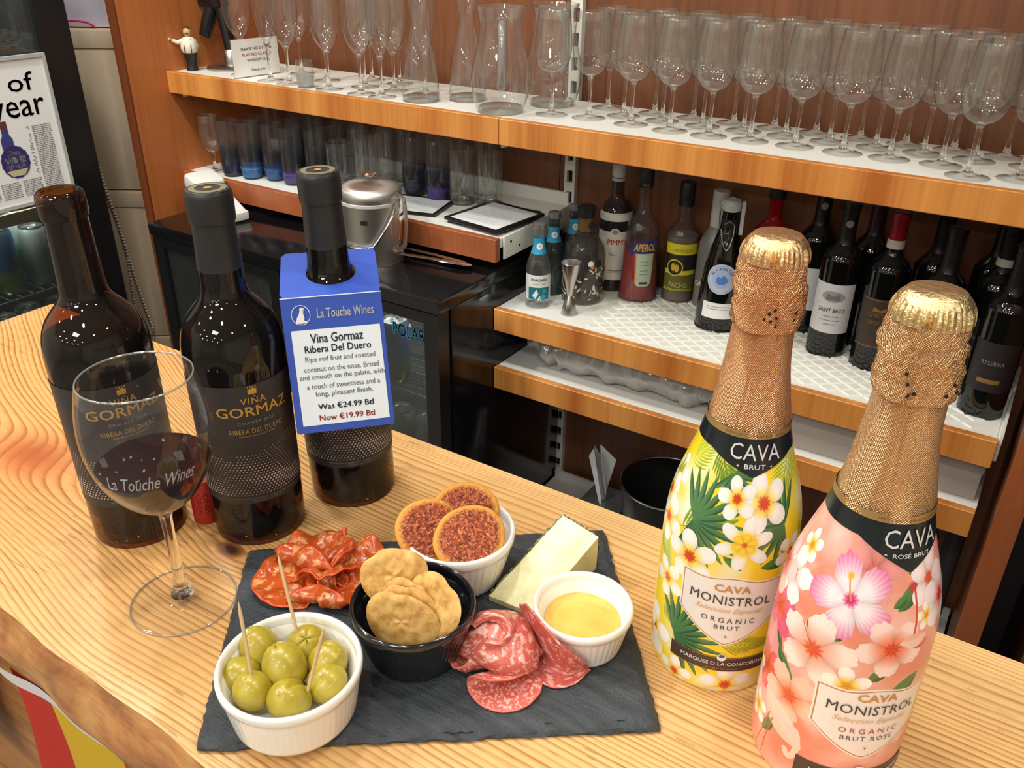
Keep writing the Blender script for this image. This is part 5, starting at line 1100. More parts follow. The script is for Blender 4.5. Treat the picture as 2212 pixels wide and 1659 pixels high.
def cava(x, y, lab, sleeve, foil, foil_top, shc, vc, sub, lines, name='cava_bottle', rose=False):
    o = root(name, (x, y, T), lab, 'sparkling wine bottle', None, facing(x, y))
    P = interp(CAVA, 4); rf = rad_of(P + interp(NECK, 4)[1:])
    lathe('sleeve', P, sleeve, o, seg=96, vmax=.205)
    lathe('punt', [(.030, .003), (.018, .012), (0, .018)], mat('green_bottle_glass', (26, 40, 28), .08), o, seg=40)
    # black neck band with a V point
    M_NB = mat('neck_band_black', (24, 32, 36), .22); n = 96; vs = []; fs = []; K = 10
    for j in range(n + 1):
        a = -PI + 2 * PI * j / n; d = abs((a - math.radians(vc) + PI) % (2 * PI) - PI); zl_ = .1740 + .0125 * min(1, d / .95) ** .9
        if rose: zl_ = .1710 + .0165 * min(1, d / .95) ** .85
        for k in range(K): z = zl_ + (.2005 - zl_) * k / (K - 1); r = rf(z) + .0005; vs.append((r * math.cos(a), r * math.sin(a), z))
    for j in range(n):
        for k in range(K - 1): q = j * K + k; fs.append([q, q + K, q + K + 1, q + 1])
    add('neck_band', mesh('neck_band', vs, fs, M_NB, True), o)
    lathe('gold_ring', [(rf(z) + .0010, z) for z in (.1985, .2005, .2030)], mat('dull_gold_ring', (176, 142, 88), .35, .5), o, seg=64)
    btext(o, rf, 'METODO TRADICIONAL', vc + 2, .1997, .040, .0016, mat('ring_ink', (110, 84, 50), .5), 'small_lettering', .0013)
    btext(o, rf, 'CAVA', vc + 2, .1850, .0330, .0104, mat('silver_lettering', (226, 226, 222), .35, .3), 'brand_lettering', .0013, maxlen=.002)
    btext(o, rf, sub, vc + 2, .1797, .0135 if not rose else .023, .0029, mat('silver_lettering', (226, 226, 222), .35, .3), 'brand_lettering', .0011, bold=.012)
    for s_ in (-1, 1): patch(o, rf, [(s_ * (.0105 if not rose else .0150) + dx, .1812 + dz) for dx, dz in ((-.001, 0), (0, -.0003), (.001, 0), (0, .0003))] , vc + 2, M_WHITE_INK, 'spark', .0011); patch(o, rf, [(s_ * (.0105 if not rose else .0150) + dx, .1812 + dz) for dx, dz in ((-.0002, 0), (0, -.001), (.0002, 0), (0, .001))], vc + 2, M_WHITE_INK, 'spark', .0012)
    # label lettering
    inkg = mat('label_gold_lettering', (206, 150, 84), .4, .4); ik = mat('label_dark_lettering', (62, 58, 60), .5)
    zz = lines['z']; btext(o, rf, 'CAVA', shc, zz + .038, .024, .0060, inkg, 'label_lettering', .0006, bold=.02); btext(o, rf, 'MONISTROL', shc, zz + .0275, .055, .0072, ik, 'label_lettering', .0006, space=1.05)
    btext(o, rf, 'Seleccion Especial', shc, zz + .0195, .046, .0052, mat('label_pale_gold_lettering', (222, 184, 134), .4, .3), 'label_lettering', .0006, shear=.4)
    ic = mat('label_red_lettering', (176, 60, 60), .5) if rose else ik
    btext(o, rf, 'ORGANIC', shc, zz + .012, .036, .0042, ic, 'label_lettering', .0006, space=1.5); btext(o, rf, 'BRUT' if not rose else 'BRUT ROSE', shc, zz + .006, .017 if not rose else .032, .0036, ik, 'label_lettering', .0006, space=1.3)
    for a_, b_ in ((.0018, .00025), (.00025, .0018)): patch(o, rf, [(-a_, zz), (0, zz - b_), (a_, zz), (0, zz + b_)], shc, ik, 'spark', .0007)
    if not rose:
        band(o, rf, .0215, .034, shc - 46, shc + 50, mat('brown_base_band', (70, 54, 46), .35), 'base_band', .0004, seg=30)
        for z in (.0215, .0335): band(o, rf, z, z + .0004, shc - 46, shc + 50, inkg, 'band_rule', .0006, seg=30)
        btext(o, rf, 'MARQUES D LA CONCORDIA', shc + 2, .0262, .060, .0036, M_WHITE_INK, 'band_lettering', .0007, bold=.01); btext(o, rf, 'FAMILY OF WINES', shc + 2, .0232, .022, .0014, inkg, 'band_lettering', .0007)
        patch(o, rf, disc(0, .0345, .0032), shc, M_WHITE_INK, 'crest', .0009); patch(o, rf, disc(0, .0358, .002, .0014), shc, mat('crest_blue', (60, 80, 150), .4), 'crest', .0011)
    else:
        band(o, rf, .015, .0285, shc - 46, shc + 50, mat('brown_base_band', (70, 54, 46), .35), 'base_band', .0004, seg=30); btext(o, rf, 'MARQUES D LA CONCORDIA', shc + 2, .0205, .060, .0036, M_WHITE_INK, 'band_lettering', .0007, bold=.01)
        patch(o, rf, disc(0, .0295, .0032), shc, M_WHITE_INK, 'crest', .0009)
    # foil capsule: embossed neck, skirt of the hood, pleated top
    seam = (math.radians(-14), math.radians(34)) if not rose else (math.radians(-42), math.radians(8))
    def nd(a, z):
        v = 0.0
        for s_ in seam: 
            sa = s_ + (z - .2) * (3 if not rose else 2) * (1 if s_ == seam[0] else -.4); dd = a - sa
            v += -.0007 * math.exp(-(dd / .035) ** 2) + (.0006 if 0 < dd < .5 else 0) * (1 if s_ == seam[0] else .6)
        return v + .00035 * math.sin(a * 5 + z * 90)
    lathe('foil_neck', [(r + .0004, z) for r, z in interp(NECK, 8)], foil, o, seg=160, vmax=.1, dr=nd, ang=1.2)
    rng_ = np.random.RandomState(3 if rose else 1); ph = rng_.rand(12) * 6.28
    def hd(a, z):
        t = (z - .262) / .048; e = .0007 * math.sin(a * 3 + ph[0] + t * 4) - .0011 * abs(math.sin(a * 2.5 + ph[1] - t * 5)) ** .6 - .0008 * abs(math.sin(a * 5 + ph[2] + t * 8)) ** .5 + .0009 * math.exp(-((t - .62 - .06 * math.sin(a * 2 + ph[4])) / .05) ** 2) + .0006 * math.exp(-((t - .38 + .08 * math.sin(a * 3 + ph[5])) / .04) ** 2) + .0003 * math.sin(a * 23 + ph[3] - t * 26) + .0002 * math.sin(a * 51 + t * 60) + .001
        e -= .0012 * math.exp(-((a - (.25 if not rose else -.15) - .15 * math.sin(t * 5)) / .05) ** 2)
        return e * (.5 + .9 * math.sin(PI * min(max(t, 0), 1)))
    hp = interp([(.0192, .2685), (.0202, .2655), (.0210, .270), (.0206, .282), (.0212, .292), (.0200, .297), (.0204, .302), (.0196, .308)], 5)
    lathe('foil_hood', hp, foil, o, seg=140, vmax=.1, dr=hd, ang=1.2)
    def td(a, z): 
        t = min(max((z - .305) / .013, 0), 1); return (.0006 * math.sin(a * 46 + 3 * math.sin(a * 5)) + .0004 * math.sin(a * 73)) * math.sin(PI * (t * .9 + .08))
    lathe('foil_top', interp([(.0198, .3065), (.0194, .311), (.0176, .3165), (.0150, .3195), (.0135, .3210), (.0075, .3222), (0, .3225)], 5), foil_top, o, seg=180, dr=td, ang=1.2)
    for (aa, z) in [(-8, .2795), (-4, .2745), (4, .277), (6, .271), (-2, .268), (-14, .276), (1, .2815), (38, .2745), (40, .279)] if not rose else [(-52, .282), (-47, .2765), (-44, .271), (-36, .2725), (18, .278), (26, .2735), (33, .2715), (10, .272), (38, .2705)]:
        z2 = z; r = float(np.interp(z2, [p[1] for p in hp], [p[0] for p in hp])); a = math.radians(aa + vc)
        dd = add('perforation', lathe_me('perforation', [(0, .0002), (.0009, .0002), (.0009, -.002)], M_SLOT, 10), o); dd.matrix_local = Matrix.Rotation(a, 4, 'Z') @ Matrix.Translation((r + hd((a + PI) % (2 * PI) - PI, z2) + .0004, 0, z2)) @ Matrix.Rotation(PI / 2, 4, 'Y')
    return o, rf
def foil_mat(name, c, rough, emb):
    m = mat(name, c, rough, .95); n = N(m); uvn = n.new('ShaderNodeTexCoord'); sp = n.new('ShaderNodeSeparateXYZ'); n.link(uvn.outputs['UV'], sp.inputs[0])
    h = None
    if emb:
        a = n.math('SINE', n.math('MULTIPLY', n.math('ADD', sp.outputs[0], n.math('MULTIPLY', sp.outputs[1], .0)), 2 * PI * 95)); b = n.math('SINE', n.math('MULTIPLY', sp.outputs[1], 2 * PI * 62)); h = n.math('MULTIPLY', a, b)
    nz = n.noise(190, 5, n.coord('Object'), .65)
    hh = n.math('ADD', n.math('MULTIPLY', h, .22), n.math('MULTIPLY', nz, .5)) if emb else nz
    add_bump(n, hh, .9 if emb else .9, .0022 if emb else .0014); n.base(n.mix(nz, tuple(int(v * .88) for v in c), c)); return m
SL_Y = img_mat('yellow_tropical_sleeve', yellow_sleeve(), .22, coat=.3); SL_P = img_mat('pink_tropical_sleeve', pink_sleeve(), .26, coat=.25)
cava(-.1265, .487, 'cava bottle in yellow and white tropical flower sleeve with copper foil', SL_Y, foil_mat('copper_foil', (244, 188, 138), .27, True), foil_mat('copper_gold_top', (250, 210, 154), .26, False), 10, 14, 'BRUT', {'z': .0535})
cava(-.0345, .446, 'cava rosé bottle in pink hibiscus sleeve with pale gold foil, nearest the camera', SL_P, foil_mat('rose_gold_foil', (234, 192, 144), .27, True), foil_mat('pale_gold_top', (244, 216, 160), .26, False), 32, 40, 'ROSÉ BRUT', {'z': .0485}, rose=True)

# ------------------------------------------------------------------ red wine bottles
BORD = [(.020, .012), (.031, .001), (.0365, .0), (.0388, .004), (.0392, .05), (.0402, .15), (.0404, .170), (.0392, .184), (.0352, .197), (.0285, .207), (.0220, .2145), (.0185, .221), (.0172, .232), (.0160, .262)]
M_AMB = thin_glass('amber_bottle_glass', (176, 128, 76), (70, 48, 28), haze=.006, gloss=1.1)
M_AMB1 = thin_glass('opened_amber_glass', (184, 138, 82), (84, 62, 38), haze=.006, gloss=1.1)
M_WINE = mat('red_wine_deep', (5, 3, 3), .5, spec=.1)
M_LAB = mat('matt_black_label', (46, 44, 44), .5); M_CAP = mat('matt_black_capsule', (36, 37, 39), .42)
M_LGOLD = mat('label_bright_gold', (204, 160, 74), .42, .4); M_DOT = mat('label_dot_silver', (196, 176, 166), .45)
def red_bottle(x, y, lab, lean, opened=False):
    o = root('wine_bottle', (x, y, T), lab, 'wine bottle', None, facing(x, y)); fx = facing(x, y)
    P = interp(BORD, 4); rf = rad_of(P)
    lathe('glass_body', [(0, .018)] + P + ([(.0157, .270), (.0155, .281), (.0168, .2815), (.0172, .285), (.0172, .296), (.0165, .2995), (.0145, .3015), (.0118, .3005), (.0112, .297), (.0112, .26)] if opened else [(.0157, .27), (.0157, .298)]), M_AMB1 if opened else M_AMB, o, seg=72)
    top = .189 if opened else .256
    zs = [z for z in np.linspace(.012, top, 40)]
    lathe('wine', [(0, .016), (.030, .014)] + [(max(rf(z) - (.0007 if z > .03 else .006), .001), z) for z in zs] + [(0, top)], M_WINE, o, seg=56)
    ac = 12.0
    band(o, rf, .0445, .1560, -118, 142, M_LAB, 'label', .0004, n=16, seg=80)
    for z in (.0440, .1557): pass
    B = lambda s, z, w, h, m, **k: btext(o, rf, s, ac, z, w, h, m, 'label_lettering', .0009, **k)
    B('VIÑA', .1395, .0205, .0072, M_LGOLD, bold=.006, space=1.15); B('GORMAZ', .1285, .0610, .0090, M_LGOLD, bold=.012); B('CRIANZA 2020', .1215, .0300, .0027, M_GREY_INK, space=1.2); B('RIBERA DEL DUERO', .1130, .0450, .0042, mat('label_dull_gold', (172, 142, 90), .45, .3), space=1.1)
    B('DENOMINACION DE ORIGEN', .1100, .0300, .0014, mat('label_dull_gold', (172, 142, 90), .45, .3)); B('BODEGAS Y VIÑEDOS · RIBERA DEL DUERO', .0490, .056, .0016, M_GREY_INK); B('MARQUES DE VIZHOJA', .0465, .024, .0013, M_GREY_INK)
    cw = [(-.0034, .148), (.0034, .148), (.0036, .1525), (.0026, .1522), (.0022, .1532), (.0012, .1522), (.0, .1536), (-.0012, .1522), (-.0022, .1532), (-.0026, .1522), (-.0036, .1525)]
    patch(o, rf, cw, ac, M_LGOLD, 'castle_emblem', .0009)
    for dx in (-.003, -.001, .001, .003): patch(o, rf, [(dx - .0005, .1538), (dx + .0005, .1538), (dx + .0004, .1552), (dx - .0004, .1552)], ac, M_LGOLD, 'castle_emblem', .0009)
    bm = bmesh.new()
    for i in range(-38, 44):
        for j in range(21):
            z = .0535 + j * .00255; s = i * .0030 + (j % 2) * .0015
            wv = math.sin(s * 70 + j * .33 - 1.0) * .5 + .5; edge = .104 - .010 * math.exp(-((s - .0) / .03) ** 2) - (.008 if s < -.02 else 0) + .004 * math.sin(s * 60)
            if z > edge: continue
            size = .00098 * (.35 + .65 * (wv * (1 - abs(j - 5) / 20) + (.3 if j < 7 else 0))); r = rf(z) + .0008; a = math.radians(ac) + s / r; c = Vector((r * math.cos(a), r * math.sin(a), z)); tx = Vector((-math.sin(a), math.cos(a), 0))
            bm.faces.new([bm.verts.new(c + tx * size * ux + Vector((0, 0, size * uz * .9))) for ux, uz in ((-1, -.55), (.3, -1), (1, .55), (-.3, 1))])
    me = bpy.data.meshes.new('dot_pattern'); bm.to_mesh(me); bm.free(); me.materials.append(M_DOT); dp = add('dot_pattern', me, o); dp['kind'] = 'stuff'
    if not opened:
        lathe('capsule', [(rf(.241) + .0004, .241)] + [(r, z) for r, z in interp([(.0171, .2415), (.0163, .262), (.0160, .276), (.0164, .2775), (.0172, .279), (.0174, .294), (.0170, .299), (.0158, .3015), (.0150, .3020), (.0, .3022)], 4)], M_CAP, o, seg=64)
        tp_ = lathe('capsule_print', [(.0138, .3023), (.0094, .3024)], mat('capsule_print_gold', (128, 124, 98), .4, .3), o, seg=24)
        add('capsule_emblem', mesh('capsule_emblem', [(x_, y_, .3026) for x_, y_ in ((-.0025, -.002), (.0025, -.003), (.0025, .0032), (.001, .0015), (0, .0036), (-.001, .0015), (-.0025, .0032))], [list(range(7))], M_LGOLD), o)
    o.rotation_euler = (0, 0, 0); o.matrix_world = Matrix.Translation((x, y, T)) @ Matrix.Rotation(lean, 4, Vector((-y, x, 0)).cross(Vector((0, 0, 1))).normalized() if False else Vector((x, y, 0)).normalized()) @ Matrix.Rotation(fx, 4, 'Z')
    return o
red_bottle(-.6100, .3500, 'opened red wine bottle without capsule, amber shoulder showing, behind the wine glass', -.012, True)
red_bottle(-.5245, .4115, 'full GORMAZ red wine bottle with black capsule, between the glass and the tagged bottle', -.006)
red_bottle(-.4915, .4990, 'red wine bottle wearing the blue price tag around its neck', -.022)
# neck tag
F = Vector((-.4640, .4635, T + .2130)); Bq = Vector((-.4405, .4440, T + .1060)); Kq = Vector((-.5150, .5165, T + .2245)); ea = math.radians(46.8); E_ = Vector((math.cos(ea), math.sin(ea), 0)); TW = .0795
tgr = root('neck_tag', F, 'blue card price tag hanging on the bottle neck, Now €19.99', 'price tag')
dn = (Bq - F); LN = dn.length; dn.normalize(); nf = E_.cross(-dn).normalized(); 
if nf.dot(Vector((-F.x, -F.y, .3))) < 0: nf = -nf
def fm(x, y, off=0.0): p = E_ * x + dn * y + nf * off; return (p.x, p.y, p.z)
M_TAG = mat('royal_blue_card', (52, 84, 178), .35); M_TAGW = mat('tag_label_white', (226, 236, 242), .4)
vs = [fm(-TW / 2, 0), fm(TW / 2, 0), fm(TW / 2, LN), fm(-TW / 2, LN)]; vb = [fm(-TW / 2, 0, -.0006), fm(TW / 2, 0, -.0006), fm(TW / 2, LN, -.0006), fm(-TW / 2, LN, -.0006)]
add('front_panel', mesh('front_panel', vs + vb, [[0, 1, 2, 3], [7, 6, 5, 4], [0, 4, 5, 1], [1, 5, 6, 2], [2, 6, 7, 3], [3, 7, 4, 0]], M_TAG), tgr)
add('printed_label', mesh('printed_label', [fm(-TW / 2 + .0055, LN * .235, .0004), fm(TW / 2 - .0035, LN * .235, .0004), fm(TW / 2 - .0035, LN * .945, .0004), fm(-TW / 2 + .0055, LN * .945, .0004)], [[0, 1, 2, 3]], M_TAGW), tgr)
kd = (Kq - F); KL = kd.length; kd.normalize(); kn = Vector((0, 0, 1)); kn = (kn - kd * kn.dot(kd)).normalized()
hc = Vector((-.5035 - F.x, .5005 - F.y, 0)); hx, hy = hc.dot(E_), hc.dot(Vector((kd.x, kd.y, 0)).normalized()) ; HR = .0205
HX, HY = .0012, KL * .50
bm = bmesh.new(); n_ = 48; ring = []; outer = []
for k in range(n_):
    a = 2 * PI * k / n_; ca, sa = math.cos(a), math.sin(a); ring.append((HX + HR * ca, HY + HR * sa)); t = min((TW / 2 - HX * (1 if ca > 0 else -1)) / max(abs(ca), 1e-6), ((KL - HY) if sa > 0 else HY) / max(abs(sa), 1e-6)); outer.append((HX + t * ca, HY + t * sa))
def km(p, off=0): q = E_ * p[0] + kd * p[1] + kn * off; return (q.x, q.y, q.z)
for off in (0, -.0006):
    A = [bm.verts.new(km(p, off)) for p in ring]; B_ = [bm.verts.new(km(p, off)) for p in outer]
    for k in range(n_): bm.faces.new([A[k], B_[k], B_[(k + 1) % n_], A[(k + 1) % n_]])
add('top_panel', from_bm('top_panel', bm, M_TAG), tgr)
# little torn flap and a pale line painting the highlight along the fold
add('fold_edge', tube_me('fold_edge', [E_ * -TW / 2 + nf * .0002, E_ * TW / 2 + nf * .0002], .0005, mat('fold_highlight_white', (206, 214, 236), .5), 6), tgr)
def tl(s, yf, w, h, m, xc=0.0, **k): add('tag_lettering', text_me('tag_lettering', s, m, w=w, h=h, fn=lambda x, y: fm(xc + x, LN * yf - y, .0008), **k), tgr)
tl('La Touche Wines', .155, .045, .0078, M_WHITE_INK, .010, shear=.05, bold=.014); tl('Vina Gormaz', .335, .042, .0078, M_NAVY_INK, .001, bold=.018); tl('Ribera Del Duero', .405, .053, .0060, M_NAVY_INK, .001, bold=.018)
Mb_ = mat('tag_body_grey', (84, 86, 92), .6)
for s_, yf, w_, h_ in (('Ripe red fruit and roasted', .482, .056, .0056), ('coconut on the nose. Broad', .545, .060, .0044), ('and smooth on the palate, with', .612, .068, .0054), ('a touch of sweetness and a', .672, .059, .0044), ('long, pleasant finish.', .742, .046, .0056)): tl(s_, yf, w_, h_, Mb_, .002)
tl('Was €24.99 Btl', .830, .045, .0052, M_DARK_INK, .002, bold=.022); tl('Now €19.99 Btl', .915, .045, .0052, M_RED_INK, .002, bold=.022)
LG = Vector((-.0275, 0, 0)); rg = [(-.0250 + .0072 * math.cos(t), LN * .125 + .0078 * math.sin(t)) for t in np.linspace(0, 2 * PI, 41)[:-1]]
add('logo_ring', tube_me('logo_ring', [Vector(fm(x, y, .0006)) for x, y in rg], .0003, M_WHITE_INK, 6, True), tgr)
gx = lambda x, y: fm(-.0250 + x, LN * .125 - y, .0009)
bird = [(-.0042, -.0048), (-.0050, -.0062), (.0, -.0068), (.0046, -.0060), (.0040, -.0050), (.0022, -.0046), (.0026, -.0020), (.0020, .0010), (.0012, .0030), (.0014, .0048), (.0030, .0054), (.0018, .0060), (.0004, .0062), (-.0006, .0052), (-.0006, .0034), (-.0014, .0010), (-.0030, -.0014), (-.0038, -.0036)]
bmx = bmesh.new(); f_ = bmx.faces.new([bmx.verts.new(gx(x, y)) for x, y in bird]); bmesh.ops.triangulate(bmx, faces=[f_]); me = bpy.data.meshes.new('logo_bird'); bmx.to_mesh(me); bmx.free(); me.materials.append(M_WHITE_INK); add('logo_bird', me, tgr)

# ------------------------------------------------------------------ big wine glass with red wine
wg = root('wine_glass', (-.4955, .3030, T), 'large wine glass holding a little red wine, etched La Touche Wines', 'wine glass', None, facing(-.4955, .303))
lathe('foot', interp([(.0392, .0005), (.0400, .0014), (.036, .0026), (.020, .0040), (.0095, .0070), (.0062, .012)], 3), thin_glass('foreground_glass', (253, 253, 252), (216, 218, 216), haze=.012), wg, seg=72)
lathe('stem', interp([(0, .006), (.0085, .0075), (.0068, .0125), (.0048, .022), (.0042, .045), (.0042, .070), (.0050, .084), (.0078, .0895), (0, .0905)], 3), M_SOLIDG, wg, seg=28)
GB = interp([(0, .0895), (.0085, .091), (.0195, .0975), (.0290, .108), (.0375, .123), (.0428, .140), (.0448, .158), (.0440, .174), (.0412, .190), (.0385, .2005)], 5); gr = rad_of(GB)
lathe('bowl', GB + [(.0382, .2010), (.0376, .2010), (.0373, .2004), (.0398, .190)], thin_glass('foreground_glass'), wg, seg=96)
tube('foot_edge', [(.0400 * math.cos(t), .0400 * math.sin(t), .0012) for t in np.linspace(0, 2 * PI, 97)[:-1]], .0006, thin_glass('glass_rim', (226, 228, 228), (196, 200, 200), haze=.18, gloss=3.0), wg, seg=8, closed=True)
tube('rim', [(.0380 * math.cos(t), .0380 * math.sin(t), .2008) for t in np.linspace(0, 2 * PI, 97)[:-1]], .00075, thin_glass('glass_rim', (226, 228, 228), (196, 200, 200), haze=.18, gloss=3.0), wg, seg=8, closed=True)
zs = np.linspace(.0925, .1315, 18)
M_GW = mat('glass_wine_red', (30, 8, 10), .03); 
lathe('red_wine', [(0, .0912)] + [(max(gr(z) - .0009, .001), z) for z in zs] + [(0, .1315)], M_GW, wg, seg=72)
btext(wg, gr, 'La Touche Wines', -6, .1345, .060, .0115, mat('frosted_etching', (170, 176, 180), .7), 'etched_lettering', .0003, shear=.45, bold=.003, maxlen=.003)

# red cork stub
ckr = root('wine_cork', (-.5660, .3860, T), 'red synthetic wine cork standing upright between two wine bottles', 'cork')
lathe('cork_body', [(0, 0), (.0108, 0), (.0114, .0008), (.0114, .0432), (.0108, .044), (0, .044)], mat('red_cork', (176, 44, 34), .45), ckr, seg=32)
fcc = facing(-.566, .386)
for k in range(2):
    add('cork_print', text_me('cork_print', 'VINO', mat('cork_print_dark', (110, 22, 20), .5), w=.022, h=.0045, bold=.02, fn=lambda x, y: (.0116 * math.cos(fcc + .3 - (y + k * .006) / .0116), .0116 * math.sin(fcc + .3 - (y + k * .006) / .0116), .022 + x), maxlen=.003), ckr)

# ------------------------------------------------------------------ slate
cs_ = [Vector((-.4985, .3720)), Vector((-.3725, .2110)), Vector((-.1235, .3925)), Vector((-.2560, .5655))]
M_SLATE = mat('black_slate', (50, 56, 60), .38, spec=.5); n = N(M_SLATE)
na = n.noise(1, 8, n.coord('Object', (14, 130, 60), (0, 0, math.radians(-38))), .7, .4); nb = n.noise(9, 4, n.coord('Object')); nc = n.noise(420, 3, n.coord('Object'))
n.base(n.ramp(n.math('ADD', n.math('MULTIPLY', na, .6), n.math('MULTIPLY', nb, .4)), [(.3, (36, 42, 46)), (.55, (54, 61, 66)), (.75, (84, 92, 98))])); add_bump(n, n.math('ADD', na, n.math('MULTIPLY', nc, .35)), .8, .003)
sl = root('slate_board', (0, 0, T), 'rectangular black slate serving board with rough chipped edges', 'serving board')
cen = sum(cs_, Vector((0, 0))) / 4; rngs = np.random.RandomState(12); per = []
NS = 110
for k in range(4):
    a, b = cs_[k], cs_[(k + 1) % 4]
    for i in range(NS): per.append(a.lerp(b, i / NS))
npn = len(per); h1 = np.array([vnoise(np.array([[i * .13]]), np.array([[3.1]]), 5, 3)[0, 0] for i in range(npn)]); h2 = np.array([vnoise(np.array([[i * .21]]), np.array([[7.1]]), 6, 3)[0, 0] for i in range(npn)]); h3 = np.array([vnoise(np.array([[i * .5]]), np.array([[1.1]]), 7, 2)[0, 0] for i in range(npn)])
def corner_round(i):
    d = min(i % NS, NS - i % NS); return .0035 * max(0, 1 - d / 5.0) ** 2
rings = []
def inset(dist):
    out = []
    for k in range(4):
        a, b, c = cs_[k - 1], cs_[k], cs_[(k + 1) % 4]; u1 = (a - b).normalized(); u2 = (c - b).normalized(); out.append(b + (u1 + u2) * dist)
    return out
for (z, inn, amp) in ((.0004, .0018, .0010), (.0018, .0006, .0020), (.0032, .0012, .0024), (.0048, .0032, .0026), (.0062, .0052, .0036), (.0072, .0076, .0040), (.0080, .0104, .0044)):
    R_ = []; cc = inset(inn); rk = len(rings)
    for i in range(npn):
        kk, ii = divmod(i, NS); t = ii / NS; a, b = cc[kk], cc[(kk + 1) % 4]; p = a.lerp(b, t); nrm = Vector((-(b - a).y, (b - a).x)).normalized()
        if nrm.dot(cen - p) < 0: nrm = -nrm
        fade = min(1.0, min(t, 1 - t) * 14); hh = {0: h1, 1: h3, 2: h2, 3: h1, 4: h3, 5: h1, 6: h1}[rk][i]
        q = p + nrm * amp * (hh - .42) * 1.6 * fade + (cen - p).normalized() * corner_round(i) * .5
        R_.append((q.x, q.y, z + (.0007 * (h3[i] - .5) if 1 < rk < 6 else 0)))
    rings.append(R_)
top = rings[-1]
for s_ in (.93, .8, .6, .35, .12): rings.append([(cen.x + (x - cen.x) * s_, cen.y + (y - cen.y) * s_, .0080) for x, y, z in top])
vs = [v for R_ in rings for v in R_]; fs = []
for r in range(len(rings) - 1):
    for i in range(npn): j = (i + 1) % npn; fs.append([r * npn + i, r * npn + j, (r + 1) * npn + j, (r + 1) * npn + i])
fs.append([(len(rings) - 1) * npn + i for i in range(npn)]); fs.append(list(range(npn))[::-1])
sm_ = mesh('board', vs, fs, M_SLATE, True); sharp(sm_, .5); add('board', sm_, sl)
ZS = .0080

# ------------------------------------------------------------------ ramekins
def ramekin(x, y, R_, H, m, label, name='ramekin', ribs=64, plain=0.0, floor=.006, rb=.82):
    o = root(name, (x, y, T + ZS), label, 'ramekin')
    rbse = R_ * rb; lip = H * .80
    def dr(a, z): return -.0007 * (0.5 + .5 * math.cos(a * ribs)) * (1 if .004 < z < lip - .002 else 0) * (1 - plain)
    out = [(0, .0012), (rbse - .004, .0), (rbse, .002)] + [(rbse + (R_ - .0015 - rbse) * t ** .9, .002 + (lip - .002) * t) for t in np.linspace(.06, 1, 12)] + [(R_ - .0002, lip + .0018), (R_, H - .0025), (R_ - .0008, H - .0005), (R_ - .0020, H), (R_ - .0032, H - .0008), (R_ - .0040, H - .003), (R_ - .0044, lip + .001)]
    lathe('outer_wall', out, m, o, seg=ribs * 4 if ribs > 40 else 192, dr=dr, ang=.9)
    inn = [(R_ - .0044, lip + .001), (R_ - .0056, lip - .001)] + [(R_ - .0056 - (R_ - .0056 - rbse + .006) * t, lip - .001 - (lip - .001 - floor - .004) * t) for t in np.linspace(.1, 1, 8)] + [(rbse - .010, floor), (0, floor)]
    lathe('inner_wall', inn, m, o, seg=96)
    return o
ram_o = ramekin(-.3395, .2705, .0475, .0420, M_CERAMIC, 'wide white ramekin full of green olives at the front left of the slate', plain=.75, floor=.012, rb=.86)
ram_b = ramekin(-.3045, .3560, .0445, .0470, M_CERBLK, 'black ribbed ramekin holding oval crackers in the middle of the slate', ribs=72, rb=.74)
ram_t = ramekin(-.3270, .4430, .0450, .0460, M_CERAMIC, 'white ramekin holding red crusted toasts at the back of the slate', ribs=48, rb=.76)
ram_s = ramekin(-.2075, .4305, .0365, .0360, M_CERAMIC, 'small white ramekin of golden honey sauce at the right of the slate', ribs=44, plain=.0, rb=.80)
M_SAUCE = mat('honey_sauce', (238, 186, 84), .12, coat=.6, sss=.2); n = N(M_SAUCE); n.base(n.mix(n.noise(60, 5, n.coord('Object'), .6), (244, 206, 120), (228, 166, 60)))
sa = root('honey_sauce', (-.2075, .4305, T + ZS), 'golden honey mustard sauce filling the small ramekin', 'sauce')
lathe('sauce_pool', interp([(0, .0215), (.020, .0213), (.0262, .0213), (.0272, .0216), (.0276, .0200), (.0262, .010), (0, .0066)], 2), M_SAUCE, sa, seg=64, dr=lambda a, z: .0004 * math.sin(a * 3) if z > .02 else 0)

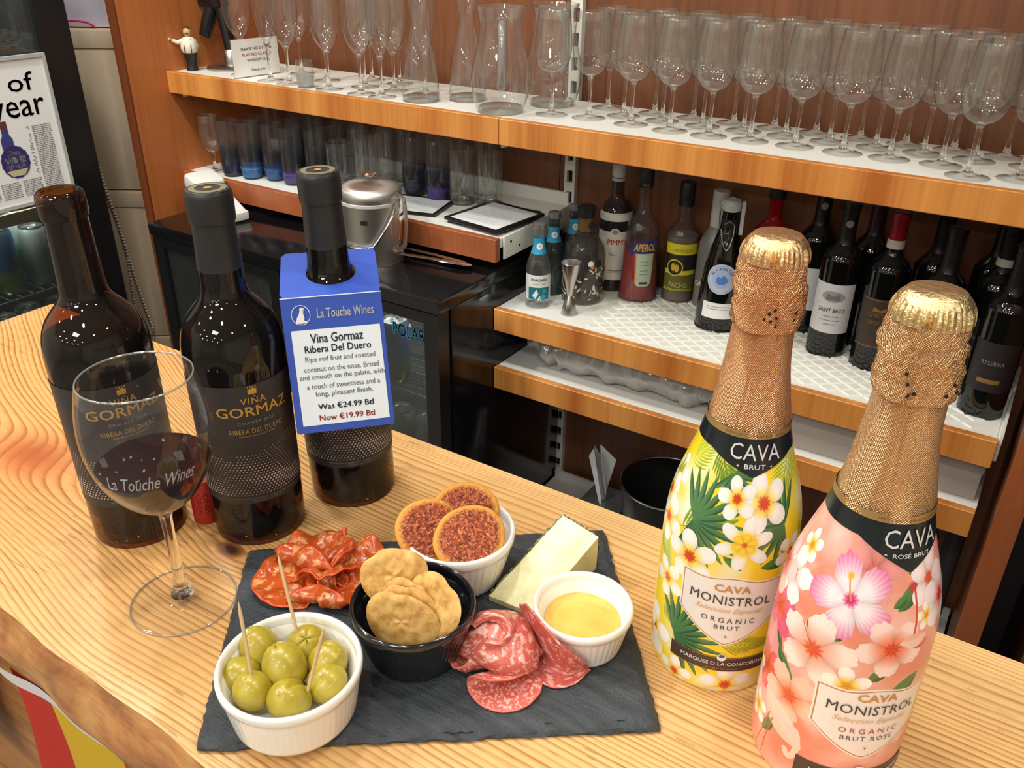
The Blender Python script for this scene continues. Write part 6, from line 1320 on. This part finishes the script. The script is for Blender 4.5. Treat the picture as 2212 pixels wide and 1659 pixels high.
# olives and cocktail sticks
M_OLIVE = mat('green_olive', (150, 140, 34), .32, coat=.12, sss=.15); n = N(M_OLIVE)
n.base(n.ramp(n.noise(55, 4, n.coord('Object')), [(.3, (146, 128, 26)), (.55, (170, 152, 46)), (.75, (190, 174, 80))]))
M_OCUT = mat('olive_flesh', (190, 178, 90), .35)
def olive(loc, ax, label, kind, s=(.0112, .0112, .0132)):
    o = root('olive', loc, label, 'olive', 'olives in the white ramekin'); s = tuple(v * 1.13 for v in s); q = Vector(ax).normalized().to_track_quat('Z', 'Y')
    nu, nv = 40, 26; vs = []; fs = []
    for j in range(nv + 1):
        ph = PI * j / nv
        for i in range(nu):
            a = 2 * PI * i / nu; r = 1 + .015 * math.sin(2 * a + 1)
            e = math.sin(ph); z = math.cos(ph); dd = 0
            if kind == 'star' and z > 0: dd = .20 * math.exp(-(e / .42) ** 2) * (abs(math.cos(2.5 * a)) ** 14) + .10 * math.exp(-(e / .10) ** 2)
            if kind == 'hole' and z > 0: dd = .42 * (1 if e < .30 else 0) * (1 - (e / .30) ** 4 if e < .3 else 0)
            if kind == 'slit': dd = .22 * math.exp(-(((a - 1.2 + PI) % (2 * PI) - PI) / .11) ** 2) * (1 if .5 < ph < 2.4 else 0)
            r *= 1 - dd; vs.append(q @ Vector((s[0] * e * math.cos(a) * r, s[1] * e * math.sin(a) * r, s[2] * z * r)))
    for j in range(nv):
        for i in range(nu): a = j * nu + i; b = j * nu + (i + 1) % nu; fs.append([a, b, b + nu, a + nu])
    add('flesh', mesh('flesh', vs, fs, M_OLIVE, True), o)
    if kind == 'hole':
        c = q @ Vector((0, 0, s[2] * .72)); h = lathe('pit_opening', [(0, -.003), (.0034, -.001), (.0040, .0022)], M_OCUT, o, seg=20); h.matrix_local = Matrix.Translation(c) @ q.to_matrix().to_4x4()
    return o
OZ = .0355
for (u, v, z, ax, k, lb, s_) in [(562, 1402, .0375, (-.35, -.1, .75), 'hole', 'green olive with open pit hole at the back left of the ramekin', (.0118, .0118, .0150)), (664, 1392, .0400, (.35, -.35, .85), 'star', 'green olive with star cut at the back, pierced by the long cocktail stick', (.0122, .0122, .0135)),
                                 (615, 1440, .0420, (-.55, .1, .80), 'star', 'biggest green olive in the middle of the ramekin', (.0128, .0128, .0150)), (706, 1430, .0360, (.5, .2, .6), 'slit', 'green olive against the right wall of the ramekin', (.0122, .0122, .0138)),
                                 (706, 1474, .0330, (.7, -.3, .5), 'plain', 'green olive at the right front, beside the leaning stick', (.0120, .0120, .0135)), (625, 1512, .0340, (.1, -.5, .8), 'slit', 'green olive at the very front of the ramekin', (.0122, .0122, .0148)),
                                 (546, 1492, .0385, (-.1, -.35, .9), 'plain', 'green olive at the front left, pierced by the shorter stick', (.0112, .0112, .0120)), (520, 1462, .0330, (-.6, -.5, .4), 'plain', 'green olive half hidden against the left wall of the ramekin', (.0116, .0116, .0130))]:
    olive(at(u, v, z), ax, lb, k, s_)
M_PICK = mat('birch_stick', (206, 176, 132), .6)
def pick(pa, pb, lab):
    o = root('cocktail_stick', pa, lab, 'cocktail stick', 'cocktail sticks in the olives'); d = pb - pa; L = d.length; n_ = 8
    pts = [d * t for t in (0, .04, .2, .5, .85, .95, 1)]; add('stick', tube_me('stick', pts, [.0003, .0010, .0012, .0012, .0012, .0007, .0002], M_PICK, 8), o)
pick(at(546, 1475, .045), at(515, 1300, .098), 'wooden cocktail stick in the front left olive'); pick(at(645, 1380, .048), at(600, 1197, .104), 'longest wooden cocktail stick in the back olive'); pick(at(664, 1494, .042), at(700, 1358, .092), 'wooden cocktail stick leaning at the front right of the ramekin')

# crackers
def frame(nrm, up=(0, 0, 1)):
    z = Vector(nrm).normalized(); x = Vector(up).cross(z).normalized(); y = z.cross(x); return Matrix(((x.x, y.x, z.x, 0), (x.y, y.y, z.y, 0), (x.z, y.z, z.z, 0), (0, 0, 0, 1)))
M_CRK = mat('golden_cracker', (208, 158, 86), .6); n = N(M_CRK); nn1 = n.noise(1, 5, n.coord('Object', (110, 110, 110)), .6)
n.base(n.ramp(nn1, [(.32, (176, 124, 56)), (.5, (212, 164, 88)), (.7, (228, 190, 120))])); add_bump(n, nn1, .35, .001)
def cracker(loc, nrm, label, R_=.0215, th=.0036, seed=0, rot=0.0, bow=.0015):
    o = root('cracker', loc, label, 'cracker', 'crackers in the black ramekin'); Mx = frame(nrm) @ Matrix.Rotation(rot, 4, 'Z'); na_, nr = 56, 9; vs = []; fs = []
    rf_ = lambda a: R_ * (1 + .07 * math.cos(2 * a + seed) + .035 * math.sin(3 * a + seed * 2) - .10 * math.exp(-((a - 1.9) / .22) ** 2))
    for sd in (1, -1):
        for k in range(nr + 1):
            t = k / nr
            for i in range(na_):
                a = 2 * PI * i / na_; r = rf_(a) * t; h = th / 2 * (1 - t ** 6) ** .5 if t < 1 else 0; z = sd * h + bow * math.sin(r * 90 + seed) * math.cos(a) + (.0005 * math.sin(r * 500) * math.sin(a * 4 + seed) if sd > 0 else 0)
                vs.append(Mx @ Vector((r * math.cos(a) * 1.08, r * math.sin(a), z)))
    for sd in (0, 1):
        b0 = sd * (nr + 1) * na_
        for k in range(nr):
            for i in range(na_):
                j = (i + 1) % na_; q = [b0 + k * na_ + i, b0 + k * na_ + j, b0 + (k + 1) * na_ + j, b0 + (k + 1) * na_ + i]; fs.append(q if sd == 0 else q[::-1])
    me = mesh('biscuit', vs, fs, M_CRK, True); bm = bmesh.new(); bm.from_mesh(me); bmesh.ops.remove_doubles(bm, verts=bm.verts, dist=1e-6); bm.to_mesh(me); bm.free(); add('biscuit', me, o); return o
cracker(at(850, 1243, .066), (.48, -.58, .42), 'tallest cracker standing against the back left of the black ramekin', .0212, seed=1, rot=.4)
cracker(at(934, 1312, .0550), (-.05, -.80, .36), 'darker golden cracker leaning at the right wall of the ramekin', .0235, seed=2.4, rot=-.8, bow=.0006)
c_n = Vector((.36, -.84, .26)).normalized(); c_0 = at(868, 1342, .0480); c_up = Vector((.16, .10, .20)).normalized()
for k_, (lb_, sd_) in enumerate((('palest cracker at the front of the black ramekin', .2), ('cracker second from the front in the black ramekin', 3.1), ('cracker third from the front in the black ramekin', .7))):
    cracker(c_0 - c_n * .0058 * k_ + c_up * .0022 * k_, (c_n.x - .05 * k_, c_n.y, c_n.z + .02 * k_), lb_, R_=.0232 - .0004 * k_, seed=sd_, rot=-.2 - .1 * k_, bow=.0005)
# toasts
M_TOAST = mat('crusted_toast', (190, 90, 40), .6); n = N(M_TOAST); oc = n.new('ShaderNodeTexCoord'); att = n.new('ShaderNodeUVMap'); lenn = n.new('ShaderNodeVectorMath', operation='LENGTH'); n.link(att.outputs[0], lenn.inputs[0])
v1 = n.noise(1, 5, n.coord('UV', (16, 16, 16)), .85); v2 = n.voronoi(17, n.coord('UV', (1, 1.6, 1)), out=1)
bw = n.new('ShaderNodeRGBToBW'); n.link(v2, bw.inputs[0])
crust = n.ramp(n.math('ADD', n.math('MULTIPLY', v1, .55), n.math('MULTIPLY', bw.outputs[0], .5)), [(.28, (64, 34, 18)), (.42, (124, 46, 22)), (.56, (168, 72, 34)), (.68, (200, 116, 62)), (.84, (224, 170, 110))])
n.base(n.mix(n.math('MULTIPLY', n.math('SUBTRACT', n.math('ADD', lenn.outputs['Value'], n.math('MULTIPLY', v1, .35)), .95), 7, True), crust, (222, 156, 64))); add_bump(n, n.math('ADD', v1, bw.outputs[0]), .5, .0015)
def toast(loc, nrm, label, R_, seed, rot):
    o = root('toast', loc, label, 'toast', 'crusted toasts in the white ramekin'); Mx = frame(nrm) @ Matrix.Rotation(rot, 4, 'Z'); na_, nr = 120, 40; vs = []; fs = []; uvv = []
    A, K_ = np.meshgrid(np.arange(na_), np.arange(nr + 1)); tt = K_ / nr; aa = 2 * PI * A / na_; xx = tt * np.cos(aa); yy = tt * np.sin(aa); nz = vnoise(xx * 14 + 40 + seed, yy * 14 + 40, 7, 3); no = vnoise(np.cos(aa) * 2 + 9 + seed, np.sin(aa) * 2 + 9, 3, 2)
    for sd in (1, -1):
        for k in range(nr + 1):
            t = k / nr
            for i in range(na_):
                a = 2 * PI * i / na_; r = R_ * t * (1 + .06 * math.cos(2 * a + seed) + .05 * (no[k, i] - .5)); h = .0032 * (1 - t ** 8) ** .5 if t < 1 else 0
                z = sd * h + (.0026 * (nz[k, i] - .45) * (1 if t < .92 else .3) if sd > 0 else 0); vs.append(Mx @ Vector((r * math.cos(a), r * math.sin(a), z))); uvv.append((t * math.cos(a), t * math.sin(a)))
    uvs = []
    for sd in (0, 1):
        b0 = sd * (nr + 1) * na_
        for k in range(nr):
            for i in range(na_):
                j = (i + 1) % na_; q = [b0 + k * na_ + i, b0 + k * na_ + j, b0 + (k + 1) * na_ + j, b0 + (k + 1) * na_ + i]; q = q if sd == 0 else q[::-1]; fs.append(q); uvs += [((uvv[w][0] if sd == 0 else uvv[w][0] * 1.0 + 1.5), uvv[w][1]) for w in q]
    add('toast_disc', mesh('toast_disc', vs, fs, M_TOAST, True, uvs), o)
toast(at(930, 1145, .058), (.52, -.34, .66), 'herb crusted toast at the left of the back ramekin', .0265, 1.0, .3)
toast(at(1003, 1112, .062), (.40, -.46, .66), 'herb crusted toast standing at the back of the ramekin', .0272, 2.0, 1.3)
toast(at(1014, 1162, .0585), (.36, -.40, .78), 'herb crusted toast in front, fully facing the camera', .0272, 3.5, 2.2)

# cheese wedge
ch = root('cheese_wedge', (0, 0, T), 'pale manchego style cheese wedge with dark rind at the back of the slate', 'cheese')
A3, B3, C3, D3 = [at(u, v, z) - Vector((0, 0, T)) for u, v, z in ((1216, 1113, .044), (1293, 1160, .041), (1152, 1326, .0125), (1056, 1287, .0125))]
M_CHS = mat('pale_cheese', (226, 222, 172), .45, sss=.25); n = N(M_CHS); c_n = n.noise(1, 5, n.coord('Object', (40, 40, 40)), .6); sm2 = n.noise(500, 3, n.coord('Object'))
n.base(n.ramp(c_n, [(.3, (214, 206, 142)), (.6, (234, 230, 186))])); add_bump(n, n.math('ADD', n.math('MULTIPLY', c_n, .5), sm2), .22, .001)
nu, nv = 44, 30; vs = []; fs = []; rr_ = np.random.RandomState(2)
UU, VV = np.meshgrid(np.linspace(0, 1, nv + 1), np.linspace(0, 1, nu + 1)); NZ = vnoise(UU * 9, VV * 14, 3, 4); holes = [(.35, .55, .035), (.62, .30, .03), (.20, .78, .03), (.72, .62, .028), (.5, .86, .03), (.45, .15, .03)]
for i in range(nu + 1):
    for j in range(nv + 1):
        s_, t = i / nu, j / nv; p = A3.lerp(B3, t).lerp(D3.lerp(C3, t), s_); dz = .0011 * (NZ[i, j] - .5)
        for hs, ht, hr in holes: 
            d2 = ((s_ - hs) / (hr * .7)) ** 2 + ((t - ht) / hr) ** 2; dz -= .0016 * math.exp(-d2 * 2)
        if j == 0: p = p + (A3 - B3).normalized() * (.0012 * (NZ[i, 3] - .5)) 
        vs.append((p.x, p.y, max(p.z + dz, .0095)))
for i in range(nu):
    for j in range(nv): a = i * (nv + 1) + j; fs.append([a, a + nv + 1, a + nv + 2, a + 1])
def wall(idx, fl):
    base = len(vs)
    for k in idx: x, y, z = vs[k]; vs.append((x, y, .0081))
    for k in range(len(idx) - 1): q = [idx[k], idx[k + 1], base + k + 1, base + k]; fs.append(q if fl else q[::-1])
W1 = nv + 1
wall([i * W1 for i in range(nu + 1)], True); wall([i * W1 + nv for i in range(nu + 1)], False); wall(list(range(nv + 1)), False); wall([nu * W1 + j for j in range(nv + 1)], True)
cm_ = mesh('cheese_paste', vs, fs, M_CHS, True); sharp(cm_, .7); add('cheese_paste', cm_, ch)
M_RIND = mat('grey_green_rind', (74, 78, 58), .8); n = N(M_RIND); n.base(n.ramp(n.noise(260, 3, n.coord('Object'), .7), [(.35, (46, 50, 40)), (.5, (112, 108, 72)), (.7, (168, 160, 112))])); add_bump(n, n.noise(300, 3, n.coord('Object')), .8, .002)
def rind(P, outd, nm_):
    v2 = []; f2 = []; nn = len(P)
    for k, p in enumerate(P):
        j1 = .0006 * math.sin(k * 2.3) + .0005 * math.sin(k * 5.1); z1 = p[2] + .0005 + .0007 * math.sin(k * 1.7)
        for o1, zz in ((0, z1 - .0004), (.0013 + j1, z1), (.0016 + j1, z1 - .003), (.0014, .0084)): v2.append((p[0] + outd.x * o1, p[1] + outd.y * o1, zz))
    for k in range(nn - 1):
        for q in range(3): a = k * 4 + q; f2.append([a, a + 1, a + 5, a + 4])
    add('rind', mesh(nm_, v2, f2, M_RIND, True), ch)
pl = [vs[i * W1] for i in range(nu + 1)]; od = (Vector((pl[0][0], pl[0][1], 0)) - Vector((vs[nv][0], vs[nv][1], 0))).normalized(); rind(pl, od, 'rind')
pt_ = [vs[j] for j in range(nv + 1)]; dA = Vector((pt_[-1][0] - pt_[0][0], pt_[-1][1] - pt_[0][1], 0)).normalized(); rind(pt_, Vector((-dA.y, dA.x, 0)), 'rind')

# cured meats
def meat_mat(name, lean_a, lean_b, fat, scale, thr, rough=.35, rimc=None):
    m = mat(name, lean_a, rough, coat=.25, sss=.12); n = N(m); co = n.coord('UV', (1, 1, 1))
    a = n.noise(scale, 4, co, .6, .5); b = n.noise(scale * .35, 3, co); col = n.mix(b, lean_a, lean_b)
    f = n.ramp(a, [(thr - .05, (0, 0, 0)), (thr + .04, (255, 255, 255))]); col = n.mix(f, col, fat)
    if rimc:
        ln = n.new('ShaderNodeVectorMath', operation='LENGTH'); uvn = n.new('ShaderNodeUVMap'); n.link(uvn.outputs[0], ln.inputs[0]); col = n.mix(n.math('MULTIPLY', n.math('SUBTRACT', ln.outputs['Value'], .93), 20, True), col, rimc)
    n.base(col); add_bump(n, a, .25, .001); return m
M_SAL = meat_mat('salami_meat', (184, 76, 64), (204, 106, 92), (226, 174, 162), 11, .56, .36, (204, 106, 84))
M_CHO = meat_mat('chorizo_meat', (172, 60, 20), (206, 98, 34), (220, 158, 100), 4.2, .575, .28, (206, 78, 34))
def bend(p, d, s0, rho, amax=PI):
    """wrap what lies beyond s0 along direction d upwards around a cylinder of radius rho"""
    s = p.x * d[0] + p.y * d[1] - s0
    if s <= 0: return p
    nz = p.z; th = s / rho
    if th <= amax: c, z = (rho - nz) * math.sin(th), rho - (rho - nz) * math.cos(th)
    else: r = s - rho * amax; c, z = (rho - nz) * math.sin(amax) + r * math.cos(amax), rho - (rho - nz) * math.cos(amax) + r * math.sin(amax)
    return Vector((p.x + d[0] * (c - s), p.y + d[1] * (c - s), z))
def slice_(name, loc, R_, m, label, cat, group, folds, rz=0, waves=(.0, 3, 0), lift=.0006, tilt=(0, 0), th=.0013, sq=1.0, wr=.0006):
    o = root(name, loc, label, cat, group, rz); o.rotation_euler = (tilt[0], tilt[1], rz); na_, nr = 96, 26; vs = []; fs = []; uv0 = []
    AA, KK = np.meshgrid(np.arange(na_) * 2 * PI / na_, np.arange(nr + 1) / nr); WN = vnoise(KK * np.cos(AA) * 3.2 + 20 + R_ * 900, KK * np.sin(AA) * 3.2 + 20, 13, 2) - .5
    for k in range(nr + 1):
        for i in range(na_):
            a = 2 * PI * i / na_; t = k / nr; p = Vector((R_ * t * math.cos(a) * sq, R_ * t * math.sin(a), 0))
            p.z = waves[0] * t ** 2 * (.5 + .5 * math.sin(waves[1] * a + waves[2])) + .15 * waves[0] * t * math.sin(2 * waves[1] * a + 1) + wr * 4 * WN[k, i]
            for (da, s0, rho, am) in folds: p = bend(p, (math.cos(da), math.sin(da)), s0, rho, am)
            p.z = max(p.z, 0) + lift; vs.append(p); uv0.append((t * math.cos(a), t * math.sin(a)))
    uvs = []
    for k in range(nr):
        for i in range(na_):
            j = (i + 1) % na_; q = [k * na_ + i, k * na_ + j, (k + 1) * na_ + j, (k + 1) * na_ + i]; fs.append(q); uvs += [uv0[w] for w in q]
    so = add('slice', mesh('slice', vs, fs, m, True, uvs), o); md = so.modifiers.new('thickness', 'SOLIDIFY'); md.thickness = th; md.offset = 1; return o
gs = 'salami slices on the slate'
def cr1(P, n):
    """Catmull-Rom resampling of a list of vectors to n points"""
    out = []; m = len(P) - 1
    for q in np.linspace(0, m, n):
        k = min(int(q), m - 1); t = q - k; p0, p1, p2, p3 = P[max(k - 1, 0)], P[k], P[k + 1], P[min(k + 2, m)]
        out.append(.5 * ((2 * p1) + (p2 - p0) * t + (2 * p0 - 5 * p1 + 4 * p2 - p3) * t * t + (3 * p1 - p0 - 3 * p2 + p3) * t ** 3))
    return out
def drape(name, rows, m, label, cat, group, uvs=1.0, uvo=(0, 0), th=.0013, wr=.0006, nu=44, nv=30):
    """a thin slice draped through rows of points on and above the slate"""
    R = [cr1([at(u, v, z) for u, v, z in r], nu) for r in rows]; Cc = [cr1([r[i] for r in R], nv) for i in range(nu)]; base = at(rows[0][0][0], rows[0][0][1], .008)
    U_, V_ = np.meshgrid(np.linspace(0, 1, nv), np.linspace(0, 1, nu)); NZ_ = vnoise(U_ * 6 + 3, V_ * 8 + uvo[0] * 10, 5, 3) - .5
    vs = []; fs = []; uv = []
    for i in range(nu):
        for j in range(nv): p = Cc[i][j] - base; vs.append((p.x, p.y, max(p.z + wr * 2 * NZ_[i, j], .0008)))
    for i in range(nu - 1):
        for j in range(nv - 1):
            q = [i * nv + j, i * nv + j + 1, (i + 1) * nv + j + 1, (i + 1) * nv + j]; fs.append(q); uv += [((w // nv) / nu * uvs + uvo[0], (w % nv) / nv * uvs + uvo[1]) for w in q]
    o = root(name, base, label, cat, group); so = add('slice', mesh('slice', vs, fs, m, True, uv), o); md = so.modifiers.new('thickness', 'SOLIDIFY'); md.thickness = th; md.offset = 0; return o
drape('salami_slice', [[(1122, 1304, .030), (1130, 1345, .018), (1142, 1405, .0105), (1148, 1452, .0100), (1190, 1484, .0100), (1240, 1478, .0100), (1276, 1446, .0105)],
                       [(1126, 1306, .031), (1142, 1355, .017), (1164, 1408, .0110), (1188, 1440, .0100), (1220, 1454, .0098), (1248, 1452, .0098), (1273, 1445, .0110)],
                       [(1131, 1305, .036), (1150, 1345, .032), (1176, 1388, .028), (1202, 1418, .0245), (1230, 1436, .0200), (1254, 1442, .0165), (1271, 1441, .0135)],
                       [(1135, 1303, .042), (1155, 1326, .048), (1184, 1362, .050), (1212, 1394, .045), (1238, 1415, .037), (1258, 1429, .028), (1270, 1437, .019)]],
      M_SAL, 'marbled salami slice at the right, its flap curling up against the sauce ramekin', 'salami', gs, 1.05, (-.55, -.55), wr=.0008)
slice_('salami_slice', at(1072, 1412, .0085), .0400, M_SAL, 'salami slice folded over at the left, under the rosette', 'salami', gs, [(math.radians(-42), .010, .0075, 2.7), (math.radians(215), .018, .022, .8)], rz=math.radians(0), waves=(.003, 2, .0), wr=.0012)
drape('salami_slice', [[(998, 1368, .018), (1030, 1338, .024), (1070, 1320, .028), (1112, 1322, .028), (1142, 1346, .024), (1160, 1384, .018)],
                       [(985, 1388, .024), (1024, 1356, .034), (1070, 1343, .039), (1112, 1352, .039), (1146, 1378, .033), (1165, 1408, .023)],
                       [(984, 1402, .021), (1020, 1400, .030), (1060, 1410, .034), (1100, 1424, .032), (1136, 1430, .028), (1162, 1430, .020)],
                       [(988, 1412, .016), (1018, 1426, .020), (1060, 1446, .022), (1100, 1460, .020), (1140, 1455, .018), (1160, 1442, .014)],
                       [(1000, 1410, .0125), (1030, 1425, .0125), (1065, 1438, .0125), (1100, 1443, .0125), (1135, 1438, .0125), (1150, 1430, .0125)]],
      M_SAL, 'reddest salami slice draped in a dome over the others', 'salami', gs, 1.2, (-.6, -.6), wr=.0010)
drape('salami_slice', [[(1008, 1352, .030), (1040, 1322, .036), (1090, 1322, .038), (1118, 1358, .036), (1092, 1396, .034), (1046, 1400, .032)],
                       [(1016, 1350, .038), (1046, 1326, .045), (1084, 1330, .047), (1104, 1360, .045), (1084, 1386, .042), (1048, 1388, .040)],
                       [(1026, 1356, .037), (1050, 1342, .040), (1076, 1346, .041), (1088, 1362, .040), (1074, 1378, .038), (1050, 1378, .037)]],
      M_SAL, 'curled end of a salami slice rising as a small rosette on the dome', 'salami', gs, .8, (-.4, -.4), wr=.0006)
slice_('salami_slice', at(1090, 1474, .0085), .0265, M_SAL, 'smallest folded salami slice at the very front', 'salami', gs, [(math.radians(130), .000, .0050, 2.85)], rz=math.radians(12), waves=(.0015, 3, 2))
gc = 'chorizo slices on the slate'
slice_('chorizo_slice', at(640, 1252, .0085), .0350, M_CHO, 'orange red chorizo slice lying at the left with pale fat patches', 'chorizo', gc, [(math.radians(20), .016, .0060, 2.4)], rz=0, waves=(.006, 3, 0), wr=.0016)
slice_('chorizo_slice', at(692, 1222, .0085), .0390, M_CHO, 'crumpled chorizo slice arching highest at the back', 'chorizo', gc, [(math.radians(250), .004, .0110, 2.6), (math.radians(20), .018, .0070, 1.9)], rz=math.radians(15), waves=(.010, 5, 1), tilt=(.05, 0), wr=.0028)
slice_('chorizo_slice', at(712, 1278, .0100), .0330, M_CHO, 'glossy folded chorizo slice in front, touching the olive ramekin side', 'chorizo', gc, [(math.radians(140), .004, .0080, 2.4), (math.radians(300), .012, .006, 2.2)], rz=math.radians(-10), waves=(.008, 5, 2), wr=.0024)
slice_('chorizo_slice', at(768, 1222, .0085), .0300, M_CHO, 'chorizo slice partly hidden behind the black ramekin', 'chorizo', gc, [(math.radians(200), .006, .0090, 2.2)], rz=math.radians(5), waves=(.007, 4, 1), wr=.002)
